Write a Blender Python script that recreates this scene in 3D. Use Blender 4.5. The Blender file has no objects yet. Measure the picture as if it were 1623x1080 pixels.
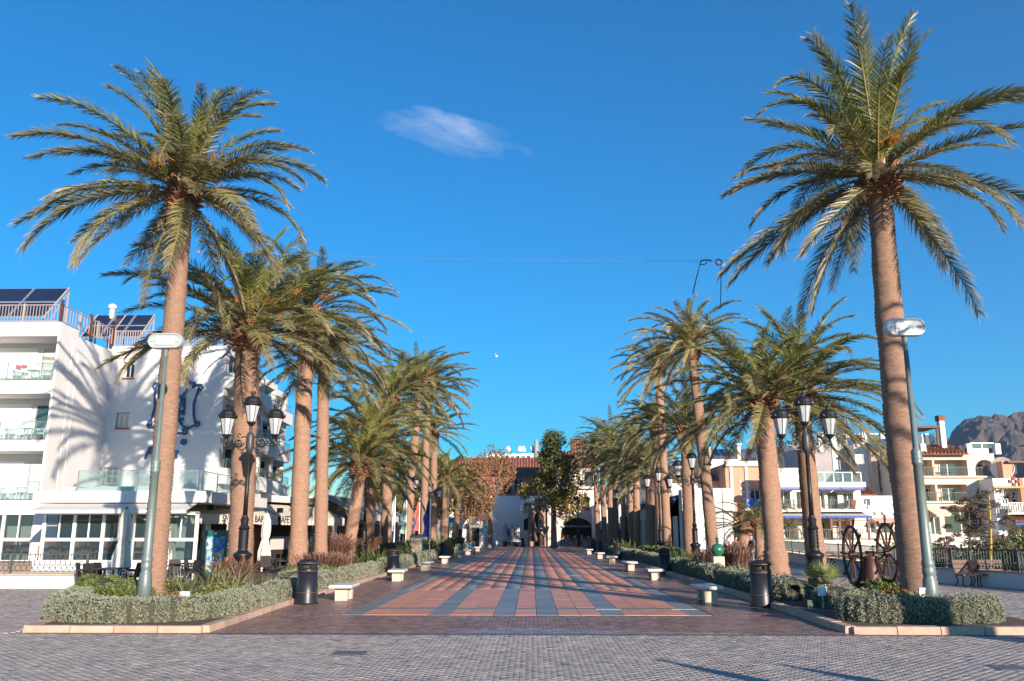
import bpy, math, random
import numpy as np
from mathutils import Vector, Matrix
rng = random.Random(7)
S = bpy.context.scene
COL = S.collection
R = math.radians
PI = math.pi
# ------------------------------------------------------------------ camera
CAM_H = 2.2; FPX = 1348.0; TILT = R(12.67); YAW = math.atan(30.5*math.cos(R(12.67))/1348.0)
cam = bpy.data.cameras.new('camera'); cam_o = bpy.data.objects.new('camera', cam); COL.objects.link(cam_o)
cam.sensor_width = 36; cam.lens = 36*FPX/1623; cam.clip_start = 0.1; cam.clip_end = 30000
cam_o.location = (0, 0, CAM_H); cam_o.rotation_euler = (R(90)+TILT, 0, YAW)
S.camera = cam_o
# ------------------------------------------------------------------ sky, sun, exposure
SUN_EL = R(14.0); SUN_ROT = R(151.0)
w = bpy.data.worlds.new('World'); S.world = w; w.use_nodes = True
nt = w.node_tree; nt.nodes.clear()
sky = nt.nodes.new('ShaderNodeTexSky'); sky.sky_type = 'NISHITA'; sky.sun_disc = False
sky.sun_elevation = SUN_EL; sky.sun_rotation = SUN_ROT; sky.air_density = 1.0; sky.dust_density = 0.1; sky.ozone_density = 3.5
hs = nt.nodes.new('ShaderNodeHueSaturation'); hs.inputs['Saturation'].default_value = 2.2; hs.inputs['Hue'].default_value = 0.502
bg = nt.nodes.new('ShaderNodeBackground'); bg.inputs['Strength'].default_value = 0.094
ow = nt.nodes.new('ShaderNodeOutputWorld')
nt.links.new(sky.outputs[0], hs.inputs['Color']); nt.links.new(hs.outputs[0], bg.inputs['Color']); nt.links.new(bg.outputs[0], ow.inputs['Surface'])
sun = bpy.data.lights.new('sun', 'SUN'); sun.energy = 5.0; sun.angle = R(0.53); sun.color = (1.0, 0.85, 0.70)
sun_o = bpy.data.objects.new('sun', sun); COL.objects.link(sun_o)
SD = Vector((math.sin(SUN_ROT)*math.cos(SUN_EL), math.cos(SUN_ROT)*math.cos(SUN_EL), math.sin(SUN_EL)))
sun_o.rotation_euler = SD.to_track_quat('Z', 'Y').to_euler(); sun_o.location = (30, -40, 30)
S.view_settings.view_transform = 'Standard'; S.view_settings.look = 'None'; S.view_settings.gamma = 1.0
S.view_settings.exposure = 1.08; S.view_settings.use_curve_mapping = False
S.render.engine = 'CYCLES'
S.cycles.max_bounces = 6; S.cycles.transparent_max_bounces = 12; S.cycles.caustics_reflective = False; S.cycles.caustics_refractive = False

# ------------------------------------------------------------------ survey helpers (photo bearings -> metres)
def bearing(px, py):
    u = (px-811.5)/FPX; v = (540-py)/FPX
    X = u; Y = math.cos(TILT)-v*math.sin(TILT); Z = math.sin(TILT)+v*math.cos(TILT)
    c, s = math.cos(YAW), math.sin(YAW)
    return (X*c-Y*s, X*s+Y*c, Z)
def at(px, py, Y):
    r = bearing(px, py); t = Y/r[1]; return Vector((r[0]*t, Y, CAM_H+r[2]*t))
def gnd(px, py, z=0.0):
    r = bearing(px, py); t = (z-CAM_H)/r[2]; return Vector((r[0]*t, r[1]*t, z))
# ------------------------------------------------------------------ object helpers
def tag(o, label=None, cat=None, group=None, kind=None):
    if label: o['label'] = label
    if cat: o['category'] = cat
    if group: o['group'] = group
    if kind: o['kind'] = kind
    return o
def link(name, me, parent=None):
    o = bpy.data.objects.new(name, me); COL.objects.link(o)
    if parent is not None: o.parent = parent
    return o
def thing(name, label, cat, loc=(0, 0, 0), group=None, rz=0):
    o = bpy.data.objects.new(name, None); COL.objects.link(o); o.location = loc; o.rotation_euler = (0, 0, rz)
    o.empty_display_size = 0.2
    return tag(o, label, cat, group)
def wloc(o):
    v = Vector((0, 0, 0))
    while o is not None: v += Vector(o.location); o = o.parent
    return v
class MB:
    def __init__(s): s.v = []; s.f = []; s.m = []; s.a = []; s.mi = 0; s.av = 0.0
    def add(s, vs, fs):
        b = len(s.v); s.v += [tuple(p) for p in vs]; s.a += [s.av]*len(vs)
        s.f += [tuple(i+b for i in f) for f in fs]; s.m += [s.mi]*len(fs); return s
    def box(s, x0, x1, y0, y1, z0, z1):
        vs = [(x0,y0,z0),(x1,y0,z0),(x1,y1,z0),(x0,y1,z0),(x0,y0,z1),(x1,y0,z1),(x1,y1,z1),(x0,y1,z1)]
        return s.add(vs, [(0,3,2,1),(4,5,6,7),(0,1,5,4),(1,2,6,5),(2,3,7,6),(3,0,4,7)])
    def hexa(s, p): return s.add(p, [(0,3,2,1),(4,5,6,7),(0,1,5,4),(1,2,6,5),(2,3,7,6),(3,0,4,7)])
    def tube(s, pts, r, n=6, cap=True):
        pts = [Vector(p) for p in pts]; rs = r if isinstance(r, (list, tuple)) else [r]*len(pts)
        vs = []; up = None
        for i, p in enumerate(pts):
            d = (pts[min(i+1, len(pts)-1)]-pts[max(i-1, 0)])
            d = d.normalized() if d.length > 1e-9 else Vector((0, 0, 1))
            if up is None: up = d.orthogonal().normalized()
            a = (up-d*up.dot(d)); a = a.normalized() if a.length > 1e-6 else d.orthogonal().normalized()
            up = a; b = d.cross(a)
            for k in range(n):
                t = 2*PI*k/n; vs.append(p+(a*math.cos(t)+b*math.sin(t))*rs[i])
        fs = []
        for i in range(len(pts)-1):
            for k in range(n):
                q = (k+1) % n; fs.append((i*n+k, i*n+q, (i+1)*n+q, (i+1)*n+k))
        if cap: fs.append(tuple(range(n-1, -1, -1))); fs.append(tuple((len(pts)-1)*n+k for k in range(n)))
        return s.add(vs, fs)
    def lathe(s, prof, n=16, c=(0, 0, 0), cap=True):
        vs = []
        for r, z in prof:
            for k in range(n):
                t = 2*PI*k/n; vs.append((c[0]+r*math.cos(t), c[1]+r*math.sin(t), c[2]+z))
        fs = []
        for i in range(len(prof)-1):
            for k in range(n):
                q = (k+1) % n; fs.append((i*n+k, i*n+q, (i+1)*n+q, (i+1)*n+k))
        if cap: fs.append(tuple(range(n-1, -1, -1))); fs.append(tuple((len(prof)-1)*n+k for k in range(n)))
        return s.add(vs, fs)
    def ball(s, c, r, n=10, m=6, sz=(1, 1, 1)):
        pr = [(math.sin(PI*i/m), -math.cos(PI*i/m)) for i in range(m+1)]
        vs = []; fs = []
        for a, z in pr:
            for k in range(n):
                t = 2*PI*k/n; vs.append((c[0]+r*sz[0]*max(a, .01)*math.cos(t), c[1]+r*sz[1]*max(a, .01)*math.sin(t), c[2]+r*sz[2]*z))
        for i in range(m):
            for k in range(n):
                q = (k+1) % n; fs.append((i*n+k, i*n+q, (i+1)*n+q, (i+1)*n+k))
        return s.add(vs, fs)
    def mesh(s, name, mats, smooth=False, off=(0, 0, 0), attr=False):
        me = bpy.data.meshes.new(name)
        ox, oy, oz = off
        me.from_pydata([(x-ox, y-oy, z-oz) for x, y, z in s.v], [], s.f)
        if not isinstance(mats, (list, tuple)): mats = [mats]
        for m in mats: me.materials.append(m)
        if len(mats) > 1: me.polygons.foreach_set('material_index', s.m)
        if smooth: me.polygons.foreach_set('use_smooth', [True]*len(s.f))
        if attr:
            at_ = me.attributes.new('v', 'FLOAT', 'POINT'); at_.data.foreach_set('value', s.a)
        me.update(); return me
    def build(s, name, mats, parent=None, smooth=False, attr=False):
        return link(name, s.mesh(name, mats, smooth, wloc(parent) if parent is not None else (0, 0, 0), attr), parent)
    def local(s, name, mats, parent=None, smooth=False, attr=False):
        return link(name, s.mesh(name, mats, smooth, (0, 0, 0), attr), parent)
    def centred(s, name, mats, smooth=False, attr=False):
        xs = np.array(s.v); c = (xs.min(0)+xs.max(0))/2; c[2] = xs[:, 2].min()
        o = link(name, s.mesh(name, mats, smooth, tuple(c), attr)); o.location = tuple(c); return o
def copy_tree(o, parent=None):
    c = o.copy(); COL.objects.link(c); c.parent = parent
    for ch in KIDS.get(o.name, []): copy_tree(ch, c)
    return c
KIDS = {}
def index_kids(root):
    for o in root.children_recursive: KIDS.setdefault(o.parent.name, []).append(o)
def place(root, used, loc, rz=0, label=None, scale=1.0):
    if not used: o = root
    else: o = copy_tree(root)
    o.location = loc; o.rotation_euler = (0, 0, rz); o.scale = (scale,)*3
    if label: o['label'] = label
    return o
def merge_np(name, vs, fs, mats, parent=None, attr=None, mi=None, smooth=False):
    me = bpy.data.meshes.new(name); n = len(vs); k = fs.shape[1]; m = len(fs)
    me.vertices.add(n); me.vertices.foreach_set('co', np.asarray(vs, dtype=np.float32).ravel())
    me.loops.add(m*k); me.loops.foreach_set('vertex_index', fs.astype(np.int32).ravel())
    me.polygons.add(m); me.polygons.foreach_set('loop_start', np.arange(0, m*k, k, dtype=np.int32)); me.polygons.foreach_set('loop_total', np.full(m, k, dtype=np.int32))
    for q in (mats if isinstance(mats, (list, tuple)) else [mats]): me.materials.append(q)
    if mi is not None: me.polygons.foreach_set('material_index', np.asarray(mi, dtype=np.int32))
    if smooth: me.polygons.foreach_set('use_smooth', np.ones(m, dtype=bool))
    if attr is not None:
        a = me.attributes.new('v', 'FLOAT', 'POINT'); a.data.foreach_set('value', np.asarray(attr, dtype=np.float32))
    me.update(calc_edges=True)
    return link(name, me, parent)

# ------------------------------------------------------------------ materials
MATS = {}
def mat(name, col, rough=0.7, col2=None, scale=4.0, bump=0.0, bscale=None, metal=0.0, attr=None, attr_col=None, spec=0.5, stretch=None, detail=6, rnd=0.0, trans=0.0, coord='Object', w2=0.0, grime=None):
    if name in MATS: return MATS[name]
    m = bpy.data.materials.new(name); m.use_nodes = True; t = m.node_tree; N = t.nodes; L = t.links
    b = N['Principled BSDF']; b.inputs['Roughness'].default_value = rough; b.inputs['Metallic'].default_value = metal
    b.inputs['Specular IOR Level'].default_value = spec
    tc = N.new('ShaderNodeTexCoord'); mp = N.new('ShaderNodeMapping'); L.new(tc.outputs[coord], mp.inputs['Vector'])
    if stretch: mp.inputs['Scale'].default_value = stretch
    no = N.new('ShaderNodeTexNoise'); no.inputs['Scale'].default_value = scale; no.inputs['Detail'].default_value = detail; no.inputs['Roughness'].default_value = 0.62
    L.new(mp.outputs[0], no.inputs['Vector'])
    rp = N.new('ShaderNodeValToRGB'); c2 = col2 if col2 else tuple(c*0.82 for c in col)
    rp.color_ramp.elements[0].position = 0.32; rp.color_ramp.elements[0].color = (*c2, 1); rp.color_ramp.elements[1].position = 0.68; rp.color_ramp.elements[1].color = (*col, 1)
    L.new(no.outputs['Fac'], rp.inputs['Fac']); out = rp.outputs[0]
    if attr_col:
        an = N.new('ShaderNodeAttribute'); an.attribute_name = 'v'
        mx = N.new('ShaderNodeMix'); mx.data_type = 'RGBA'; L.new(an.outputs['Fac'], mx.inputs['Factor']); L.new(out, mx.inputs['A']); mx.inputs['B'].default_value = (*attr_col, 1); out = mx.outputs['Result']
    if attr == 'value':
        an = N.new('ShaderNodeAttribute'); an.attribute_name = 'v'
        hv = N.new('ShaderNodeHueSaturation'); mr = N.new('ShaderNodeMapRange'); mr.inputs['To Min'].default_value = 1-w2; mr.inputs['To Max'].default_value = 1+w2
        L.new(an.outputs['Fac'], mr.inputs['Value']); L.new(mr.outputs[0], hv.inputs['Value']); L.new(out, hv.inputs['Color']); out = hv.outputs[0]
    if rnd > 0:
        oi = N.new('ShaderNodeObjectInfo'); hv = N.new('ShaderNodeHueSaturation'); mr = N.new('ShaderNodeMapRange'); mr.inputs['To Min'].default_value = 1-rnd; mr.inputs['To Max'].default_value = 1+rnd
        L.new(oi.outputs['Random'], mr.inputs['Value']); L.new(mr.outputs[0], hv.inputs['Value']); L.new(out, hv.inputs['Color']); out = hv.outputs[0]
    if grime:
        g = N.new('ShaderNodeTexNoise'); g.inputs['Scale'].default_value = grime[0]; g.inputs['Detail'].default_value = 8; g.inputs['Roughness'].default_value = 0.7
        L.new(mp.outputs[0], g.inputs['Vector'])
        gr = N.new('ShaderNodeMapRange'); gr.inputs['From Min'].default_value = 0.45; gr.inputs['From Max'].default_value = 0.75; gr.inputs['To Max'].default_value = grime[1]; L.new(g.outputs['Fac'], gr.inputs['Value'])
        mx = N.new('ShaderNodeMix'); mx.data_type = 'RGBA'; L.new(gr.outputs[0], mx.inputs['Factor']); L.new(out, mx.inputs['A']); mx.inputs['B'].default_value = (*grime[2], 1); out = mx.outputs['Result']
    L.new(out, b.inputs['Base Color'])
    if bump > 0:
        bn = N.new('ShaderNodeTexNoise'); bn.inputs['Scale'].default_value = bscale or scale*4; bn.inputs['Detail'].default_value = 5
        L.new(mp.outputs[0], bn.inputs['Vector'])
        bu = N.new('ShaderNodeBump'); bu.inputs['Strength'].default_value = bump; bu.inputs['Distance'].default_value = 0.02
        L.new(bn.outputs['Fac'], bu.inputs['Height']); L.new(bu.outputs[0], b.inputs['Normal'])
    if trans > 0:
        tr = N.new('ShaderNodeBsdfTranslucent'); L.new(out, tr.inputs['Color'])
        ms = N.new('ShaderNodeMixShader'); ms.inputs[0].default_value = trans; L.new(b.outputs[0], ms.inputs[1]); L.new(tr.outputs[0], ms.inputs[2])
        L.new(ms.outputs[0], N['Material Output'].inputs['Surface'])
    MATS[name] = m; return m
def glass_sheet(name, tint, alpha):
    m = bpy.data.materials.new(name); m.use_nodes = True; t = m.node_tree; N = t.nodes; L = t.links; b = N['Principled BSDF']
    b.inputs['Base Color'].default_value = (*tint, 1); b.inputs['Roughness'].default_value = 0.06
    tr = N.new('ShaderNodeBsdfTransparent'); tr.inputs['Color'].default_value = (0.86, 0.93, 0.92, 1); ms = N.new('ShaderNodeMixShader'); ms.inputs[0].default_value = alpha
    L.new(tr.outputs[0], ms.inputs[1]); L.new(b.outputs[0], ms.inputs[2]); L.new(ms.outputs[0], N['Material Output'].inputs['Surface'])
    MATS[name] = m; return m
WHITE = mat('white_render', (0.70,0.69,0.68), 0.85, (0.66,0.65,0.645), 0.6, 0.12, 30, grime=(0.9, 0.12, (0.55,0.53,0.50)))
WHITE2 = mat('white_paint', (0.82,0.82,0.81), 0.5, (0.80,0.80,0.79), 3)
CREAM = mat('cream_render', (0.72,0.60,0.48), 0.85, (0.66,0.54,0.43), 0.5, 0.12, 20, grime=(0.7, 0.2, (0.45,0.35,0.28)))
PALECREAM = mat('pale_cream_render', (0.74,0.68,0.60), 0.85, (0.68,0.62,0.55), 0.5, 0.12, 20, grime=(0.7, 0.2, (0.5,0.42,0.35)))
PEACH = mat('peach_render', (0.62,0.32,0.21), 0.85, (0.56,0.28,0.18), 0.6)
BRICKRED = mat('brick_red_render', (0.42,0.17,0.12), 0.9, (0.33,0.13,0.10), 0.8)
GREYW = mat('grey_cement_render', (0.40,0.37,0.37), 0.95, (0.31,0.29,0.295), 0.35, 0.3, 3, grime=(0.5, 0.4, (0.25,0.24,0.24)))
TERRA = mat('terracotta', (0.36,0.13,0.075), 0.85, (0.22,0.09,0.06), 3, attr='value', w2=0.25)
SILLR = mat('red_sill', (0.30,0.09,0.06), 0.7)
GLASS = mat('window_glass', (0.035,0.06,0.075), 0.05, (0.02,0.035,0.045), 0.8, spec=0.35)
GLASSG = mat('window_glass_green', (0.05,0.10,0.10), 0.04, (0.03,0.06,0.065), 0.4, spec=0.35)
CURT = mat('curtain', (0.62,0.61,0.58), 0.9, (0.45,0.44,0.42), 6, stretch=(6,6,0.3))
RAILG = glass_sheet('railing_glass', (0.35,0.5,0.5), 0.13)
PANEG = glass_sheet('clear_pane', (0.05,0.09,0.12), 0.28)
BLACK = mat('black_iron', (0.016,0.017,0.019), 0.38, (0.010,0.010,0.012), 8, 0.15, 40)
BINM = mat('bin_black', (0.012,0.014,0.018), 0.38, (0.018,0.020,0.024), 5, 0.05, 60)
GOLD = mat('gold_band', (0.35,0.20,0.06), 0.4, metal=0.6)
LGLASS = mat('lantern_glass', (0.50,0.52,0.55), 0.18, (0.42,0.44,0.47), 5)
GREYPOLE = mat('grey_green_paint', (0.17,0.22,0.21), 0.45, (0.13,0.17,0.165), 2, 0.05, 20, metal=0.2)
LAMPW = mat('lamp_white', (0.62,0.64,0.64), 0.35)
LAMPP = mat('lamp_panel', (0.72,0.76,0.78), 0.2, (0.55,0.6,0.62), 12)
STONE = mat('pink_stone', (0.52,0.36,0.27), 0.8, (0.40,0.27,0.20), 5, 0.3, 25, rnd=0.12)
BSTONE = mat('bench_stone', (0.62,0.50,0.41), 0.75, (0.54,0.43,0.35), 8, 0.15, 40, rnd=0.06)
BTOP = mat('bench_top_stone', (0.66,0.62,0.58), 0.55, (0.58,0.54,0.50), 8, 0.1, 40, rnd=0.06)
SOIL = mat('soil', (0.14,0.085,0.055), 0.95, (0.08,0.05,0.035), 5, 0.8, 25)
JOINT = mat('paving_joint', (0.07,0.06,0.06), 0.95)
GREYP = mat('grey_paver', (0.355,0.31,0.285), 0.6, (0.29,0.257,0.24), 1.2, 0.25, 60, attr='value', w2=0.15, grime=(0.30, 0.5, (0.25,0.22,0.21)))
BROWNP = mat('brown_brick_paver', (0.20,0.118,0.10), 0.27, (0.14,0.088,0.078), 1.5, 0.2, 60, attr='value', w2=0.42, grime=(0.4, 0.3, (0.17,0.13,0.12)))
REDT = mat('red_tile', (0.60,0.265,0.16), 0.48, (0.53,0.225,0.14), 1.4, 0.15, 50, attr='value', w2=0.09, grime=(0.5, 0.2, (0.22,0.13,0.11)))
GREYT = mat('grey_tile', (0.20,0.215,0.22), 0.45, (0.165,0.18,0.185), 1.4, 0.15, 50, attr='value', w2=0.14, grime=(0.5, 0.2, (0.18,0.16,0.15)))
GREENT = mat('green_tile', (0.19,0.22,0.17), 0.45, (0.15,0.18,0.14), 1.5)
BARK = mat('palm_bark', (0.40,0.235,0.155), 0.95, (0.22,0.13,0.09), 6, 1.0, 20, stretch=(1,1,4.5), rnd=0.14, grime=(1.3, 0.45, (0.20,0.15,0.12)))
STUB = mat('palm_stub', (0.36,0.17,0.10), 0.9, (0.20,0.09,0.055), 8, 0.5, 30, rnd=0.1)
BARKT = mat('tree_bark', (0.30,0.22,0.16), 0.95, (0.18,0.13,0.10), 6, 0.6, 25)
FRY = mat('frond_young', (0.26,0.265,0.065), 0.42, (0.165,0.19,0.05), 3, attr_col=(0.42,0.32,0.14), rnd=0.18, trans=0.3, spec=0.6)
FRO = mat('frond_old', (0.20,0.20,0.066), 0.45, (0.14,0.145,0.055), 3, attr_col=(0.42,0.30,0.18), rnd=0.25, trans=0.25, spec=0.6)
FRP = mat('frond_pale', (0.30,0.29,0.12), 0.45, (0.22,0.21,0.09), 3, attr_col=(0.42,0.31,0.14), rnd=0.15, trans=0.2, spec=0.5)
RACH = mat('frond_rib', (0.30,0.27,0.10), 0.5, (0.25,0.17,0.08), 2)
FRUIT = mat('date_fruit', (0.55,0.22,0.04), 0.6, (0.40,0.15,0.03), 20)
DARKW = mat('dark_wood', (0.15,0.07,0.045), 0.6, (0.06,0.03,0.02), 6)
RUST = mat('rusty_iron', (0.10,0.045,0.035), 0.5, (0.06,0.028,0.022), 8, 0.3, 30, metal=0.3)
GREENB = mat('board_green', (0.012,0.10,0.085), 0.35)
CANVAS = mat('cream_canvas', (0.70,0.64,0.56), 0.85, (0.60,0.54,0.47), 5, 0.3, 20)
AWN = mat('awning_fabric', (0.62,0.60,0.58), 0.85, (0.54,0.52,0.50), 2, 0.15, 20)
BLUEA = mat('blue_fabric', (0.04,0.10,0.40), 0.7)
BLUEP = mat('blue_panel', (0.015,0.12,0.55), 0.4)
BLUESIGN = mat('sign_blue', (0.02,0.085,0.24), 0.5)
CYAN = mat('cyan_awning', (0.01,0.30,0.50), 0.6)
DARK = mat('dark_interior', (0.022,0.018,0.017), 0.8, (0.05,0.035,0.03), 1.2)
BROWNF = mat('brown_frame', (0.20,0.07,0.04), 0.6)
SOLAR = mat('solar_glass', (0.012,0.02,0.05), 0.12, (0.018,0.028,0.06), 1)
ALU = mat('aluminium', (0.55,0.56,0.58), 0.35, metal=0.7)
PINKRAIL = mat('pinkish_rail', (0.40,0.33,0.30), 0.7)
CHIMR = mat('maroon_post', (0.10,0.035,0.03), 0.6)
GRILL = mat('railing_iron', (0.07,0.10,0.10), 0.5)
WICK = mat('black_wicker', (0.022,0.02,0.022), 0.7)
ORANGEW = mat('orange_wood', (0.42,0.17,0.07), 0.6)
HEDGE = mat('grey_green_leaf', (0.255,0.28,0.20), 0.85, (0.20,0.23,0.155), 3, attr_col=(0.34,0.33,0.24), trans=0.12)
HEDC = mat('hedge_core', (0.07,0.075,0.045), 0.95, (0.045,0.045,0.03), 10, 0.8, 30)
LEAFG = mat('green_leaf', (0.10,0.15,0.035), 0.6, (0.065,0.105,0.03), 3, attr_col=(0.22,0.24,0.07), trans=0.2)
LEAFD = mat('dark_leaf', (0.055,0.085,0.03), 0.55, (0.035,0.055,0.022), 3, attr_col=(0.14,0.15,0.05), trans=0.15)
LEAFY = mat('yellow_leaf', (0.50,0.36,0.04), 0.7, (0.34,0.28,0.035), 1.2, attr_col=(0.20,0.20,0.03), trans=0.25)
LEAFR = mat('russet_leaf', (0.20,0.11,0.065), 0.85, (0.13,0.075,0.05), 1.2, attr_col=(0.30,0.16,0.06), trans=0.2)
PURP = mat('purple_grass', (0.22,0.09,0.075), 0.8, (0.15,0.07,0.06), 4, attr_col=(0.30,0.19,0.13), trans=0.15)
REDF = mat('red_petal', (0.62,0.06,0.03), 0.6)
ORF = mat('orange_petal', (0.75,0.20,0.02), 0.6)
PINKF = mat('pink_petal', (0.62,0.16,0.22), 0.6)
AGAVE = mat('agave_pod', (0.17,0.10,0.085), 0.9, (0.11,0.07,0.06), 8)
STALKY = mat('yellow_stalk', (0.52,0.36,0.04), 0.7)
SKIN = mat('skin', (0.52,0.30,0.21), 0.6)
NAVY = mat('navy_cloth', (0.02,0.028,0.06), 0.85)
BLUEC = mat('bright_blue_cloth', (0.02,0.20,0.55), 0.8)
REDC = mat('dull_red_cloth', (0.30,0.10,0.07), 0.85)
HAIRG = mat('grey_hair', (0.45,0.43,0.41), 0.8)
HAIRB = mat('brown_hair', (0.06,0.035,0.02), 0.8)
JEAN = mat('pale_trouser', (0.30,0.33,0.38), 0.85)
CATF = mat('cat_fur', (0.10,0.07,0.05), 0.9, (0.32,0.24,0.17), 9)
GREENS = mat('green_glaze', (0.02,0.13,0.08), 0.25, (0.03,0.17,0.11), 6)
TEXTM = mat('sign_text', (0.045,0.04,0.045), 0.7)
def print_mat(name, cols, scale, rough=0.35):
    m = bpy.data.materials.new(name); m.use_nodes = True; t = m.node_tree; N = t.nodes; L = t.links; b = N['Principled BSDF']; b.inputs['Roughness'].default_value = rough
    tc = N.new('ShaderNodeTexCoord'); no = N.new('ShaderNodeTexNoise'); no.inputs['Scale'].default_value = scale; no.inputs['Detail'].default_value = 3
    L.new(tc.outputs['Object'], no.inputs['Vector']); rp = N.new('ShaderNodeValToRGB'); rp.color_ramp.interpolation = 'CONSTANT'
    e = rp.color_ramp.elements; e[0].color = (*cols[0], 1); e[1].position = 0.38; e[1].color = (*cols[1], 1)
    for i, c in enumerate(cols[2:]): q = e.new(0.45+0.06*i); q.color = (*c, 1)
    L.new(no.outputs['Fac'], rp.inputs['Fac']); L.new(rp.outputs[0], b.inputs['Base Color']); MATS[name] = m; return m
MAPP = print_mat('harbour_photo_print', [(0.02,0.10,0.35),(0.03,0.22,0.55),(0.10,0.40,0.65),(0.30,0.35,0.30),(0.45,0.42,0.35)], 5)
SOUV = print_mat('souvenir_print', [(0.02,0.08,0.12),(0.02,0.30,0.40),(0.5,0.12,0.05),(0.55,0.45,0.30),(0.05,0.05,0.06)], 9)
POSTER = print_mat('poster_print', [(0.45,0.05,0.05),(0.6,0.5,0.3),(0.05,0.25,0.55),(0.7,0.45,0.05)], 4)

def text_obj(s, size, name, material, parent, origin, a, extrude=0.02, shear=0.0, align='LEFT', rx=R(90), bold=0.0):
    cu = bpy.data.curves.new(name, 'FONT'); cu.body = s; cu.size = size; cu.extrude = extrude; cu.shear = shear; cu.align_x = align; cu.offset = bold; cu.resolution_u = 3
    tmp = bpy.data.objects.new(name, cu); COL.objects.link(tmp)
    dg = bpy.context.evaluated_depsgraph_get(); me = bpy.data.meshes.new_from_object(tmp.evaluated_get(dg)); COL.objects.unlink(tmp); bpy.data.objects.remove(tmp)
    me.transform(Matrix.Rotation(a, 4, 'Z') @ Matrix.Rotation(rx, 4, 'X'))
    me.materials.clear(); me.materials.append(material)
    o = link(name, me, parent); o.location = Vector(origin)-(wloc(parent) if parent else Vector((0,0,0))); return o
# ================================================================== GROUND
def pavers(name, label, x0, x1, y0, y1, w, l, z0, mats_fn, parent, skip=None, gap=0.010, bond=True, tilt=0.0015, near=300, piece='paver', h=0.02, val=None, seed=1):
    """individual paving units; the nearest ones are objects, the rest one joined part"""
    rr = np.random.default_rng(seed)
    rows = int((y1-y0)/l); cols = int((x1-x0)/w)+2
    J, I = np.meshgrid(np.arange(rows), np.arange(cols), indexing='ij'); J = J.ravel(); I = I.ravel()
    cx = x0+(I+0.5)*w-(np.where(J % 2 == 0, 0.5*w, 0) if bond else 0); cy = y0+(J+0.5)*l
    a = np.maximum(cx-w/2+gap/2, x0); b = np.minimum(cx+w/2-gap/2, x1); ok = (b-a) > 0.25*w
    if skip is not None: ok &= ~skip(cx, cy)
    I, J, cx, cy, a, b = I[ok], J[ok], cx[ok], cy[ok], a[ok], b[ok]
    n = len(cx); ins = min(0.006, gap*0.6)
    v = rr.random(n); mi = mats_fn(I, J, v) if callable(mats_fn) and val is None else np.zeros(n, int)
    order = np.argsort(cy+0.25*np.abs(cx)); nr = order[:near] if near else order[:0]; far = order[near:] if near else order
    mts = parent['_m'] if False else MLIST[name]
    # near: objects sharing a few meshes
    pool = {}
    for k in nr:
        full = abs((b[k]-a[k])-(w-gap)) < 1e-4
        key = (int(mi[k]), int(v[k]*5), full or round(b[k]-a[k], 2))
        if key not in pool:
            m = MB(); ww = (b[k]-a[k])/2; ll = (l-gap)/2; m.av = float(v[k])
            m.add([(-ww,-ll,-h),(ww,-ll,-h),(ww,ll,-h),(-ww,ll,-h),(-ww+ins,-ll+ins,0),(ww-ins,-ll+ins,0),(ww-ins,ll-ins,0),(-ww+ins,ll-ins,0)], [(4,5,6,7),(0,1,5,4),(1,2,6,5),(2,3,7,6),(3,0,4,7)])
            pool[key] = m.mesh(piece, mts[int(mi[k])], attr=True)
        o = link(piece, pool[key], parent); o.location = ((a[k]+b[k])/2, cy[k], z0+rr.normal()*tilt*0.6); o.rotation_euler = (rr.normal()*tilt*2, rr.normal()*tilt*2, 0)
    if len(far):
        a, b, cyf, vf, mf = a[far], b[far], cy[far], v[far], mi[far]; n = len(far); ll = (l-gap)/2
        zt = z0+rr.normal(size=(n, 4))*tilt; V = np.zeros((n, 8, 3)); F0 = np.array([[4,5,6,7],[0,1,5,4],[1,2,6,5],[2,3,7,6],[3,0,4,7]])
        V[:, 0, 0] = V[:, 3, 0] = a; V[:, 1, 0] = V[:, 2, 0] = b; V[:, 4, 0] = V[:, 7, 0] = a+ins; V[:, 5, 0] = V[:, 6, 0] = b-ins
        V[:, 0, 1] = V[:, 1, 1] = cyf-ll; V[:, 2, 1] = V[:, 3, 1] = cyf+ll; V[:, 4, 1] = V[:, 5, 1] = cyf-ll+ins; V[:, 6, 1] = V[:, 7, 1] = cyf+ll-ins
        V[:, :4, 2] = z0-h; V[:, 4:, 2] = zt
        F = (F0[None]+(np.arange(n)*8)[:, None, None]).reshape(-1, 4)
        o = merge_np(piece+'_field', V.reshape(-1, 3), F, mts, parent, attr=np.repeat(vf, 8), mi=np.repeat(mf, 5)); o['kind'] = 'stuff'
        return o
MLIST = {'red': [REDT, GREYT, GREENT], 'brown': [BROWNP], 'grey': [GREYP]}
ZB = -0.02
BLX0, BLX1, BRX0, BRX1 = -14.4, -7.5, 7.3, 11.9          # planting strips
# lower land out to the horizon, and the promontory that carries the plaza
m = MB(); m.box(-9000, 9000, -3000, 12000, -12.0, -9.0)
LAND = mat('dry_land', (0.17,0.16,0.15), 0.95, (0.11,0.11,0.10), 0.02)
tag(m.build('lower_ground', LAND), kind='structure')
wall_pts = [Vector((20.6, -60, .12)), Vector((19.9, 26, .12)), gnd(1623, 934, .12), gnd(1427, 919, .12), gnd(1312, 901, .12), gnd(1240, 887, .12), Vector((21.5, 100, .12)), Vector((22, 128, .12))]
m = MB(); poly = [(-90, -60)]+[(p.x+0.25, p.y) for p in wall_pts]+[(22, 170), (-90, 170)]
n = len(poly); m.add([(x, y, ZB) for x, y in poly]+[(x, y, -11) for x, y in poly], [tuple(range(n)), tuple(range(2*n-1, n-1, -1))]+[(i, i+n, (i+1) % n+n, (i+1) % n) for i in range(n)])
FARP = mat('far_paving', (0.27,0.25,0.245), 0.6, (0.20,0.19,0.19), 2.5, 0.3, 30)
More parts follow.
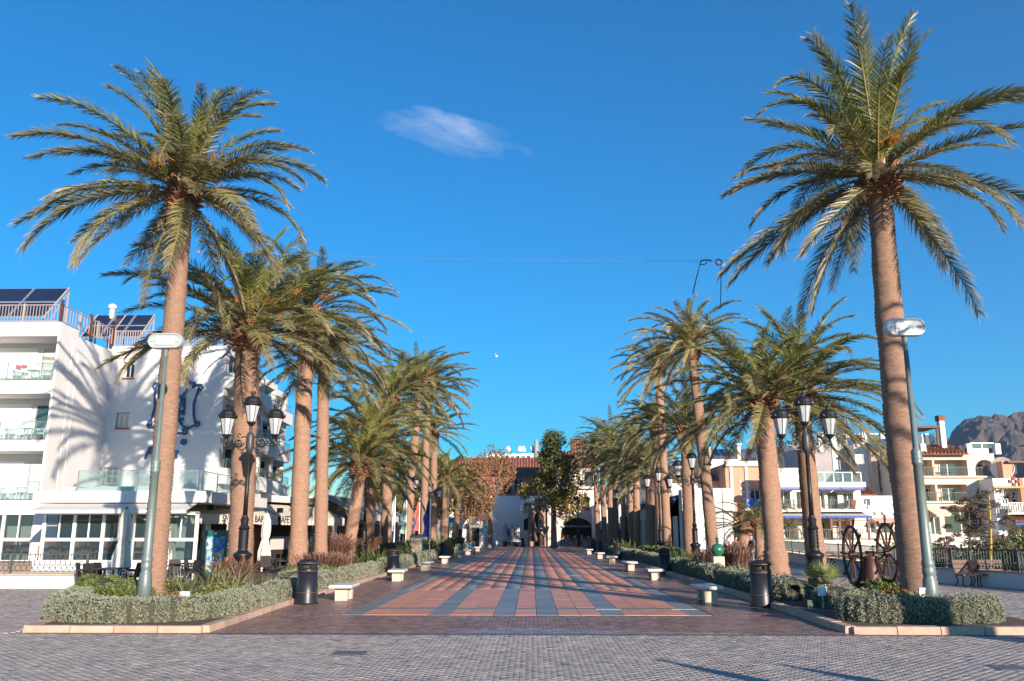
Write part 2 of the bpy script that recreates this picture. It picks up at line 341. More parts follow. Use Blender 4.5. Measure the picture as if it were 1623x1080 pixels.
tag(m.build('plaza_ground', [FARP]), kind='structure')
# sheets under/after the modelled pavers
m = MB(); m.box(-30, 20.2, -20, 9, ZB, 0.0); m.box(-40, BLX0, 46, 128, ZB, 0.0); m.box(-22, 22, 127.5, 168, ZB, 0.0)
tag(m.build('walkway', FARP), kind='structure')
promenade = tag(link('promenade', None), kind='structure') if False else None
m = MB(); m.box(-5.25, 4.92, 24.0, 127.5, ZB, -0.012); promenade = tag(m.build('promenade_paving', JOINT), kind='structure')
TW = 0.5915
def prom_m(I, J, v):
    gcols = {0, 4, 7, 9, 12, 16}
    g = np.isin(I, list(gcols)); bandrow = (J % 17) == 3
    return np.where(g, 1, np.where(bandrow, 2, 0)).astype(int)
def prom_keep(I): return I
pavers('red', None, -5.19, -5.19+17*TW, 24.1, 127.3, TW, 0.592, 0.0, prom_m, promenade, gap=0.008, bond=False, tilt=0.0008, piece='promenade_tile', seed=3)
m = MB(); m.box(-7.45, 7.25, 19.55, 24.0, ZB, -0.012); m.box(-7.45, -5.25, 24.0, 127.5, ZB, -0.012); m.box(4.92, 7.25, 24.0, 127.5, ZB, -0.012)
m.box(-7.45, -5.25, 66.2, 127.5, -0.012, -0.001); m.box(4.92, 7.25, 66.2, 127.5, -0.012, -0.001)
brown = tag(m.build('brick_border', mat('brown_far', (0.20,0.13,0.115), 0.4, (0.15,0.10,0.09), 3)), kind='structure')
pavers('brown', None, -7.42, 7.22, 19.75, 24.05, 0.21, 0.105, 0.0, lambda I, J, v: np.zeros(len(I), int), brown, gap=0.008, piece='brick_paver', tilt=0.001, seed=4)
pavers('brown', None, -7.42, -5.22, 24.1, 66, 0.21, 0.105, 0.0, lambda I, J, v: np.zeros(len(I), int), brown, gap=0.008, piece='brick_paver', near=0, tilt=0.001, seed=5)
pavers('brown', None, 4.9, 7.22, 24.1, 66, 0.21, 0.105, 0.0, lambda I, J, v: np.zeros(len(I), int), brown, gap=0.008, piece='brick_paver', near=0, tilt=0.001, seed=6)
m = MB(); m.box(-30, 20.2, 9, 19.56, ZB, -0.011); m.box(-30, BLX0-0.2, 19.56, 46, ZB, -0.011); greyp = tag(m.build('grey_cobbles', JOINT), kind='structure')
pavers('grey', None, -14, 14, 12.6, 19.5, 0.20, 0.10, 0.0, lambda I, J, v: np.zeros(len(I), int), greyp, gap=0.007, piece='grey_paver', tilt=0.0018, seed=7)
pavers('grey', None, -30, -14, 12.6, 19.5, 0.20, 0.10, 0.0, lambda I, J, v: np.zeros(len(I), int), greyp, gap=0.007, piece='grey_paver', near=0, seed=8)
pavers('grey', None, 14, 20, 12.6, 19.5, 0.20, 0.10, 0.0, lambda I, J, v: np.zeros(len(I), int), greyp, gap=0.007, piece='grey_paver', near=0, seed=9)
pavers('grey', None, -14, 20, 9, 12.6, 0.20, 0.10, 0.0, lambda I, J, v: np.zeros(len(I), int), greyp, gap=0.007, piece='grey_paver', near=0, seed=19)
pavers('grey', None, -30, -11.6, 19.7, 45.9, 0.20, 0.10, 0.0, lambda I, J, v: np.zeros(len(I), int), greyp, skip=lambda x, y: x > -11.6-(y-19.7)*0.28, gap=0.007, piece='grey_paver', near=0, seed=10)
m = MB(); m.box(11.9, 20.4, 19.95, 40.5, 0.0, 0.105); m.box(11.9, 22, 40.5, 127.5, 0.0, 0.12); rw = tag(m.build('raised_walkway', FARP), kind='structure')
pavers('grey', None, 11.9, 20.3, 20.0, 40.4, 0.20, 0.10, 0.125, lambda I, J, v: np.zeros(len(I), int), rw, gap=0.007, piece='grey_paver', near=0, seed=11)
m = MB(); m.box(-11.3, 20.2, 19.5, 19.72, -0.015, 0.003); tag(m.build('paving_strip', mat('dark_strip', (0.085,0.083,0.09), 0.5, (0.065,0.065,0.07), 2)), kind='structure')
for (px_, py_, lb_) in ((910, 913, 'farthest pale inset plate in the promenade paving'), (928, 932, 'pale inset plate in the grey paving band, second from the front'), (964, 966, 'pale inset plate in the grey paving band nearest the middle front'), (1021, 932, 'pale inset plate at the right edge band of the promenade'), (1083, 966, 'pale inset plate at the front right corner of the promenade')):
    g_ = gnd(px_, py_, 0); m = MB(); m.box(-.36, .36, -.15, .15, -.01, .006); o = m.local('inset_plate', mat('pale_plate', (0.5,0.5,0.48), .4, (0.38,0.38,0.37), 6)); o.location = g_; tag(o, lb_, 'plate', 'inset plates in the promenade')
for (x_, y_, lb_) in ((-3.4, 16.6, 'square iron drain cover in the foreground paving left of the middle'), (7.9, 15.1, 'square iron drain cover in the foreground paving at right')):
    m = MB(); m.box(-.3, .3, -.3, .3, -.01, .004); m.box(-.26, .26, -.26, .26, .0, .009); o = m.local('drain_cover', mat('worn_iron', (0.16,0.15,0.15), .5, (0.11,0.10,0.10), 9, .4, 30)); o.location = (x_, y_, 0); tag(o, lb_, 'drain cover')
# kerbs: every stone an object
def kerb(name, label, pts, parent_loc, step=1.0, wd=0.28, h=0.15):
    root = thing(name, label, 'kerb', parent_loc, 'stone kerbs round the planting strips')
    k = 0
    pool = []
    for q in range(4):
        mm = MB(); L = 0.5; e = 0.012; j = [rng.uniform(-.008, .008) for _ in range(4)]
        mm.hexa([(-L+e,-wd/2,-.03),(L-e,-wd/2,-.03),(L-e,wd/2,-.03),(-L+e,wd/2,-.03),(-L+e,-wd/2+.02,h+j[0]),(L-e,-wd/2+.02,h+j[1]),(L-e,wd/2-.02,h+j[2]),(-L+e,wd/2-.02,h+j[3])])
        pool.append(mm.mesh('kerb_stone', STONE))
    for p, q in zip(pts[:-1], pts[1:]):
        p, q = Vector((*p, 0)), Vector((*q, 0)); d = q-p; n = max(1, round(d.length/step)); a = math.atan2(d.y, d.x)
        for i in range(n):
            c = p+d*((i+0.5)/n); o = link('kerb_stone', pool[k % 4], root); k += 1
            o.location = c-Vector(parent_loc); o.rotation_euler = (0, 0, a+rng.uniform(-.006, .006)); o.scale = (d.length/n/1.0, 1, 1)
    return root
kerb('kerb', 'pinkish stone kerb along the left planting strip, turning at the front left corner', [(-14.6, 34), (-11.3, 19.85), (-7.35, 19.85), (-7.6, 28), (-7.6, 64)], (-7.6, 28, 0))
kerb('kerb', 'pinkish stone kerb along the right planting strip, running out past the right edge', [(19.5, 20.05), (11.9, 20.05), (7.1, 20.0), (7.25, 27), (7.35, 64)], (7.3, 28, 0))
def bed(name, poly, z=0.11):
    mm = MB(); n = len(poly); mm.add([(x, y, z) for x, y in poly]+[(x, y, ZB) for x, y in poly], [tuple(range(n))]+[(i, i+n, (i+1) % n+n, (i+1) % n) for i in range(n)])
    return tag(mm.build(name, SOIL), kind='structure')
bed('planting_soil', [(-7.5, 20.0), (-7.65, 28), (-7.7, 127), (-14.4, 127), (-14.6, 34), (-11.2, 20.0)])
bed('planting_soil', [(7.25, 20.1), (11.9, 20.1), (11.9, 127), (7.45, 127), (7.4, 27)], 0.118)
# ------------------------------------------------------------------ mountains
def mountain(name, cols, y0, y1, prof, seed, material, base=-10):
    from mathutils import noise
    nx, ny = cols, 110; V = []; F = []
    for j in range(ny):
        t = j/(ny-1); Y = y0+(y1-y0)*t
        for i in range(nx):
            px = prof[0][0]+(prof[-1][0]-prof[0][0])*i/(nx-1)
            for (a, b) in zip(prof[:-1], prof[1:]):
                if a[0] <= px <= b[0]: k = (px-a[0])/(b[0]-a[0]); py = a[1]+(b[1]-a[1])*k; break
            top = at(px, py+7, y1); X = top.x*(0.72+0.28*t)*1.0
            f = max(0, min(1, t/0.92)) if t < .92 else 1.0-(t-.92)*1.5
            q = Vector((X*0.0034, Y*0.0034, seed)); rd = 1-abs(noise.noise(q*1.3)*2); rd2 = 1-abs(noise.noise(q*3.7+Vector((5,0,0)))*2); rd3 = noise.noise(q*11)
            env = math.sin(min(1, t/.92)*PI) if t < .92 else 0.0
            z = base+(top.z-base)*(0.30*f+0.70*f**1.8)+(top.z)*(env*(0.34*(rd-.6)+0.20*(rd2-.5))+0.05*rd3*min(1, t*4)+0.012*noise.noise(q*30))
            V.append((X, Y, z))
    for j in range(ny-1):
        for i in range(nx-1): a = j*nx+i; F.append((a, a+1, a+nx+1, a+nx))
    mm = MB(); mm.add(V, F); return tag(mm.build(name, material, smooth=False), kind='structure')
MTN = mat('mountain_rock', (0.115,0.088,0.082), 0.95, (0.03,0.036,0.032), 0.012, grime=(0.05, 0.45, (0.24,0.17,0.14)), detail=12)
mountain('mountain', 330, 1500, 3300, [(1400, 735), (1470, 712), (1490, 696), (1498, 680), (1520, 665), (1545, 660), (1580, 661), (1600, 657), (1623, 655), (1700, 640), (1900, 610), (2300, 560)], 3.1, MTN)
mountain('distant_mountain', 260, 4200, 6200, [(900, 790), (1000, 752), (1100, 722), (1150, 714), (1190, 707), (1260, 702), (1330, 690), (1400, 688), (1440, 680), (1470, 686), (1520, 700), (1600, 720), (1800, 740)], 8.7, MTN)
hz = bpy.data.materials.new('haze_air'); hz.use_nodes = True; hz.node_tree.nodes.remove(hz.node_tree.nodes['Principled BSDF']); pv = hz.node_tree.nodes.new('ShaderNodeVolumePrincipled'); pv.inputs['Color'].default_value = (0.50, 0.70, 1.0, 1); pv.inputs['Density'].default_value = 0.00005; pv.inputs['Anisotropy'].default_value = 0.2
hz.node_tree.links.new(pv.outputs[0], hz.node_tree.nodes['Material Output'].inputs['Volume'])
m = MB(); m.box(-9500, 9500, -3500, 12500, -13.5, 1500); tag(m.build('haze', hz), kind='stuff')
# ------------------------------------------------------------------ cloud (thin sheet of vapour high up)
def cloud():
    c = at(715, 210, 3000); m = MB(); nx, ny = 24, 16
    from mathutils import noise
    u = (at(835, 265, 3000)-at(590, 160, 3000)); hgt = 380
    V = []; F = []
    for j in range(ny+1):
        for i in range(nx+1):
            p = c+Vector((-520+1040*i/nx, -330+660*j/ny, 0)); p.z += noise.noise(p*0.004)*40; V.append(p)
    for j in range(ny):
        for i in range(nx): a = j*(nx+1)+i; F.append((a, a+1, a+nx+2, a+nx+1))
    m.add(V, F)
    M = bpy.data.materials.new('cloud_vapour'); M.use_nodes = True; t = M.node_tree; N = t.nodes; L = t.links; N.remove(N['Principled BSDF'])
    df = N.new('ShaderNodeBsdfTranslucent'); df.inputs['Color'].default_value = (0.9, 0.9, 0.9, 1); d2 = N.new('ShaderNodeBsdfDiffuse'); ad = N.new('ShaderNodeAddShader'); L.new(df.outputs[0], ad.inputs[0]); L.new(d2.outputs[0], ad.inputs[1])
    tr = N.new('ShaderNodeBsdfTransparent'); ms = N.new('ShaderNodeMixShader')
    tc = N.new('ShaderNodeTexCoord'); mp = N.new('ShaderNodeMapping'); mp.inputs['Scale'].default_value = (0.0042, 0.0095, 0.01); L.new(tc.outputs['Object'], mp.inputs[0])
    no = N.new('ShaderNodeTexNoise'); no.inputs['Scale'].default_value = 1.0; no.inputs['Detail'].default_value = 9; no.inputs['Roughness'].default_value = 0.62; no.inputs['Distortion'].default_value = 0.4; L.new(mp.outputs[0], no.inputs['Vector'])
    m2 = N.new('ShaderNodeMapping'); m2.inputs['Rotation'].default_value = (0, 0, R(30)); m2.inputs['Scale'].default_value = (1/430, 1/235, 0); L.new(tc.outputs['Object'], m2.inputs[0])
    ln = N.new('ShaderNodeVectorMath'); ln.operation = 'LENGTH'; L.new(m2.outputs[0], ln.inputs[0])
    mr = N.new('ShaderNodeMapRange'); mr.inputs['From Min'].default_value = 0.25; mr.inputs['From Max'].default_value = 1.0; mr.inputs['To Min'].default_value = 0.22; mr.inputs['To Max'].default_value = -0.28; L.new(ln.outputs['Value'], mr.inputs['Value'])
    ma = N.new('ShaderNodeMath'); ma.operation = 'ADD'; L.new(no.outputs['Fac'], ma.inputs[0]); L.new(mr.outputs[0], ma.inputs[1])
    m3 = N.new('ShaderNodeMapRange'); m3.inputs['From Min'].default_value = 0.42; m3.inputs['From Max'].default_value = 0.86; m3.inputs['To Max'].default_value = 0.40; L.new(ma.outputs[0], m3.inputs['Value'])
    L.new(m3.outputs[0], ms.inputs[0]); L.new(tr.outputs[0], ms.inputs[1]); L.new(ad.outputs[0], ms.inputs[2]); L.new(ms.outputs[0], N['Material Output'].inputs['Surface'])
    me = m.mesh('cloud', M, True, tuple(c)); o = link('cloud', me); o.location = c; o.rotation_euler = (0, 0, R(36))
    tag(o, 'thin wispy white cloud alone in the blue sky above the promenade', 'cloud'); o['kind'] = 'structure'
    return o
cloud()

# ================================================================== BUILDINGS
class Fr:
    """wall frame: u along the wall, z up, n towards the viewer"""
    def __init__(s, x, y, a=0.0): s.x, s.y, s.c, s.s = x, y, math.cos(a), math.sin(a); s.a = a
    def p(s, u, n, z): return (s.x+u*s.c+n*s.s, s.y+u*s.s-n*s.c, z)
    def box(s, mb, u0, u1, n0, n1, z0, z1):
        P = s.p; return mb.hexa([P(u0,n1,z0),P(u1,n1,z0),P(u1,n0,z0),P(u0,n0,z0),P(u0,n1,z1),P(u1,n1,z1),P(u1,n0,z1),P(u0,n0,z1)])
def skin_wall(fr, mb, u0, u1, z0, z1, holes, d=0.22, n=0.0):
    """wall skin of thickness d with rectangular / arched openings (u0,u1,z0,z1[,'arch'])"""
    us = sorted({u0, u1, *[h[0] for h in holes], *[h[1] for h in holes]}); zs = sorted({z0, z1, *[h[2] for h in holes], *[h[3] for h in holes]})
    for z_a, z_b in zip(zs[:-1], zs[1:]):
        run = None
        for u_a, u_b in zip(us[:-1], us[1:]):
            c = ((u_a+u_b)/2, (z_a+z_b)/2); hole = any(h[0] < c[0] < h[1] and h[2] < c[1] < h[3] for h in holes)
            if hole:
                if run: fr.box(mb, run[0], run[1], n-d, n, z_a, z_b); run = None
            else: run = (run[0] if run else u_a, u_b)
        if run: fr.box(mb, run[0], run[1], n-d, n, z_a, z_b)
    for h in holes:
        if len(h) > 4:
            a, b, zt = h[0], h[1], h[3]; rr = (b-a)/2; ry = min(rr, (h[3]-h[2])*0.6); cu = (a+b)/2; K = 14
            for i in range(K):
                t0, t1 = PI*i/K, PI*(i+1)/K; ua, ub = cu-rr*math.cos(t0), cu-rr*math.cos(t1); za, zb = zt-ry+ry*math.sin(t0), zt-ry+ry*math.sin(t1)
                P = fr.p; mb.hexa([P(ua,n-.001,za),P(ub,n-.001,zb),P(ub,n-d,zb),P(ua,n-d,za),P(ua,n-.001,zt+.001),P(ub,n-.001,zt+.001),P(ub,n-d,zt+.001),P(ua,n-d,zt+.001)])
def window(fr, root, u0, u1, z0, z1, n=-0.18, cols=2, rows=1, fm=None, gm=None, t=0.06, sill=None, curtain=0.0):
    mb = MB(); fm = fm or WHITE2; gm = gm or GLASS
    fr.box(mb, u0, u0+t, n, n+.06, z0, z1); fr.box(mb, u1-t, u1, n, n+.06, z0, z1); fr.box(mb, u0+t, u1-t, n, n+.06, z1-t, z1); fr.box(mb, u0+t, u1-t, n, n+.06, z0, z0+t)
    for i in range(1, cols): c = u0+(u1-u0)*i/cols; fr.box(mb, c-t/2, c+t/2, n, n+.055, z0+t, z1-t)
    for j in range(1, rows): c = z0+(z1-z0)*j/rows; fr.box(mb, u0+t, u1-t, n+.002, n+.05, c-t/2, c+t/2)
    o = mb.build('window', fm, root)
    for i in range(cols):
        pm = MB(); a = u0+(u1-u0)*i/cols+(t if i == 0 else t/2); b = u0+(u1-u0)*(i+1)/cols-(t if i == cols-1 else t/2); fr.box(pm, a, b, n+.015, n+.03, z0+t, z1-t)
        q = link('pane', pm.mesh('pane', CURT if rng.random() < curtain else gm, False, wloc(root)), o)
    if sill: sm = MB(); fr.box(sm, u0-.08, u1+.08, n, .06, z0-.09, z0-.002); link('sill', sm.mesh('sill', sill, False, wloc(root)), o)
    return o
def glass_rail(fr, root, u0, u1, n, z0, h=0.95, step=1.6):
    mb = MB(); k = max(1, round((u1-u0)/step))
    fr.box(mb, u0, u1, n-.02, n+.02, z0+h, z0+h+.04)
    for i in range(k+1): u = u0+(u1-u0)*i/k; fr.box(mb, u-.02, u+.02, n-.018, n+.018, z0, z0+h)
    o = mb.build('balcony_railing', ALU, root)
    for i in range(k): pm = MB(); fr.box(pm, u0+(u1-u0)*i/k+.03, u0+(u1-u0)*(i+1)/k-.03, n-.006, n+.006, z0+.04, z0+h-.02); link('pane', pm.mesh('pane', RAILG, False, wloc(root)), o)
    return o
def bar_rail(fr, root, u0, u1, n, z0, h=1.0, step=0.13, material=None, name='balcony_railing', r=.014, posts=0):
    mb = MB(); fr.box(mb, u0, u1, n-.03, n+.03, z0+h-.05, z0+h); fr.box(mb, u0, u1, n-.02, n+.02, z0+.06, z0+.10); u = u0+step
    while u < u1-.02: fr.box(mb, u-r, u+r, n-r, n+r, z0+.10, z0+h-.05); u += step
    k = posts
    for i in range(k+1 if k else 0): u = u0+(u1-u0)*i/k; fr.box(mb, u-.05, u+.05, n-.05, n+.05, z0, z0+h+.05)
    return mb.build(name, material or GRILL, root)
def tile_roof(fr, root, u0, u1, n0, z0, n1, z1, step=0.28, material=None, thick=.12, name='roof'):
    """pitched roof falling from (n0,z0) back to eave (n1,z1), rolls of barrel tiles joined"""
    mb = MB(); P = fr.p
    mb.hexa([P(u0,n1,z1-thick),P(u1,n1,z1-thick),P(u1,n0,z0-thick),P(u0,n0,z0-thick),P(u0,n1,z1),P(u1,n1,z1),P(u1,n0,z0),P(u0,n0,z0)])
    u = u0+step/2; L = math.hypot(n1-n0, z1-z0); k = max(1, int(L/0.8))
    while u < u1:
        for j in range(k):
            mb.av = rng.random(); a, b = j/k, (j+1)/k+.02
            pa = Vector(P(u, n0+(n1-n0)*a, z0+(z1-z0)*a+.03)); pb = Vector(P(u, n0+(n1-n0)*b, z0+(z1-z0)*b+.07)); mb.tube([pa, pb], step*.30, 5)
        u += step
    o = mb.build(name, material or TERRA, root, attr=True); return o
def patio_set(root_loc, seed, label, group, col=None, cat='chair'):
    """white balcony chair"""
    pass

# ---- hotel ---------------------------------------------------------
YF = 44.0
zl = lambda y, Y=YF, x=50: at(x, y, Y).z
hx = at(97, 512, YF).x
hotel = thing('hotel', 'large white hotel with balconies, blue scroll emblem and roof solar panels at left', 'building', (-26, 50, 0))
f0 = Fr(-46, YF, 0); W0 = hx+46
Z = dict(top=zl(512), c3=zl(533), f3=zl(603), b3=zl(624), f2=zl(697), b2=zl(715), f1=zl(793), b1=zl(813), g0=zl(888))
YB = at(183, 548, 50).y
for _ in range(1):
    # depth where the side wall meets the second face: same parapet height
    yy = 44.0
    while at(183, 548, yy).z < Z['top']: yy += .05
    YB = yy
xs2 = hx
mb = MB()
# core behind the balconies, side wall with grooves
mb.box(-46, hx-.02, YF+1.9, YB+12, -0.02, Z['top']-.35)
for a, b in (('c3', 'top'), ('b3', 'f3'), ('b2', 'f2'), ('b1', 'f1')): mb.box(-46, hx, YF, YF+1.9, min(Z[a], Z[b]), max(Z[a], Z[b]))
for a, b in (('f3', 'c3'), ('f2', 'b3'), ('f1', 'b2')):
    for x in (hx-.14, hx-5.3, hx-10.6, hx-15.9): mb.box(x, x+.14, YF+.05, YF+1.9, Z[a], Z[b])
mb.box(hx-.018, hx+.03, YF+1.4, YB, 3.6, Z['top']-.7); mb.box(hx-.02, hx+.06, YF+1.95, YB-.35, 3.8, Z['top']-1.3)
mb.box(-46, hx, YF+.0, YF+.25, Z['top'], Z['top']+.05)
mb.build('wall', WHITE, hotel)
for k, (a, b) in enumerate((('f3', 'c3'), ('f2', 'b3'), ('f1', 'b2'))):
    for x in (hx, hx-5.3, hx-10.6):
        fb = Fr(x-5.16, YF+1.9, 0); mm = MB()
        window(fb, hotel, 3.3, 4.85, Z[a]+.02, Z[a]+2.1, n=0.0, cols=2, fm=ALU, gm=GLASSG, t=.05, curtain=.5)
        fb.box(mm, .4, 3.0, 0, .06, Z[a]+.02, Z[a]+2.15); mm.build('sliding_panel', WHITE2, hotel)
        glass_rail(Fr(x-5.1, YF, 0), hotel, 0, 4.95, -.06, Z[a], .92, 2.4)
        sm = MB(); sm.box(x-5.16, x-.14, YF-.03, YF+.1, Z[a]+.002, Z[a]+.05); sm.build('balcony_sill', SILLR, hotel)
        lm = MB(); lm.box(x-.75, x-.62, YF+1.7, YF+1.87, Z[b]-.55, Z[b]-.25); lm.build('wall_lamp', BLACK, hotel)
# second face
x2 = at(183, 548, YB).x; x3 = at(361, 537, YB).x
f2_ = Fr(hx, YB, 0); zb = lambda y, x=270: at(x, y, YB).z; ub = lambda px, y=650: at(px, y, YB).x-hx
Ztop2 = zb(549, 200)
mb = MB(); holes = [(ub(174), ub(197), zb(768, 190), zb(741, 190)), (ub(185), ub(206), zb(679, 190), zb(654, 190)), (ub(188), ub(207), zb(600, 190), zb(574, 190))]
skin_wall(f2_, mb, 0, x3-hx-1.5, -0.02, Ztop2, holes, .25, 0)
mb.box(hx, x3-1.6, YB+.25, YB+12, -0.02, Ztop2-.02)
f2_.box(mb, .3, x3-hx-.3, 0, .03, zb(683), zb(681)); f2_.box(mb, 0, x3-hx, 0, .06, Ztop2-.75, Ztop2-.70)
mb.build('facade', WHITE, hotel)
for i, h in enumerate(holes): window(f2_, hotel, h[0]+.12, h[1]-.03, h[2]+.03, h[3]-.05, n=-.2, cols=2, rows=2 if i == 0 else 1, sill=SILLR, gm=CURT if i == 1 else None)
# emblem
def curl(c, r0, turns, sgn=1, a0=0.0, n=18, k=0.25):
    return [(c[0]+r0*(1-(1-k)*i/n)*math.cos(a0+sgn*2*PI*turns*i/n), c[1]+r0*(1-(1-k)*i/n)*math.sin(a0+sgn*2*PI*turns*i/n)) for i in range(n+1)]
em = MB()
def emb(pts, r=.07): em.tube([f2_.p(ub(x), .09, zb(y)) for x, y in pts], r, 6)
emb([(247,608),(244,625),(246,645),(243,662),(240,673)]); emb([(314,614),(307,640),(308,658),(312,672)])
emb([(247,609),(255,602),(266,604),(276,602),(290,601),(296,602)]+curl((293,606), 5, .8, 1, -1.5)); emb([(292,610),(300,606),(306,610)]+curl((304,611), 4.5, .7, 1, -1.5)); emb([(303,616),(309,611),(317,611),(320,615),(317,619),(312,616)])
emb(curl((241,673), 5.5, .9, 1, 1.5)); emb([(238,668),(244,678),(256,680),(262,686),(278,688),(292,687)]+curl((296,683), 5.5, .9, -1, 1.6)); emb([(292,676),(303,679),(312,674)]+curl((315,672), 4.5, .9, -1, 2)); emb([(246,612),(243,618),(240,612),(244,607)])
for pts in ([(295,617),(287,632),(283,655),(287,668),(291,674)], [(270,630),(284,628),(292,632),(292,640),(284,641),(276,640)], [(284,641),(293,645),(292,652),(283,653),(272,651)], [(262,650),(280,652),(294,657)], [(264,664),(278,668),(293,664)], [(258,640),(266,650),(272,668)], [(281,618),(274,628),(262,634)]): emb(pts, .085)
em.build('emblem', BLUESIGN, hotel)
for px in (260, 278, 296): dm = MB(); c = f2_.p(ub(px), .06, zb(701)); dm.tube([(c[0], c[1]+.06, c[2]), (c[0], c[1]-.06, c[2])], .19, 16); dm.build('blue_disc', BLUESIGN, hotel)
text_obj('Playa', 1.0, 'hotel_lettering', BLUESIGN, hotel, f2_.p(ub(297)-2.35, .08, zb(727)), 0, .04, shear=.35, bold=.02)
# stepped balcony wing along the promenade
f3_ = Fr(x3, YB, R(90)); zw = lambda y: at(361, y, YB).z
def fr_n(fr): return fr
# frame with n towards +x : u runs away from the camera
fw = Fr(x3, YB, R(90)); fw.s = 1.0; fw.c = 0.0
class FrX(Fr):
    def __init__(s, x, y, sgn=1): s.x, s.y, s.a = x, y, R(90); s.g = sgn
    def p(s, u, n, z): return (s.x+n*s.g, s.y+u, z)
    def box(s, mb, u0, u1, n0, n1, z0, z1): a, b = sorted((s.x+n0*s.g, s.x+n1*s.g)); return mb.box(a, b, s.y+u0, s.y+u1, z0, z1)
WL = 19.0
levels = [(zw(760), zw(692)), (zw(688)+.0, zw(628)), (zw(608)+.0, zw(560))]
for k in range(4):
    fx = FrX(x3-0.55*k, YB+k*4.75); hl = []
    ztk = Ztop2-0.0
    hl = [(0.55, 4.3, lv[0]+.35, lv[1]) for lv in levels]
    mb = MB(); skin_wall(fx, mb, 0, 4.75, -0.02, ztk, hl, 1.5, 0); mb.box(fx.x-9, fx.x-1.5, fx.y+(.4 if k == 0 else 0), fx.y+4.75, -0.02, ztk-.03-.01*k)
    for lv in levels: fx.box(mb, -.0, 4.6, 0.002, .55, lv[0]-.25, lv[0]+.65)
    mb.build('balcony_wing', WHITE, hotel)
    for lv in levels:
        window(FrX(fx.x-1.5, fx.y), hotel, .9, 2.4, lv[0]+.36, lv[0]+2.2, n=0.0, cols=2, gm=GLASSG, curtain=.5)
        fa = Fr(fx.x-1.2, fx.y+4.29); window(Fr(fx.x-1.35, fx.y+4.3, 0), hotel, 0.1, .95, lv[0]+.36, lv[0]+2.2, n=0.0, cols=1, gm=GLASSG, curtain=.3)
        glass_rail(FrX(fx.x, fx.y), hotel, 0.0, 4.6, .45, lv[0]+.65, .55, 1.5)
# roof railings and posts
fr_ = Fr(-46, YF+.12, 0); bar_rail(fr_, hotel, 0, W0-.12, 0, Z['top']+.05, 1.0, .17, PINKRAIL, 'roof_railing', .015, 10)
bar_rail(FrX(hx-.12, YF+.12), hotel, 0, YB-YF+.15, 0, Z['top']+.05, 1.0, .3, PINKRAIL, 'roof_railing', .018, 3)
bar_rail(Fr(hx, YB+.15, 0), hotel, 0.05, x3-hx-.2, 0, Ztop2, 1.0, .15, PINKRAIL, 'roof_railing', .022, 3)
for x, y, z in ((hx-.12, YF+.12, Z['top']), (hx-7.8, YF+.12, Z['top']), (hx-.12, YB+.1, Z['top']), (hx-.1, YF+3.2, Z['top']), (x3-.2, YB+.15, Ztop2), (at(147, 500, YB).x, YB+.1, Ztop2)):
    pm = MB(); pm.box(x-.07, x+.07, y-.07, y+.07, z-.02, z+1.02); pm.lathe([(.10,0),(.12,.04),(.06,.10),(.10,.18),(.08,.26),(.02,.32)], 10, (x, y, z+1.02)); pm.build('railing_post', CHIMR, hotel)
# solar arrays: each panel and its frame
def solar(xa, xb, yb, zb0, zt, cols, rows, dy):
    for i in range(cols):
        for j in range(rows):
            u0, u1 = xa+(xb-xa)*i/cols, xa+(xb-xa)*(i+1)/cols; t0, t1 = j/rows, (j+1)/rows
            P = lambda x, t, o=0: (x, yb+dy*t, zb0+(zt-zb0)*t+o)
            fm = MB(); fm.hexa([P(u0+.02,t0+.01,-.06),P(u1-.02,t0+.01,-.06),P(u1-.02,t1-.01,-.06),P(u0+.02,t1-.01,-.06),P(u0+.02,t0+.01),P(u1-.02,t0+.01),P(u1-.02,t1-.01),P(u0+.02,t1-.01)]); o = fm.build('solar_panel', ALU, hotel)
            gm = MB(); gm.hexa([P(u0+.09,t0+.03,.004),P(u1-.09,t0+.03,.004),P(u1-.09,t1-.03,.004),P(u0+.09,t1-.03,.004),P(u0+.09,t0+.03,.012),P(u1-.09,t0+.03,.012),P(u1-.09,t1-.03,.012),P(u0+.09,t1-.03,.012)]); link('solar_cell', gm.mesh('solar_cell', SOLAR, False, wloc(hotel)), o)
    lg = MB()
    for x in (xa+.1, (xa+xb)/2, xb-.1):
        lg.tube([(x, yb+dy, zt), (x, yb+dy, zb0-1.0)], .05, 5); lg.tube([(x, yb, zb0), (x, yb+dy, zt)], .05, 5); lg.tube([(x, yb, zb0), (x, yb, zb0-1.0)], .05, 5); lg.tube([(x, yb+dy, zt-.2), (x, yb, zb0-1.0)], .03, 5)
    lg.build('panel_rack', PINKRAIL, hotel)
xb_ = at(136, 455, YF+3.6).x
solar(xb_-9.6, xb_-1.0, YF+1.6, Z['top']+.75, at(130, 455, YF+3.6).z, 4, 2, 2.2)
solar(at(150, 500, YB+3).x, at(245, 500, YB+3).x, YB+1.4, Ztop2+.9, at(200, 498, YB+3).z, 3, 2, 1.8)
vm = MB(); vm.lathe([(.16,0),(.16,.5),(.26,.55),(.26,.75),(.1,.85)], 10, (at(177, 500, YB+3).x, YB+3, at(177, 500, YB+3).z-.1)); vm.tube([(at(177, 500, YB+3).x, YB+3, at(177, 500, YB+3).z), (at(177, 500, YB+3).x, YB+3, Ztop2-.4)], .12, 8); vm.build('roof_vent', PALECREAM, hotel)
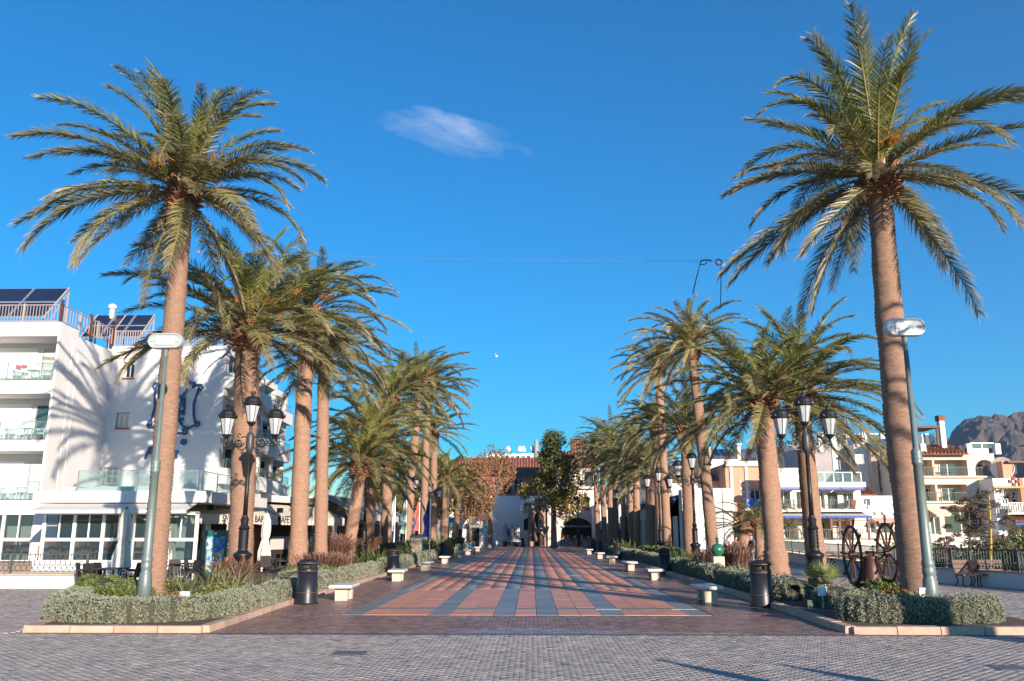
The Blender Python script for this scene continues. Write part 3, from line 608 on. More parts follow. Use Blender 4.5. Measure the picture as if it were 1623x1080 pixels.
# glazed pavilion, its roof terrace and ground floor glazing of the front block
YP = 40.6
px0, px1 = at(63, 850, YP).x, at(312, 850, YP).x; zp = lambda y, x=200: at(x, y, YP).z
ztr, zcl = zp(779), zp(797)
mb = MB(); mb.box(px0-.35, px1+.4, YP-.35, YB, zcl, ztr); mb.box(px0-.2, px1, YP-.02, YP+.15, -.02, zp(889)); mb.box(px0-.2, px0, YP+.15, YF, -.02, zp(889)); 
mb.build('pavilion', WHITE, hotel)
def glazing(fr, us, z0, z1, z2, z3, n=0.0, back=True):
    """white framed glazing: lower lights z0..z1, upper lights z2..z3 split in two"""
    mb = MB()
    fr.box(mb, us[0]-.08, us[-1]+.08, n-.06, n+.06, z3, z3+.14); fr.box(mb, us[0]-.08, us[-1]+.08, n-.06, n+.06, z1, z2); fr.box(mb, us[0]-.08, us[-1]+.08, n-.06, n+.06, z0-.1, z0)
    for u in us: fr.box(mb, u-.075, u+.075, n-.05, n+.07, z0, z3)
    o = mb.build('glazing_frame', WHITE2, hotel)
    for a, b in zip(us[:-1], us[1:]):
        c = (a+b)/2; mm = MB(); fr.box(mm, c-.03, c+.03, n-.03, n+.05, z2, z3); link('mullion', mm.mesh('mullion', WHITE2, False, wloc(hotel)), o)
        for (p, q, r_, s_) in ((a+.075, b-.075, z0, z1), (a+.075, c-.03, z2, z3), (c+.03, b-.075, z2, z3)):
            pm = MB(); fr.box(pm, p, q, n-.01, n+.004, r_, s_); link('pane', pm.mesh('pane', PANEG, False, wloc(hotel)), o)
fp = Fr(px0, YP, 0); up = lambda px: at(px, 850, YP).x-px0
glazing(fp, [up(69), up(117), up(163), up(211), up(261), up(311)], zp(888), zp(858), zp(853), zp(816))
fg = Fr(-46, YF-.02, 0); ug = lambda px: at(px, 850, YF).x+46
glazing(fg, [ug(-92), ug(-43), ug(4), ug(53)], zl(888), zl(858), zl(853), zl(816))
mb = MB(); mb.box(-46, at(62, 850, YF).x, YF-.05, YF+.2, -.02, zl(890)); mb.box(at(55, 850, YF).x, px0-.1, YF-.2, YF+.2, 0, Z['b1']); mb.box(px0-.1, hx, YF+.05, YF+.3, -.02, zcl); mb.build('plinth', WHITE, hotel)
mb = MB(); mb.box(-45, x3-.3, YB-.4, YB-.2, 0, zcl-.02); mb.box(-45, x3-.3, YF+5, YF+5.1, 0, zcl) ; mb.build('interior_wall', mat('interior_teal', (0.12,0.19,0.18), 0.8, (0.28,0.33,0.28), 0.5, stretch=(1,1,.15)), hotel)
# sloping awning over the pavilion front
am = MB(); P = fp.p; L = px1-px0
am.hexa([P(.3,1.5,zp(811)),P(L,1.5,zp(811)),P(L,.36,zp(799)-.03),P(.3,.36,zp(799)-.03),P(.3,1.5,zp(811)+.04),P(L,1.5,zp(811)+.04),P(L,.36,zp(799)),P(.3,.36,zp(799))]); am.box(px0+.3, px1, YP-1.53, YP-1.47, zp(815), zp(811)+.04); am.build('pavilion_awning', AWN, hotel)
glass_rail(fp, hotel, up(112), up(305), -.1, ztr, .95, 2.6)
glass_rail(FrX(px1-.1, YP+.2), hotel, 0, YB-YP-.4, 0, ztr, .95, 2.0)
# wicker chairs seen through the glass
def simple_chair(name, label, material, group=None, cat='chair', arms=True, lattice=False, seat_h=.45):
    r_ = thing(name, label, cat, (0, 0, 0), group)
    a = MB(); a.box(-.24, .24, -.24, .24, seat_h-.05, seat_h); a.local('seat', material, r_)
    b = MB()
    if lattice:
        for k in range(5): b.box(-.22+.1*k, -.18+.1*k, .20, .24, seat_h, seat_h+.38)
        b.box(-.25, .25, .19, .25, seat_h+.38, seat_h+.46)
    else: b.hexa([(-.24,.20,seat_h),(.24,.20,seat_h),(.24,.25,seat_h),(-.24,.25,seat_h),(-.22,.28,seat_h+.46),(.22,.28,seat_h+.46),(.22,.32,seat_h+.46),(-.22,.32,seat_h+.46)])
    b.local('backrest', material, r_)
    for sx in (-1, 1):
        for sy in (-1, 1): l = MB(); l.tube([(sx*.21, sy*.21, seat_h-.04), (sx*.24, sy*.25, 0)], .02, 5); l.local('leg', material, r_)
        if arms: l = MB(); l.box(sx*.25-.025, sx*.25+.025, -.2, .24, seat_h+.2, seat_h+.24); l.box(sx*.25-.02, sx*.25+.02, -.2, -.16, seat_h-.02, seat_h+.2); l.local('armrest', material, r_)
    index_kids(r_); return r_
def simple_table(name, label, material, group=None, w=.75, h=.74, round_=False, leg=None):
    r_ = thing(name, label, 'table', (0, 0, 0), group); a = MB()
    if round_: a.lathe([(w/2, h-.03), (w/2, h)], 20)
    else: a.box(-w/2, w/2, -w/2, w/2, h-.035, h)
    a.local('tabletop', material, r_)
    for sx in (-1, 1):
        for sy in (-1, 1): l = MB(); l.box(sx*(w/2-.09)-.02, sx*(w/2-.09)+.02, sy*(w/2-.09)-.02, sy*(w/2-.09)+.02, 0, h-.035); l.local('leg', leg or material, r_)
    index_kids(r_); return r_
oc = simple_chair('dining_chair', 'orange wooden chair behind the hotel dining room glass', ORANGEW, 'orange chairs in the glazed dining room'); ot = simple_table('dining_table', 'dark orange wooden table behind the hotel dining room glass', DARKW, 'tables in the glazed dining room', .8)
zfl = max(0.0, zp(889)-.12)
fm = MB(); fm.box(-45, px1-.1, YP+.15, YB-.4, 0.0, zfl); fm.build('dining_floor', mat('floor_tile', (0.3,0.2,0.15), .5), hotel)
ordn = ['first', 'second', 'third', 'fourth', 'fifth', 'sixth', 'seventh', 'eighth', 'ninth', 'tenth', 'eleventh', 'twelfth', 'thirteenth', 'fourteenth', 'fifteenth', 'sixteenth']
used = False
for i, px in enumerate((72, 84, 96, 108, 122, 134, 144, 155, 170, 182, 196, 208, 222, 233, 244, 256)):
    place(oc, used, (at(px, 870, 42.1).x, 42.1+.35*(i % 2), zfl), [0.3, PI-.2, 1.4, -1.2][i % 4], 'orange wooden chair behind the pavilion glass, %s from its left corner' % ordn[i], 1.1); used = True
for i, px in enumerate((3, 12, 24, 36, 46)): place(oc, True, (at(px, 870, 45.4).x, 45.4+.4*(i % 2), zfl), [0.3, PI-.2, 1.4][i % 3], 'orange wooden chair behind the glass at the left photo edge, %s from left' % ordn[i], 1.1)
for i, px in enumerate((78, 102, 128, 150, 188, 214, 238)): place(ot, i > 0, (at(px, 870, 42.9).x, 42.9, zfl), 0, 'dark wooden table behind the pavilion glass, %s from its left corner' % ordn[i])
for i, px in enumerate((8, 30)): place(ot, True, (at(px, 870, 46.1).x, 46.1, zfl), 0, 'dark wooden table behind the glass at the left photo edge, %s from left' % ordn[i])
# balcony chairs and tables
wc = simple_chair('balcony_chair', 'white plastic chair on the hotel balcony', WHITE2); wt = simple_table('balcony_table', 'white table on the hotel balcony', WHITE2, w=.6)
nm = {'f3': 'top', 'f2': 'middle', 'f1': 'lowest'}; i = 0
for key in ('f3', 'f2', 'f1'):
    z = Z[key]
    place(wt, i > 0, (at(52, 600, YF+.9).x, YF+.9, z), 0, 'small white table on the %s hotel balcony at the left edge' % nm[key], .95)
    place(wc, i > 0, (at(29, 600, YF+.9).x, YF+.9, z), 1.0, 'white chair left of the table on the %s hotel balcony' % nm[key], .95)
    place(wc, True, (at(74, 600, YF+.8).x, YF+.8, z), -1.2, 'white chair right of the table on the %s hotel balcony' % nm[key], .95); i = 1
m = MB(); 
for dx in (-.2, .12): m.hexa([(dx-.14,-.05,0),(dx+.10,-.05,0.02),(dx+.10,.05,0.02),(dx-.14,.05,0),(dx-.1,-.08,.22),(dx+.16,-.04,.16),(dx+.16,.02,.16),(dx-.1,.08,.22)])
o = m.local('towel', mat('magenta_towel', (0.6,0.03,0.12), .9)); o.location = (at(31, 580, YF+.7).x, YF+.95, Z['f3']+.82); tag(o, 'pink red towel hung over a chair on the top hotel balcony', 'towel')
# ---- low white wall and green iron railing in front of the hotel
lw = at(0, 933, 34.7); lx1 = at(134, 930, 34.7).x
lowall = thing('low_wall', 'low white wall carrying the iron railing at the left edge', 'wall', (-24, 34.7, 0)); m = MB(); m.box(-40, lx1, 34.7, 35.0, -.02, .50); m.build('wall_body', WHITE, lowall); m = MB(); m.box(-40, lx1+.05, 34.62, 35.06, .50, .57); m.build('coping', STONE, lowall); m = MB(); m.box(-40, lx1, 35.06, YP-.4, -.02, .40); m.build('terrace_floor', PALECREAM, lowall)
rl = thing('railing', 'dark green iron railing with rings along its foot, on the low white wall at left', 'railing', (-24, 34.85, .57)); fr0 = Fr(-40, 34.85, 0); LR = lx1+40
m = MB(); fr0.box(m, 0, LR, -.03, .03, 1.30, 1.34); fr0.box(m, 0, LR, -.015, .015, .90, .92); fr0.box(m, 0, LR, -.015, .015, .64, .66)
u = .1
while u < LR: fr0.box(m, u-.012, u+.012, -.012, .012, .90, 1.30); u += .21
m.build('bars', GRILL, rl)['kind'] = 'stuff'
m = MB(); u = .12
while u < LR:
    c = fr0.p(u, 0, .78); m.tube([(c[0]+.11*math.cos(t*PI/6), c[1], c[2]+.11*math.sin(t*PI/6)) for t in range(13)], .014, 4, False); u += .235
m.build('rings', GRILL, rl)['kind'] = 'stuff'
for u in [LR-.05-i*3.1 for i in range(7)]: m = MB(); fr0.box(m, u-.035, u+.035, -.035, .035, .57, 1.36); m.tube([fr0.p(u, .05, .6), fr0.p(u-.1, .25, .55), fr0.p(u, .2, .8), fr0.p(u, .04, 1.1)], .015, 4); m.build('post', GRILL, rl)
# ---- cafe with lettered awnings
A0 = at(303, 815, 42.6); A1 = at(546, 817, 59.0)
ca = math.atan2(A1.y-A0.y, A1.x-A0.x); fc = Fr(A0.x, A0.y, ca); CL = (A1-A0).xy.length
zc = 3.05
cafe = thing('cafe', 'cafe with cream lettered awning over a dark interior behind the first palms at left', 'cafe', (A0.x+3, A0.y+6, 0))
m = MB(); fc.box(m, -1.0, CL+.4, -7, -2.4, -.02, 4.0); m.build('wall', DARK, cafe)
m = MB(); fc.box(m, -1.0, CL+.4, -7, -1.6, 4.0, 4.4); fc.box(m, -.4, -.15, -2.4, -.1, -.02, 4.0)
fc.box(m, CL*.5, CL*.5+.3, -2.4, -2.1, 0, 3.9); m.build('parapet', WHITE, cafe)
for k, (u0, u1) in enumerate(((0, CL*.49), (CL*.51, CL))):
    m = MB(); P = fc.p; m.hexa([P(u0,0,zc),P(u1,0,zc),P(u1,-1.8,zc+.75),P(u0,-1.8,zc+.75),P(u0,0,zc+.04),P(u1,0,zc+.04),P(u1,-1.8,zc+.79),P(u0,-1.8,zc+.79)])
    n_ = int((u1-u0)/.35)
    for j in range(n_):
        a = u0+(u1-u0)*j/n_; b = u0+(u1-u0)*(j+1)/n_; md = (a+b)/2
        m.hexa([P(a,0.02,zc-.42),P(md,0.02,zc-.48),P(md,-.01,zc-.48),P(a,-.01,zc-.42),P(a,0.02,zc+.03),P(md,0.02,zc+.03),P(md,-.01,zc+.03),P(a,-.01,zc+.03)]); m.hexa([P(md,0.02,zc-.48),P(b,0.02,zc-.42),P(b,-.01,zc-.42),P(md,-.01,zc-.48),P(md,0.02,zc+.03),P(b,0.02,zc+.03),P(b,-.01,zc+.03),P(md,-.01,zc+.03)])
    aw = m.build('awning', CANVAS, cafe)
def uc(px):   # position along the cafe front seen at column px
    best = 0; bd = 1e9
    for i in range(300):
        u = CL*i/299; p = Vector(fc.p(u, 0, zc)); dx = p.x; X = p.x*math.cos(YAW)+p.y*math.sin(YAW); Yc = -p.x*math.sin(YAW)+p.y*math.cos(YAW); d = Yc*math.cos(TILT)+(zc-CAM_H)*math.sin(TILT); q = abs(811.5+FPX*X/d-px)
        if q < bd: bd = q; best = u
    return best
text_obj('SNACK', .52, 'awning_lettering', TEXTM, cafe, fc.p(uc(352), .035, zc-.33), ca, .008, bold=.008)
text_obj('BAR', .52, 'awning_lettering', TEXTM, cafe, fc.p(uc(403), .035, zc-.33), ca, .008, bold=.008)
t_ = text_obj('CAFETERIA', .58, 'awning_lettering', TEXTM, cafe, fc.p(uc(439), .035, zc-.34), ca, .008, bold=.008)
for px in (331, 441, 537): m = MB(); u = uc(px); c = fc.p(u, .1, zc+.35); m.box(c[0]-.16, c[0]+.16, c[1]-.1, c[1]+.1, c[2]-.12, c[2]+.16); m.build('floodlight', BLACK, cafe)
for px in (332, 424, 476, 536): m = MB(); c = fc.p(uc(px), -.15, 0); m.tube([(c[0], c[1], 0), (c[0], c[1], zc)], .07, 8); m.build('awning_post', WHITE2, cafe)
# dim fittings in the cafe
for k, (u, ww, z0, z1, mt) in enumerate(((1.2, 2.4, .3, 2.6, GLASSG), (4.2, 1.4, 0, 2.3, BROWNF), (6.2, 1.6, 1.0, 2.2, GLASS), (9.2, 1.5, 0, 2.4, BROWNF), (11.6, 2.2, 1.1, 1.9, CURT), (14.6, 1.7, .9, 2.4, GLASSG), (17, 1.0, 0, 2.4, BROWNF))):
    m = MB(); fc.box(m, u, u+ww, -2.4, -2.3, z0, z1); m.build('cafe_panel', mt, cafe)
# grey awnings farther along
zq = 3.5
A2 = fc.p(CL+.5, 0, 0); A3 = at(640, 828, 84); ga = math.atan2(A3.y-A2[1], A3.x-A2[0]); fq = Fr(A2[0], A2[1], ga); GL = math.hypot(A3.x-A2[0], A3.y-A2[1])
for k in range(3):
    r_ = thing('shop_awning', ('grey sloping shop awning just past the lettered cafe awning', 'grey sloping awning in the middle of the left shop row', 'grey sloping awning farthest along the left shop row')[k], 'awning', fq.p(GL*(k+.5)/3, 0, 0), 'grey shop awnings on the left')
    u0, u1 = GL*k/3+.15, GL*(k+1)/3-.15; P = fq.p; m = MB(); m.hexa([P(u0,.3,zq),P(u1,.3,zq),P(u1,-2.2,zq+1.3),P(u0,-2.2,zq+1.3),P(u0,.3,zq+.04),P(u1,.3,zq+.04),P(u1,-2.2,zq+1.34),P(u0,-2.2,zq+1.34)]); m.build('fabric', mat('grey_awning', (0.36,0.36,0.38), .8, (0.28,0.28,0.31), 1), r_)
    m = MB(); fq.box(m, u0, u1, .28, .32, zq-.45, zq); m.build('valance', AWN, r_)
    for u in (u0+.1, u1-.1): m = MB(); c = P(u, .1, 0); m.tube([(c[0], c[1], 0), (c[0], c[1], zq)], .05, 6); m.build('post', WHITE2, r_)
shops = thing('shop_row', 'dark fronted low shops under the grey awnings at left', 'building', fq.p(GL/2, -5, 0)); m = MB(); fq.box(m, 0, GL, -8, -2.4, -.02, 4.6); m.build('wall', WHITE, shops)
for k in range(7): m = MB(); fq.box(m, GL*k/7+.25, GL*(k+1)/7-.25, -2.4, -2.34, .1, 2.9); m.build('shop_front', [DARK, GLASS, BROWNF, GLASSG][k % 4], shops)

# ---- houses at the far end of the square ---------------------------
def house(name, label, px0, px1, Y, ytop, depth, material, wins=(), eave=None, roof=None, cat='building', ybot=None, arches=(), gm=None, fm=None, group=None, back=True, zbase=None, log=()):
    xa, xb = at(px0, 850, Y).x, at(px1, 850, Y).x; zt = at((px0+px1)/2, ytop, Y).z; dd = 1.5 if log else .35; z0 = ZB if zbase is None else zbase
    r_ = thing(name, label, cat, ((xa+xb)/2, Y+depth/2, z0), group); fr = Fr(xa, Y, 0); U = lambda px, y: at(px, y, Y).x-xa; Zf = lambda y: at((px0+px1)/2, y, Y).z
    holes = [(U(a, c), U(b, c), max(z0, Zf(d)), Zf(c)) for a, b, c, d in wins]+[(U(a, c), U(b, c), max(z0, Zf(d)), Zf(c), 'arch') for a, b, c, d in arches]
    mb = MB(); skin_wall(fr, mb, 0, xb-xa, z0, zt, holes, dd, 0); mb.box(xa+.002, xb-.002, Y+dd, Y+depth, z0, zt-.003); mb.build('wall', material, r_)
    for i, h in enumerate(holes):
        if i in log:
            wd_ = h[1]-h[0]; a_ = h[0]+wd_*rng.choice((.18, .32, .45)); window(fr, r_, a_, min(h[1]-.1, a_+min(wd_*.5, 2.6)), h[2]+.02, h[2]+(h[3]-h[2])*.82, n=-1.46, cols=2, rows=1, fm=fm or WHITE2, gm=gm or GLASS, t=.07)
            tb = MB(); fr.box(tb, h[0]+wd_*.3, h[0]+wd_*.3+.7, -.9, -.3, h[2]+.66, h[2]+.72); fr.box(tb, h[0]+wd_*.3+.3, h[0]+wd_*.3+.4, -.65, -.55, h[2], h[2]+.66); tb.build('balcony_table', DARKW, r_); continue
        window(fr, r_, h[0]+.02, h[1]-.02, h[2]+.02, h[3]-.02, n=-.33, cols=2 if h[1]-h[0] < 2.2 else 3, rows=1, fm=fm or (BROWNF if i % 2 else WHITE2), gm=gm or (GLASS if len(h) == 4 else DARK), t=.07)
    return r_, fr, zt, U, Zf, xa, xb
r1, fr, zt, U, Zf, xa, xb = house('white_house', 'white house in shade with dark doorways at the far end of the square', 735, 862, 138, 786, 9, WHITE, [(830,843,797,815), (772,782,790,800), (745,760,832,868), (797,822,838,868), (843,860,838,868)], arches=[(830,844,821,841)])
r2, fr, zt, U, Zf, xa, xb = house('brick_house', 'red brown upper house with tiled roof above the white house at the far end', 730, 862, 147, 752, 8, BRICKRED, [(784,792,762,782), (840,850,764,780)], arches=[(815,829,760,783), (798,810,764,783), (832,843,766,783)])
tile_roof(fr, r2, -1, xb-xa+.5, -7, at(830, 726, 154).z, .6, zt-.1, .5)
r3, fr, zt, U, Zf, xa, xb = house('cream_house', 'cream house with wide dark shop arch and balcony at the far end', 862, 947, 136, 738, 10, PALECREAM, [(921,934,788,809), (890,903,752,770), (926,940,748,771)], arches=[(888,943,821,867)], fm=BROWNF)
tile_roof(fr, r3, -.5, xb-xa+.5, -6, at(900, 716, 142).z, .9, zt-.05, .5)
tile_roof(Fr(at(905, 700, 150).x, 150, 0), r3, 0, 3.2, -4, at(925, 696, 154).z, 0, at(925, 722, 150).z, .5)
m = MB(); fr.box(m, U(915, 770), U(942, 770), 0, .9, Zf(775), Zf(773)); m.build('balcony_slab', WHITE, r3); bar_rail(fr, r3, U(915, 770), U(942, 770), .85, Zf(773), 1.0, .2)
m = MB(); fr.box(m, U(890, 840), U(942, 840), -.3, .35, Zf(836), Zf(833)); fr.box(m, U(890, 850), U(942, 850), -.3, .3, Zf(868), Zf(853)); m.build('shop_counter', mat('shop_cream', (0.5,0.47,0.42), .6, (0.1,0.1,0.1), 2), r3)
for k in range(9): m = MB(); u = U(893+k*5.5, 850); fr.box(m, u, u+.28, -.2, .25, Zf(852.8), Zf(849)+rng.uniform(-.1, .15)); m.build('goods', [REDC, CURT, GREENS, PALECREAM][k % 4], r3)
r4, fr, zt, U, Zf, xa, xb = house('porch', 'brown stucco porch with a small arch in front of the white house', 837, 868, 135, 806, 2.5, mat('brown_stucco', (0.40,0.25,0.18), .9, (0.33,0.20,0.15), 1), [], arches=[(846,862,813,838), (845,863,845,868)])
r5, fr, zt, U, Zf, xa, xb = house('white_shop', 'white shop with blue signs behind the bench at the far left', 688, 765, 131, 790, 12, WHITE, [(697,706,795,812), (716,726,798,812), (745,756,795,812), (693,712,832,868), (717,733,838,868), (739,760,836,868)])
for (a, b, c, d) in ((745, 754, 826, 833), (765, 773, 833, 839)): m = MB(); p = at(a, c, 129.5); q = at(b, d, 129.5); m.box(p.x, q.x, 129.4, 129.6, q.z, p.z); tag(m.centred('shop_sign', CYAN), 'bright blue shop sign hanging by the plane tree, the %s of two' % ('left' if a < 760 else 'right'), 'sign')
m = MB(); p = at(708, 825, 122); q = at(721, 833, 122); m.hexa([(p.x,121.5,q.z),(q.x,121.5,q.z),(q.x,124,p.z),(p.x,124,p.z),(p.x,121.5,q.z+.3),(q.x,121.5,q.z+.3),(q.x,124,p.z+.4),(p.x,124,p.z+.4)]); tag(m.centred('small_awning', CYAN), 'small bright blue awning behind the left palms at the far end', 'awning')
r6, fr, zt, U, Zf, xa, xb = house('far_white_block', 'long white building with a row of windows on the skyline', 770, 846, 215, 719, 10, WHITE, [(776+i*8.4, 781.5+i*8.4, 723, 729.5) for i in range(8)], zbase=ZB)
for px in (805, 824, 829): m = MB(); c = at(px, 716, 214); m.lathe([(.7,0),(.75,.4),(.6,.9),(.3,1.3),(.08,1.4)], 12, c); m.build('roof_dome', PALECREAM, r6)
m = MB(); c = at(845, 714, 180); m.tube([(c.x, c.y, c.z-.6), (c.x+.1, c.y-.8, c.z+.2), (c.x+.15, c.y-.9, c.z+.25)], [.1, .7, .75], 18); o = m.centred('satellite_dish', PALECREAM); tag(o, 'round cream satellite dish on the skyline left of the chimney tower', 'dish')
m = MB(); c = at(850, 712, 178); m.lathe([(.45,-3),(.45,.6),(.36,.6),(.36,1.5),(.42,1.55),(.42,1.7),(.2,1.9)], 12, c); tag(m.centred('chimney_tower', mat('tower_stone', (0.38,0.33,0.30), .9)), 'narrow round chimney tower on the skyline', 'tower')
r7, fr, zt, U, Zf, xa, xb = house('tiled_house', 'low house with long red tiled roof on the skyline behind the plane trees', 690, 905, 168, 739, 9, PALECREAM, [])
tile_roof(fr, r7, -.5, xb-xa+.5, -8, at(800, 729, 176).z, .8, zt-.1, .7)
r8, fr, zt, U, Zf, xa, xb = house('white_terrace_house', 'white house with dark windows behind the yellow tree at left', 556, 690, 118, 770, 12, WHITE, [(600+i*15, 606+i*15, 795, 810) for i in range(6)]+[(598+i*15, 609+i*15, 832, 866) for i in range(6)])
# ---- right side behind the palms
r9, fr, zt, U, Zf, xa, xb = house('low_shop_building', 'long low white building with red sign behind the right palm row', 944, 1066, 128, 800, 10, WHITE, [(950+i*15, 959+i*15, 838, 866) for i in range(7)])
sg = MB(); p = at(985, 818, 127.6); q = at(1046, 827, 127.6); sg.box(p.x, q.x, 127.5, 127.7, q.z, p.z); so = sg.build('sign_board', REDC, r9); text_obj('HE', .8, 'sign_lettering', WHITE2, r9, (at(1016, 826, 127.4).x, 127.45, at(1016, 826, 127.4).z), 0, .02)
# white arcade building nearer the promenade (front and receding side)
YA = 78.0; xa1, xb1 = at(1080, 860, YA).x, at(1152, 860, YA).x; zt1 = at(1110, 777, YA).z
ar = thing('arcade_building', 'white building with tall arch and pilasters between the right palms', 'building', ((xa1+xb1)/2, YA+6, 0)); fr = Fr(xa1, YA, 0); U = lambda px: at(px, 820, YA).x-xa1; Zf = lambda y: at(1110, y, YA).z
m = MB(); skin_wall(fr, m, 0, xb1-xa1, ZB, zt1, [(U(1103), U(1122), 0, Zf(812), 'arch')], .5, 0); m.box(xa1, xb1, YA+.5, YA+14, ZB, zt1-.6); 
for px in (1081, 1101, 1131, 1146): fr.box(m, U(px), U(px)+.75, 0, .35, ZB, zt1+.15)
m.build('wall', WHITE, ar); m = MB(); fr.box(m, U(1103), U(1122), -.49, -.44, 0, Zf(812)); m.build('curtain', CURT, ar)
m = MB()
for k in range(2): fr.box(m, U(1101)+.75*0, U(1131), .02, .06, Zf(806), Zf(805))
m.build('moulding', WHITE2, ar)
fs_ = FrX(xa1, YA+.0, -1); hl = [(1.5+i*4.2, 4.3+i*4.2, .2, 3.6) for i in range(9)]; m = MB(); skin_wall(fs_, m, .55, 44, ZB, zt1-.4, hl, .4, 0); m.box(xa1+.41, xa1+8, YA+14, YA+44, ZB, zt1-.7); m.build('side_wall', WHITE, ar)
for h in hl: m = MB(); fs_.box(m, h[0], h[1], -.4, -.36, h[2], h[3]); m.build('tall_curtain', CURT, ar)
m = MB(); 
for i in range(60): mb_ = m; mb_.av = rng.random(); m.tube([(xa1-.5, YA+.6+i*.7, zt1-.9), (xa1+.3, YA+.6+i*.7, zt1-.45)], .2, 5)
m.build('blue_tile_eave', mat('blue_glazed_tile', (0.03,0.05,0.22), .3), ar)
# second tiled building above it
r10, fr, zt, U, Zf, xa, xb = house('tile_roofed_house', 'white house with red tiled roof rising behind the arcade building', 1058, 1168, 96, 761, 10, WHITE, [(1158,1166,784,800)])
tile_roof(fr, r10, -.4, xb-xa+.3, -4.5, at(1100, 748, 100).z, .7, zt-.05, .38)
# ---- right hillside buildings beyond the parapet
def slab(fr, r_, u0, u1, n0, n1, z0, z1, material=WHITE, name='slab'):
    m = MB(); fr.box(m, u0, u1, n0, n1, z0, z1); return m.build(name, material, r_)
ZB2 = -10.0
rP, fr, zt, U, Zf, xa, xb = house('peach_house', 'peach coloured house with bright blue balcony panels behind the right palms', 1155, 1240, 92, 735, 9, PEACH, [(1189,1205,776,806), (1211,1222,776,800)], zbase=ZB2)
slab(fr, rP, U(1176,800), U(1225,800), -.1, 1.3, Zf(810), Zf(807)); 
for k in range(3): slab(fr, rP, U(1178+14*k,800)+.05, U(1191+14*k,800), 1.2, 1.26, Zf(806.8), Zf(791), BLUEP, 'balcony_panel')
slab(fr, rP, 0, xb-xa, -.3, .35, zt-.3, zt+.25, PALECREAM, 'cornice')
for px in (1158, 1182, 1226): m = MB(); fr.box(m, U(px,780), U(px,780)+.3, 0, .15, ZB2, zt); m.build('downpipe', PALECREAM, rP)
for i in range(4):
    for j in range(6):
        if (i+j) % 2: m = MB(); fr.box(m, U(1172,780)+i*.32, U(1172,780)+i*.32+.26, .02, .08, Zf(793)+j*.36, Zf(793)+j*.36+.26); m.build('wall_block', CURT, rP)
slab(fr, rP, U(1160,850), U(1240,850), 0, 3.0, ZB2, Zf(872), PALECREAM, 'terrace_base'); bar_rail(fr, rP, U(1160,850), U(1240,850), 2.9, Zf(872), 1.0, .2)
for px in (1163, 1178, 1196, 1212): m = MB(); fr.box(m, U(px,850), U(px+9,850), .02, .08, Zf(868), Zf(836)); m.build('french_door', [GLASS, WHITE2][px % 2], rP)
rQ, fr, zt, U, Zf, xa, xb = house('cream_roof_house', 'cream house with solar panels on its roof above the tiled house', 1118, 1178, 112, 728, 9, PALECREAM, [(1140,1150,738,750), (1156,1164,736,748)], zbase=ZB2)
for k in range(3): m = MB(); a = U(1133+k*10,715); b = U(1142+k*10,715); P = fr.p; m.hexa([P(a,0,zt+.4),P(b,0,zt+.4),P(b,-2,zt+1.4),P(a,-2,zt+1.4),P(a,0,zt+.5),P(b,0,zt+.5),P(b,-2,zt+1.5),P(a,-2,zt+1.5)]); m.build('solar_panel', SOLAR, rQ)
m = MB(); fr.box(m, U(1122,720), U(1130,720), -2, -1, zt, zt+1.7); fr.box(m, U(1172,720), U(1177,720), -2, -1, zt, zt+1.9); fr.box(m, U(1170,720), U(1179,720), -2.2, -.8, zt+1.9, zt+2.1); m.build('chimney', PALECREAM, rQ)
rR, fr, zt, U, Zf, xa, xb = house('terrace_restaurant', 'white terraced restaurant building with blue edged awnings beyond the railing', 1226, 1370, 88, 766, 9, PALECREAM, [(1233,1252,778,806), (1262,1275,780,806), (1296,1306,780,806), (1311,1327,781,807), (1336,1352,781,807), (1240,1262,822,853), (1270,1285,822,853), (1300,1318,822,853), (1325,1350,822,853)], zbase=ZB2, log=(5, 6, 7, 8))
slab(fr, rR, -.3, xb-xa+.3, -.1, 1.6, Zf(812), Zf(808.5), WHITE, 'balcony_slab'); slab(fr, rR, -.3, xb-xa+.3, -.1, .8, Zf(773), Zf(765), WHITE, 'cornice')
bar_rail(fr, rR, 0, xb-xa, 1.5, Zf(808.4), .95, .17, posts=5); glass_rail(fr, rR, U(1290,760), xb-xa, .5, zt+.02, 1.0, .9)
slab(fr, rR, U(1226,750), U(1266,750), -.6, .3, zt-.1, zt+1.5, WHITE, 'parapet')
for a, b in ((1232, 1262), (1292, 1325), (1328, 1362)):
    m = MB(); P = fr.p; ua, ubb = U(a,775), U(b,775); m.hexa([P(ua,1.5,Zf(777)),P(ubb,1.5,Zf(777)),P(ubb,.1,Zf(773)),P(ua,.1,Zf(773)),P(ua,1.5,Zf(776)),P(ubb,1.5,Zf(776)),P(ubb,.1,Zf(772)),P(ua,.1,Zf(772))]); m.build('awning', AWN, rR); slab(fr, rR, ua, ubb, 1.5, 1.54, Zf(778.5), Zf(775.5), BLUEA, 'awning_valance')
for a, b in ((1228, 1296), (1298, 1366)):
    m = MB(); P = fr.p; ua, ubb = U(a,815), U(b,815); m.hexa([P(ua,2.6,Zf(820)),P(ubb,2.6,Zf(820)),P(ubb,.1,Zf(813)),P(ua,.1,Zf(813)),P(ua,2.6,Zf(819)),P(ubb,2.6,Zf(819)),P(ubb,.1,Zf(812.5)),P(ua,.1,Zf(812.5))]); m.build('awning', AWN, rR); slab(fr, rR, ua, ubb, 2.6, 2.64, Zf(822), Zf(818.5), BLUEA, 'awning_valance')
slab(fr, rR, -.5, xb-xa+2, 0, 3.2, ZB2, Zf(856), CREAM, 'terrace_base'); bar_rail(fr, rR, -.4, xb-xa+2, 3.1, Zf(856), 1.05, .18, posts=6)
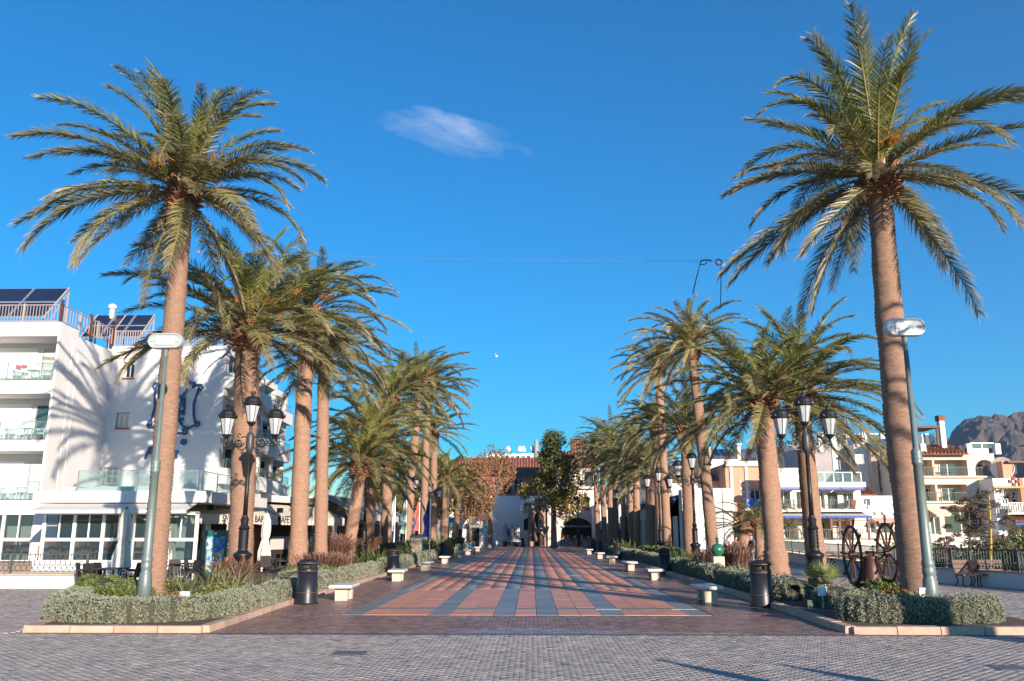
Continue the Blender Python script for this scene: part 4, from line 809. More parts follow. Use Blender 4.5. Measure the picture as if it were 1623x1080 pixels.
for px in (1305, 1318, 1335, 1362): m = MB(); c = fr.p(U(px,840), 2.4, Zf(856)); m.box(c[0]-.1, c[0]+.1, c[1]-.1, c[1]+.1, c[2], Zf(820)); m.build('brown_post', BROWNF, rR)
slab(fr, rR, U(1305,830), U(1362,830), 2.3, 2.5, Zf(826), Zf(824.5), BROWNF, 'brown_beam')
for k in range(9): m = MB(); c = fr.p(U(1232+k*15,850), 1.6+.5*(k % 2), Zf(856)); m.box(c[0]-.35, c[0]+.35, c[1]-.3, c[1]+.3, c[2]+.65, c[2]+.72); m.box(c[0]-.04, c[0]+.04, c[1]-.04, c[1]+.04, c[2], c[2]+.65); tag(m.centred('terrace_table', DARKW), 'small dark table on the terrace beyond the railing, %s from the left' % ordn[k], 'table', 'terrace restaurant tables')
for px, s in ((1344, .5), (1240, .35)): m = MB(); c = fr.p(U(px,806), 1.1, Zf(808)); m.lathe([(.32*s*2,0),(.45*s*2,.8*s*2),(.5*s*2,.85*s*2)], 10, c); tag(m.centred('plant_pot', TERRA), 'terracotta pot on the restaurant balcony, the %s one' % ('larger right' if s > .4 else 'smaller left'), 'plant pot')
for k in range(5): slab(fr, rR, U(1240+k*28,865), U(1240+k*28,865)+1.6, 3.2, 3.24, Zf(885), Zf(864), PALECREAM, 'blind_arch')
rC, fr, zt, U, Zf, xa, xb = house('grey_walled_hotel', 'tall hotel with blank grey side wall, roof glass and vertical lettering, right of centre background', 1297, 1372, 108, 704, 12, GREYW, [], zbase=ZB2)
rD, fr2, zt2, U2, Zf2, xa2, xb2 = house('pale_hotel_wing', 'pale lit hotel wing with tall lettered fin beside the first right palm', 1366, 1450, 106, 704, 12, PALECREAM, [(1403,1412,738,752), (1403,1412,770,785), (1420,1432,738,752), (1420,1432,770,785)], zbase=ZB2)
for px in (1297, 1317, 1341): slab(fr, rC, U(px,700), U(px,700)+.7, -.4, .12, zt-4.5 if px == 1317 else zt-1, zt+1.5, WHITE, 'roof_post')
glass_rail(fr, rC, U(1299,700), U(1371,700), -.15, zt, 1.25, 1.9); glass_rail(fr2, rD, U2(1370,700), U2(1398,700), -.15, zt2, 1.25, 2.0)
for px in (1366, 1396): slab(fr2, rD, U2(px,700), U2(px,700)+.6, -.4, .15, zt2-.6, zt2+1.5, WHITE, 'roof_post')
m = MB(); c = fr.p(U(1327,700), -.3, zt-5.5); m.tube([(c[0]-3.0, c[1]-.4, c[2]-2.2), (c[0]-2.8, c[1]-.4, c[2]-.6), (c[0]-3.4, c[1]-.4, c[2])], .35, 8); m.build('vent_pipe', GREYW, rC)
fin = slab(fr2, rD, U2(1377,740), U2(1404,740), .02, .9, Zf2(792), Zf2(711), mat('fin_render', (0.62,0.47,0.38), .85, (0.56,0.42,0.34), .6), 'sign_fin')
ymid = U2(1390,740)
for i, ch in enumerate('CALABELLA'): c = fr2.p(ymid-.3, .93, Zf2(736+i*5.6)); text_obj(ch, .62, 'fin_letter', TEXTM, rD, c, 0, .02, bold=.015)
for i, ch in enumerate('HOTEL'): a = R(150-i*30); c = fr2.p(ymid+math.cos(a)*.95-.2, .93, Zf2(732)+math.sin(a)*.95); text_obj(ch, .5, 'fin_letter', TEXTM, rD, c, 0, .02, bold=.015)
rE, fr, zt, U, Zf, xa, xb = house('small_cream_house', 'small cream house with one blue window and shop awning between the restaurant and the palm', 1362, 1420, 96, 786, 8, PALECREAM, [(1369,1379,781+10,801), (1382,1388,812,817), (1394,1400,812,817), (1372,1388,828,846), (1396,1412,828,846)], zbase=ZB2, fm=WHITE2)
tile_roof(Fr(at(1358,780,97).x, 97), rE, 0, 1.8, -1.5, at(1360,772,99).z, 1, at(1360,785,97).z, .3)
m = MB(); P = fr.p; m.hexa([P(U(1380,820),1.6,Zf(829)),P(U(1418,820),1.6,Zf(829)),P(U(1418,820),.05,Zf(822)),P(U(1380,820),.05,Zf(822)),P(U(1380,820),1.6,Zf(828)),P(U(1418,820),1.6,Zf(828)),P(U(1418,820),.05,Zf(821)),P(U(1380,820),.05,Zf(821))]); m.build('awning', mat('striped_awning', (0.62,0.45,0.36), .8, (0.5,0.3,0.22), 14, stretch=(6,.2,.2)), rE)
slab(fr, rE, 0, 8, .0, 2.6, ZB2, Zf(858), CREAM, 'terrace_base'); bar_rail(fr, rE, 0, 8, 2.5, Zf(858), 1.0, .18)
rF, fr, zt, U, Zf, xa, xb = house('arched_hotel', 'cream hotel with two storeys of arched and open balconies right of the first right palm', 1452, 1583, 97, 719, 11, CREAM,
    [(1456,1477,729,755), (1480,1532,729,755), (1458,1482,768,795), (1485,1532,768,795), (1474,1489,819,848), (1495,1578,806,846)], arches=[(1544,1576,729,756), (1546,1577,769,795)], zbase=ZB2, gm=GLASSG, fm=WHITE2, log=(0, 1, 2, 3, 6, 7))
for y0, y1 in ((755, 757.5), (795, 797.5)): slab(fr, rF, -.1, xb-xa+.1, 0, .35, Zf(y1), Zf(y0), CREAM, 'string_course'); bar_rail(fr, rF, U(1456,y0), U(1533,y0), .2, Zf(y0), 1.0, .18); bar_rail(fr, rF, U(1545,y0), U(1576,y0), -.1, Zf(y0), 1.0, .18)
tile_roof(fr, rF, 0, U(1530,719), -3, zt+1.2, .8, zt-.1, .4)
slab(fr, rF, U(1532,712), xb-xa, -.35, .06, zt, Zf(711), WHITE, 'parapet'); 
for px in (1532, 1577, 1459): slab(fr, rF, U(px,712), U(px,712)+.6, -.5, .12, zt-.1, Zf(703.5), WHITE, 'roof_post')
glass_rail(fr, rF, U(1539,705), U(1576,705), -.2, Zf(711), .6, 1.5); glass_rail(fr, rF, U(1463,705), U(1500,705), -2.8, zt+1.2, 1.3, 1.5)
m = MB(); fr.box(m, U(1454,700), U(1497,700), -5, -1, zt+3.0, zt+3.25); 
for px in (1456, 1494): fr.box(m, U(px,700), U(px,700)+.2, -1.4, -1.2, zt+1, zt+3)
m.build('pergola', mat('dark_pergola', (0.14,0.10,0.08), .8), rF)
m = MB(); fr.box(m, U(1502,700), U(1510,700), -2.2, -1.4, zt, zt+3.9); m.build('chimney', WHITE, rF); slab(fr, rF, U(1501,700), U(1511,700), -2.3, -1.3, zt+3.9, zt+4.5, TERRA, 'chimney_cap')
m = MB(); P = fr.p; m.hexa([P(U(1470,810),2.2,Zf(819)),P(U(1496,810),2.2,Zf(819)),P(U(1492,810),.05,Zf(803)),P(U(1462,810),.05,Zf(803)),P(U(1470,810),2.2,Zf(818)),P(U(1496,810),2.2,Zf(818)),P(U(1492,810),.05,Zf(802)),P(U(1462,810),.05,Zf(802))]); m.build('awning', CREAM, rF)
slab(fr, rF, U(1490,804), U(1584,804), 0, 1.2, Zf(806), Zf(803), mat('eave_brown', (0.16,0.09,0.06), .8), 'eave'); slab(fr, rF, -1, xb-xa+1, 0, 1.5, ZB2, Zf(852), WHITE, 'terrace_base')
rG, fr, zt, U, Zf, xa, xb = house('orange_trim_house', 'white and orange house with wooden balustrades at the right edge', 1584, 1680, 94, 758, 9, WHITE, [(1589,1600,790,800), (1590,1622,778-4,801), (1596,1650,832,858)], zbase=ZB2, gm=GLASS, log=(1, 2))
slab(fr, rG, U(1616,780), U(1622,780), 0, .2, ZB2, zt, ORANGEW, 'orange_trim'); slab(fr, rG, -.1, xb-xa, 0, .3, Zf(774), Zf(771), mat('orange_trim', (0.65,0.35,0.12), .8), 'trim_band')
for y in (812, 864): bar_rail(fr, rG, U(1588,y), U(1660,y), 1.2, Zf(y), 1.0, .25, PALECREAM, 'balustrade', .06)
slab(fr, rG, U(1586,813), U(1660,813), 0, 1.3, Zf(816), Zf(812.2), PALECREAM, 'balcony_slab'); slab(fr, rG, U(1586,866), U(1660,866), 0, 1.3, ZB2, Zf(864.2), PALECREAM, 'balcony_base'); tile_roof(fr, rG, U(1590,820), U(1660,820), 0, Zf(818), 2.2, Zf(826), .3); slab(fr, rG, U(1594,830), U(1660,830), 1.9, 1.94, Zf(833), Zf(828), BLUEA, 'awning_valance')
m = MB(); c = at(1607, 763, 93.9)
for dx, dz in ((0, .35), (.35, 0), (0, -.35), (-.35, 0)): m.box(c.x+dx-.17, c.x+dx+.17, 93.85, 93.99, c.z+dz-.17, c.z+dz+.17)
m.build('wall_ornament', REDC, rG)
m = MB(); c = at(1591, 743, 96); m.tube([(c.x, c.y, c.z), (c.x-.25, c.y-.2, c.z+.02), (c.x-.3, c.y-.25, c.z+.02)], [.1, 1.2, 1.25], 18); m.tube([(c.x, c.y, c.z), (c.x, c.y, zt)], .08, 6); tag(m.centred('satellite_dish', PALECREAM), 'large round satellite dish on the roof of the house at the right edge', 'dish')
slab(fr, rG, U(1598,750), U(1613,750), -3, -1, zt, zt+1.9, PEACH, 'roof_stack'); slab(fr, rG, U(1603,745), U(1660,745), -4, -.5, zt+1.7, zt+1.9, DARKW, 'pergola')
# infill houses at the hill foot so the town is continuous
r_ = house('grey_roof_house', 'low white house with long grey roof edge behind the right palms', 1178, 1300, 104, 742, 8, WHITE, [(1250,1258,752,760)], zbase=ZB2)[0]

# ================================================================== PARAPET + RAILING right
pw = thing('parapet_wall', 'low white parapet wall along the right edge of the promontory', 'wall', (19, 45, 0)); rr_ = thing('railing', 'dark green iron railing on the white parapet along the right edge', 'railing', (19.2, 45, .7))
for p, q in zip(wall_pts[:-1], wall_pts[1:]):
    L = (q-p).length; a = math.atan2(q.y-p.y, q.x-p.x); f_ = Fr(p.x, p.y, a)
    m = MB(); f_.box(m, 0, L, -.24, 0, 0, .68); m.build('wall_body', WHITE, pw); m = MB(); f_.box(m, -.02, L+.02, -.28, .04, .68, .74); m.build('coping', STONE, pw)
    if p.y < 20: continue
    m = MB(); f_.box(m, 0, L, -.15, -.09, 1.50, 1.54); f_.box(m, 0, L, -.14, -.10, .80, .82); f_.box(m, 0, L, -.14, -.10, .95, .97)
    u = .06
    while u < L: f_.box(m, u-.011, u+.011, -.131, -.109, .97, 1.50); u += .14
    m.build('bars', GRILL, rr_)['kind'] = 'stuff'
    m = MB(); u = .1
    while u < L: c = f_.p(u, -.12, .885); m.ball(c, .05, 5, 4); u += .16
    m.build('bead_row', GRILL, rr_)['kind'] = 'stuff'
    k = max(1, int(L/2.6))
    for i in range(k): m = MB(); u = L*i/k; f_.box(m, u-.035, u+.035, -.155, -.085, .74, 1.58); m.build('post', GRILL, rr_)

# ================================================================== LAMP POSTS
def spiral(cx, cz, r0, turns, sgn, a0, n=22, k=.12): return [(cx+r0*(1-(1-k)*i/n)*math.cos(a0+sgn*2*PI*turns*i/n), 0, cz+r0*(1-(1-k)*i/n)*math.sin(a0+sgn*2*PI*turns*i/n)) for i in range(n+1)]
def make_lantern(parent, x, z, s=1.0):
    g = MB(); g.lathe([(.15*s, .16*s), (.285*s, .80*s)], 8, (x, 0, z), cap=True); o = g.local('lantern', LGLASS, parent)
    f = MB()
    for k in range(8): t = PI/4*k; f.tube([(x+.152*s*math.cos(t), .152*s*math.sin(t), z+.16*s), (x+.288*s*math.cos(t), .288*s*math.sin(t), z+.80*s)], .012*s, 4)
    f.lathe([(.06*s,-.12*s),(.05*s,-.02*s),(.11*s,.05*s),(.17*s,.13*s),(.175*s,.17*s)], 12, (x, 0, z)); f.local('lantern_frame', BLACK, o)
    c = MB(); c.lathe([(.30*s,.78*s),(.37*s,.82*s),(.38*s,.88*s),(.33*s,.92*s),(.30*s,1.03*s),(.20*s,1.13*s),(.07*s,1.17*s),(.06*s,1.23*s)], 16, (x, 0, z))
    for k in range(8): t = PI/4*k; c.tube([(x+.37*s*math.cos(t), .37*s*math.sin(t), z+.86*s), (x+.40*s*math.cos(t), .40*s*math.sin(t), z+.95*s)], [.03*s, .008*s], 4)
    for k in range(6): t = PI/3*k; c.tube([(x+.04*s*math.cos(t), .04*s*math.sin(t), z+1.2*s), (x+.10*s*math.cos(t), .10*s*math.sin(t), z+1.28*s), (x+.075*s*math.cos(t), .075*s*math.sin(t), z+1.36*s)], .018*s, 4)
    c.local('lantern_cap', BLACK, o)
def make_lamp():
    r_ = thing('lamp_post', 'x', 'lamp post', (0, 0, 0), 'black three lantern lamp posts')
    m = MB(); m.lathe([(.34,0),(.34,.12),(.31,.18),(.27,1.10),(.30,1.16),(.35,1.22),(.35,1.30),(.24,1.36),(.19,1.42)], 20); m.local('base', BLACK, r_, True)
    m = MB(); m.lathe([(.19,1.40),(.165,1.5),(.165,2.15),(.18,2.2)], 16)
    for k in range(12):
        t = PI/6*k
        for j in range(5): m.tube([(.165*math.cos(t), .165*math.sin(t), 1.5+j*.13), (.18*math.cos(t+.26), .18*math.sin(t+.26), 1.56+j*.13), (.165*math.cos(t+.52), .165*math.sin(t+.52), 1.63+j*.13)], .012, 3)
    m.lathe([(.18,2.18),(.22,2.22),(.17,2.30),(.13,2.36),(.16,2.55),(.12,2.62),(.10,2.7)], 16); m.local('fluted_shaft', BLACK, r_)
    m = MB(); m.lathe([(.088,2.68),(.082,3.6),(.075,5.0),(.09,5.02),(.09,5.06)], 14); m.local('pole', BLACK, r_, True)
    m = MB(); m.lathe([(.08,5.05),(.13,5.12),(.155,5.25),(.155,5.62),(.13,5.75),(.07,5.83),(.05,5.9),(.09,5.96)], 14); m.local('boss', mat('iron_grey', (0.05,0.055,0.06), .45), r_, True)
    for sx in (-1, 1):
        m = MB()
        for pts in (spiral(.42, 5.42, .19, 1.6, 1, PI), spiral(.42, 5.42, .16, 1.2, -1, 0), [(.13, 0, 5.28), (.25, 0, 5.15), (.42, 0, 5.18), (.60, 0, 5.34), (.78, 0, 5.30), (.92, 0, 5.26)], [(.13, 0, 5.62), (.24, 0, 5.66), (.34, 0, 5.62)], spiral(.88, 5.36, .10, 1.3, -1, -PI/2), spiral(.68, 5.42, .08, 1.2, 1, 0), [(.93, 0, 5.26), (1.0, 0, 5.36), (.95, 0, 5.50), (.93, 0, 5.56)], spiral(.30, 5.08, .08, 1.1, 1, PI/2), [(.42, 0, 5.61), (.5, 0, 5.72), (.42, 0, 5.78), (.38, 0, 5.72)]):
            m.tube([(sx*p[0], p[1], p[2]) for p in pts], .024, 5)
        m.local('scroll_arm', BLACK, r_)
    make_lantern(r_, 0, 6.06); make_lantern(r_, -.93, 5.58, .98); make_lantern(r_, .93, 5.58, .98)
    index_kids(r_); return r_
lamp = make_lamp()
LX, RX = -10.75, 10.55
lamps = [((LX, 32.4), 'nearest lamp post on the left, in front of the thick palm'), ((LX-.3, 57.5), 'second lamp post on the left, standing between leaning palm trunks'), ((LX, 73), 'third lamp post on the left, near the pale flag'), ((LX, 92), 'fourth lamp post on the left, behind the dark litter bin'), ((LX, 122), 'farthest lamp post of the left row'),
         ((RX, 32.9), 'nearest lamp post on the right, left of the ship wheels'), ((RX+.1, 57), 'second lamp post on the right, behind the green ball'), ((RX, 71.5), 'third lamp post on the right, behind a litter bin'), ((RX, 97), 'fourth lamp post on the right, among thin palm trunks'), ((RX+.2, 121), 'farthest lamp post of the right row'), ((7.2, 133), 'lone lamp post before the wide far shop arch')]
for i, ((x, y), lb) in enumerate(lamps): place(lamp, i > 0, (x, y, .1 if y < 125 else 0), R([0, 3, -2, 4, 0, 2, -3, 0, 3, 0, 0][i]), 'black '+lb+', with three lanterns')
# oval headed street lights
for i, (px, py, ty, lb) in enumerate(((226, 965, 542, 'grey green pole with an oval lamp head before the first left palm'), (1480, 983, 520, 'grey green pole with an oval lamp head before the first right palm'))):
    b = gnd(px, py, .1); zt = at(px, ty, b.y).z; r_ = thing('street_light', lb, 'street light', (b.x, b.y, .1), 'oval street lights')
    H1 = 3.75; m = MB(); m.lathe([(q_*.68,z_) for q_,z_ in [(.30,0),(.27,.7),(.24,.95),(.20,1.0),(.20,1.05),(.225,1.1),(.225,1.2),(.20,1.24),(.225,1.28),(.225,1.38),(.19,1.42),(.165,H1),(.20,H1+.02),(.20,H1+.09),(.18,H1+.11),(.20,H1+.15),(.20,H1+.22),(.18,H1+.24),(.20,H1+.28),(.19,H1+.36),(.115,H1+.42),(.085,zt-.5)]], 18); m.local('pole', GREYPOLE, r_, True)
    W, Hh = .52, .24; K = 12; dy = .12
    def cap(s, y, n=24):
        pts = []
        for k in range(n): t = 2*PI*k/n; pts.append((math.copysign(W-Hh, math.cos(t))*1.0+Hh*s*math.cos(t), y, Hh*s*math.sin(t)))
        return pts
    z0 = zt-.1; hd = MB(); n = 24; rings = [cap(.8, .14), cap(1.0, .08), cap(1.0, -.08), cap(.92, -.12), cap(.80, -.12), cap(.78, -.09)]
    vs = [(x, y, z+z0) for rg in rings for x, y, z in rg]; fs = [(a*n+k, a*n+(k+1) % n, (a+1)*n+(k+1) % n, (a+1)*n+k) for a in range(5) for k in range(n)]; fs.append(tuple(range(n))); fs.append(tuple(5*n+k for k in range(n-1, -1, -1)))
    hd.add(vs, fs); ho = hd.local('lamp_head', LAMPW if i else mat('lamp_grey', (0.42,0.46,0.45), .35), r_)
    pm = MB(); pm.box(-.27, .27, -.115, -.095, z0-.13, z0+.13); po = pm.local('lamp_panel', LAMPP, ho)
    gm = MB(); 
    for k in range(7): gm.box(-.27+k*.088, -.264+k*.088, -.125, -.116, z0-.13, z0+.13)
    for k in range(4): gm.box(-.27, .27, -.1245, -.117, z0-.13+k*.084, z0-.125+k*.084)
    for k in (-1, 1): gm.lathe([(.03, 0), (.03, .02)], 8, (k*.38, -.13, z0-.01))
    gm.local('panel_grid', ALU, ho); ho.location = (0, -.05, 0)
    cm = MB(); cm.lathe([(.06,-.55),(.08,-.35),(.08,-.3)], 12, (0, 0, zt)); cm.local('neck', GREYPOLE, r_)
# ================================================================== BINS, BENCHES
def make_bin():
    r_ = thing('litter_bin', 'x', 'litter bin', (0, 0, 0), 'black litter bins with gold bands')
    m = MB(); m.lathe([(.36,0),(.36,.06),(.34,.10),(.34,.32),(.325,.36),(.31,1.0)], 24, cap=True); m.local('body', BINM, r_, True)
    m = MB(); m.lathe([(.325,1.0),(.325,1.06),(.30,1.10)], 24, (0, 0, -.01))
    for k in range(4):
        t = PI/2*k+.35; m.hexa([(.30*math.cos(t+a_), .30*math.sin(t+a_), 1.0+z_) if i_ in (0, 1, 2, 3) else (.33*math.cos(t+a_), .33*math.sin(t+a_), 1.0+z_) for i_, (a_, z_) in enumerate([(-.35,0),(.35,0),(.35,.21),(-.35,.21),(-.35,0),(.35,0),(.35,.21),(-.35,.21)])])
    m.local('collar', BINM, r_); m = MB(); m.lathe([(.24,.98),(.24,1.22)], 16); m.local('opening', DARK, r_)
    m = MB(); m.lathe([(.34,1.20),(.345,1.25),(.31,1.29),(.20,1.34),(.04,1.37)], 24); m.local('lid', BINM, r_, True)
    for z, q in ((.345, .345), (.99, .326), (1.235, .35)): m = MB(); m.lathe([(q,z-.008),(q+.004,z),(q,z+.008)], 24, cap=False); m.local('band', GOLD, r_)
    index_kids(r_); return r_
bn = make_bin()
bins = [((-7.07, 27.7), 'litter bin nearest the camera on the left'), ((-7.2, 45.6), 'second litter bin on the left, behind the stone bench'), ((-7.2, 71.8), 'third litter bin on the left'), ((6.95, 26.9), 'big looking litter bin nearest the camera on the right'), ((7.2, 47.6), 'second litter bin on the right, before the lamp posts'), ((7.1, 72.5), 'third litter bin on the right'), ((7.0, 90), 'fourth litter bin on the right'), ((6.9, 98), 'fifth and farthest litter bin on the right, beside the last bench'), ((-1.2, 127), 'lone litter bin in the middle of the far square'), ((9.5, 131), 'litter bin before the wide shop arch at the far end')]
for i, ((x, y), lb) in enumerate(bins): place(bn, i > 0, (x, y, 0), rng.random()*6, 'black '+lb)
def make_bench():
    r_ = thing('stone_bench', 'x', 'bench', (0, 0, 0), 'stone benches along the promenade')
    m = MB(); m.hexa([(-.36,-.8,.40),(.36,-.8,.40),(.36,.8,.40),(-.36,.8,.40),(-.38,-.82,.44),(.38,-.82,.44),(.38,.82,.44),(-.38,.82,.44)]); m.hexa([(-.38,-.82,.44),(.38,-.82,.44),(.38,.82,.44),(-.38,.82,.44),(-.36,-.8,.50),(.36,-.8,.50),(.36,.8,.50),(-.36,.8,.50)]); m.local('seat_slab', BTOP, r_)
    for sy in (-1, 1): m = MB(); m.hexa([(-.2,sy*.42-.14,0),(.2,sy*.42-.14,0),(.2,sy*.42+.14,0),(-.2,sy*.42+.14,0),(-.21,sy*.42-.15,.40),(.21,sy*.42-.15,.40),(.21,sy*.42+.15,.40),(-.21,sy*.42+.15,.40)]); m.local('leg', BSTONE, r_)
    index_kids(r_); return r_
bh = make_bench()
od = ['nearest', 'second', 'third', 'fourth', 'fifth', 'sixth', 'seventh']
for i, y in enumerate((29.4, 40.6, 51.4, 62.7, 77, 86, 101)): place(bh, i > 0, (-6.2+rng.uniform(-.05, .05), y, 0), R(rng.uniform(-3, 3)), 'pale stone bench on the left side, %s from the camera%s' % (od[i], ', with a seated person' if i == 5 else ''))
for i, y in enumerate((29.0, 41.6, 51.7, 63, 74, 88)): place(bh, True, (5.75+rng.uniform(-.05, .05), y, 0), R(rng.uniform(-3, 3)), 'pale stone bench on the right side, %s from the camera' % od[i])
# slatted double seats by the parapet
def seat_row(loc, rz, lb, n=3):
    r_ = thing('slatted_bench', lb, 'bench', loc, 'dark wooden seats by the parapet', rz)
    for k in range(n):
        x = (k-(n-1)/2)*.72
        for j in range(3): m = MB(); m.box(x-.33, x+.33, -.25+j*.17, -.11+j*.17, .43, .47); m.local('seat_slat', DARKW, r_)
        for j in range(3): m = MB(); m.hexa([(x-.33,.27+j*.03,.52+j*.17),(x+.33,.27+j*.03,.52+j*.17),(x+.33,.31+j*.03,.52+j*.17),(x-.33,.31+j*.03,.52+j*.17),(x-.33,.30+j*.03,.66+j*.17),(x+.33,.30+j*.03,.66+j*.17),(x+.33,.34+j*.03,.66+j*.17),(x-.33,.34+j*.03,.66+j*.17)]); m.local('back_slat', DARKW, r_)
        for sx in (-.3, .3): m = MB(); m.tube([(x+sx, -.22, 0), (x+sx, -.15, .2), (x+sx, -.25, .42), (x+sx, .25, .44), (x+sx, .40, 1.0)], .025, 5); m.tube([(x+sx, .3, 0), (x+sx, .15, .22), (x+sx, .25, .44)], .025, 5); m.local('iron_leg', BLACK, r_)
p = gnd(1566, 930, .12); seat_row((p.x-.1, p.y, .12), R(8), 'dark slatted three place seat by the parapet near the right edge')
p = gnd(1333, 905, .12); seat_row((p.x, p.y+1, .12), R(8), 'dark slatted three place seat seen left of the ship wheels')
# ================================================================== SHIP WHEELS
b = gnd(1382, 965, .15); wy = 27.2; b = at(1385, 950, wy); b.z = .12
sw = thing('ship_wheel_sculpture', 'rusty iron sculpture of two spoked ship wheels on a tapered pedestal at right', 'sculpture', tuple(b))
m = MB(); m.lathe([(.42,0),(.38,.25),(.24,.95),(.20,1.25),(.24,1.32),(.2,1.36)], 14); 
for k in range(4): t = PI/2*k+.4; m.hexa([(.3*math.cos(t)-.03,.3*math.sin(t)-.03,0),(.52*math.cos(t)-.03,.52*math.sin(t)-.03,0),(.52*math.cos(t)+.03,.52*math.sin(t)+.03,0),(.3*math.cos(t)+.03,.3*math.sin(t)+.03,0),(.22*math.cos(t)-.02,.22*math.sin(t)-.02,.6),(.24*math.cos(t)-.02,.24*math.sin(t)-.02,.6),(.24*math.cos(t)+.02,.24*math.sin(t)+.02,.6),(.22*math.cos(t)+.02,.22*math.sin(t)+.02,.6)])
m.local('pedestal', RUST, sw, True)
wa = R(-3); ax = Vector((math.cos(wa), math.sin(wa), 0)); tx = Vector((-math.sin(wa), math.cos(wa), 0))
m = MB(); m.tube([ax*-.55+Vector((0,0,1.42)), ax*.55+Vector((0,0,1.42))], .05, 8); m.tube([Vector((0,0,1.3)), Vector((0,0,1.5))], .14, 8); m.box(-.25, .25, -.08, .08, 1.34, 1.40); m.local('axle', RUST, sw)
for sg in (-1, 1):
    c = ax*(.53*sg)+Vector((0, 0, 1.42+.04*sg)); rim = MB(); rim.tube([c+tx*(.86*math.cos(t*PI/20))+Vector((0,0,.86*math.sin(t*PI/20))) for t in range(41)], .048, 6, False); wo = rim.local('wheel', RUST, sw); hub = MB(); hub.tube([c-ax*.09, c+ax*.09], .13, 12); hub.local('hub', RUST, wo)
    for k in range(10): t = PI/5*k+.2+.15*sg; d = tx*math.cos(t)+Vector((0,0,math.sin(t))); s_ = MB(); s_.tube([c+d*.1, c+d*.6, c+d*.86, c+d*.92, c+d*1.02, c+d*1.12, c+d*1.15], [.024, .034, .024, .024, .04, .035, .012], 6); s_.local('spoke', RUST, wo)
# green ball on a pillar
b = gnd(1138, 920, .1); b = at(1139, 905, 41.0); zb0 = .1
m = MB(); gp = thing('ball_pillar', 'green glazed ball on a square stone pillar in the right planting strip', 'ornament', (b.x, b.y, zb0)); m.box(-.25, .25, -.25, .25, 0, .98); m.local('pillar', BSTONE, gp)
m = MB(); m.ball((0, 0, 1.27), .30, 20, 14); m.local('ball', GREENS, gp, True); m = MB(); m.lathe([(.06,1.55),(.05,1.62),(.11,1.66),(.04,1.70),(.10,1.78),(.05,1.85)], 8); m.tube([(0,0,1.8),(0,0,1.95)], .02, 5); m.local('finial', GREENS, gp)
# info boards, souvenir rack, flags, furled parasols, cafe furniture
def board(px0, px1, y0, y1, Y, lb, prt, nm='info_board'):
    a, b = at(px0, y1, Y), at(px1, y0, Y); r_ = thing(nm, lb, 'sign', ((a.x+b.x)/2, Y, 0)); w_ = (b.x-a.x)/2; z0, z1 = a.z, b.z
    m = MB(); m.box(-w_, w_, -.08, .08, max(0, z0), z1); m.local('frame', GREENB, r_); m = MB(); m.box(-w_*.82, w_*.82, -.095, -.082, z0+.15, z1-.28); o = m.local('printed_panel', prt, r_); m = MB(); m.box(-w_*.78, -w_*.35, -.104, -.097, z0+(z1-z0)*.58, z0+(z1-z0)*.80); m.local('white_label', WHITE2, o)
    m = MB(); m.tube([(-w_*.65, -.11, z0+(z1-z0)*.66), (-w_*.58, -.11, z0+(z1-z0)*.74), (-w_*.5, -.11, z0+(z1-z0)*.66), (-w_*.65, -.11, z0+(z1-z0)*.66)], .035, 4); m.local('emblem', mat('teal', (0.0,0.25,0.35), .5), o); m = MB(); m.box(-.05, .05, -.095, -.082, z1-.2, z1-.08); m.local('badge', WHITE2, r_); return r_
board(319, 362, 841, 912, 40.5, 'green framed harbour photo board between the first two left palms', MAPP)
board(488, 507, 843, 900, 52, 'green framed colourful poster board between the third and fourth left palms', POSTER)
a = at(659, 880, 66); r_ = thing('souvenir_rack', 'teal souvenir magnet rack with two rounded tops behind the left hedge', 'display rack', (a.x, 66, 0)); 
m = MB(); m.box(-.48, .48, -.1, .1, .25, 1.75); m.local('frame', mat('teal_frame', (0.01,0.16,0.22), .5), r_); m = MB(); m.box(-.42, .42, -.13, -.105, .32, 1.7); m.local('magnets', SOUV, r_)
for sx in (-1, 1): m = MB(); m.tube([(sx*.25, -.06, 1.8), (sx*.25, .06, 1.8)], .24, 16); m.local('rounded_top', DARK, r_); m = MB(); m.box(sx*.42-.03, sx*.42+.03, -.1, .1, 0, .25); m.local('leg', BLACK, r_)
for i, (px, yb, yt, Y, col, lb) in enumerate(((625, 872, 788, 72, (0.45,0.60,0.75), 'pale blue'), (643, 882, 791, 66, (0.05,0.30,0.18), 'green and white'), (664, 868, 790, 78, (0.60,0.14,0.12), 'red and pink'), (681, 892, 790, 55, (0.02,0.04,0.28), 'dark blue'))):
    a = at(px, 850, Y); zt = at(px, yt, Y).z; r_ = thing('flag', lb+' flag hanging limp on a white pole behind the left benches', 'flag', (a.x, Y, 0), 'flags on white poles'); m = MB(); m.tube([(0,0,0),(0,0,zt)], .045, 8); m.lathe([(.02,0),(.07,.06),(.02,.13)], 8, (0,0,zt)); m.local('pole', ALU, r_)
    m = MB(); nn = 9; V = []; 
    for j in range(nn):
        z = zt-.15-j*.33*(zt/5); 
        for k, (dx, dy) in enumerate(((0,0),(-.12,.08),(-.22,-.06),(-.34-.05*math.sin(j),.05),(-.40+.12*math.sin(j*1.3),-.04))): V.append((dx*min(1, .35+j*.12)-.03, dy*math.sin(j+k)*1.5, z))
    F = [(j*5+k, j*5+k+1, j*5+k+6, j*5+k+5) for j in range(nn-1) for k in range(4)]; m.add(V, F); fo = m.local('cloth', mat('flag_%s' % lb.replace(' ', '_'), col, .8, tuple(c*.8 for c in col) if i != 1 else (0.65,0.68,0.65), 2.5), r_); sf = fo.modifiers.new('thick', 'SOLIDIFY'); sf.thickness = .01
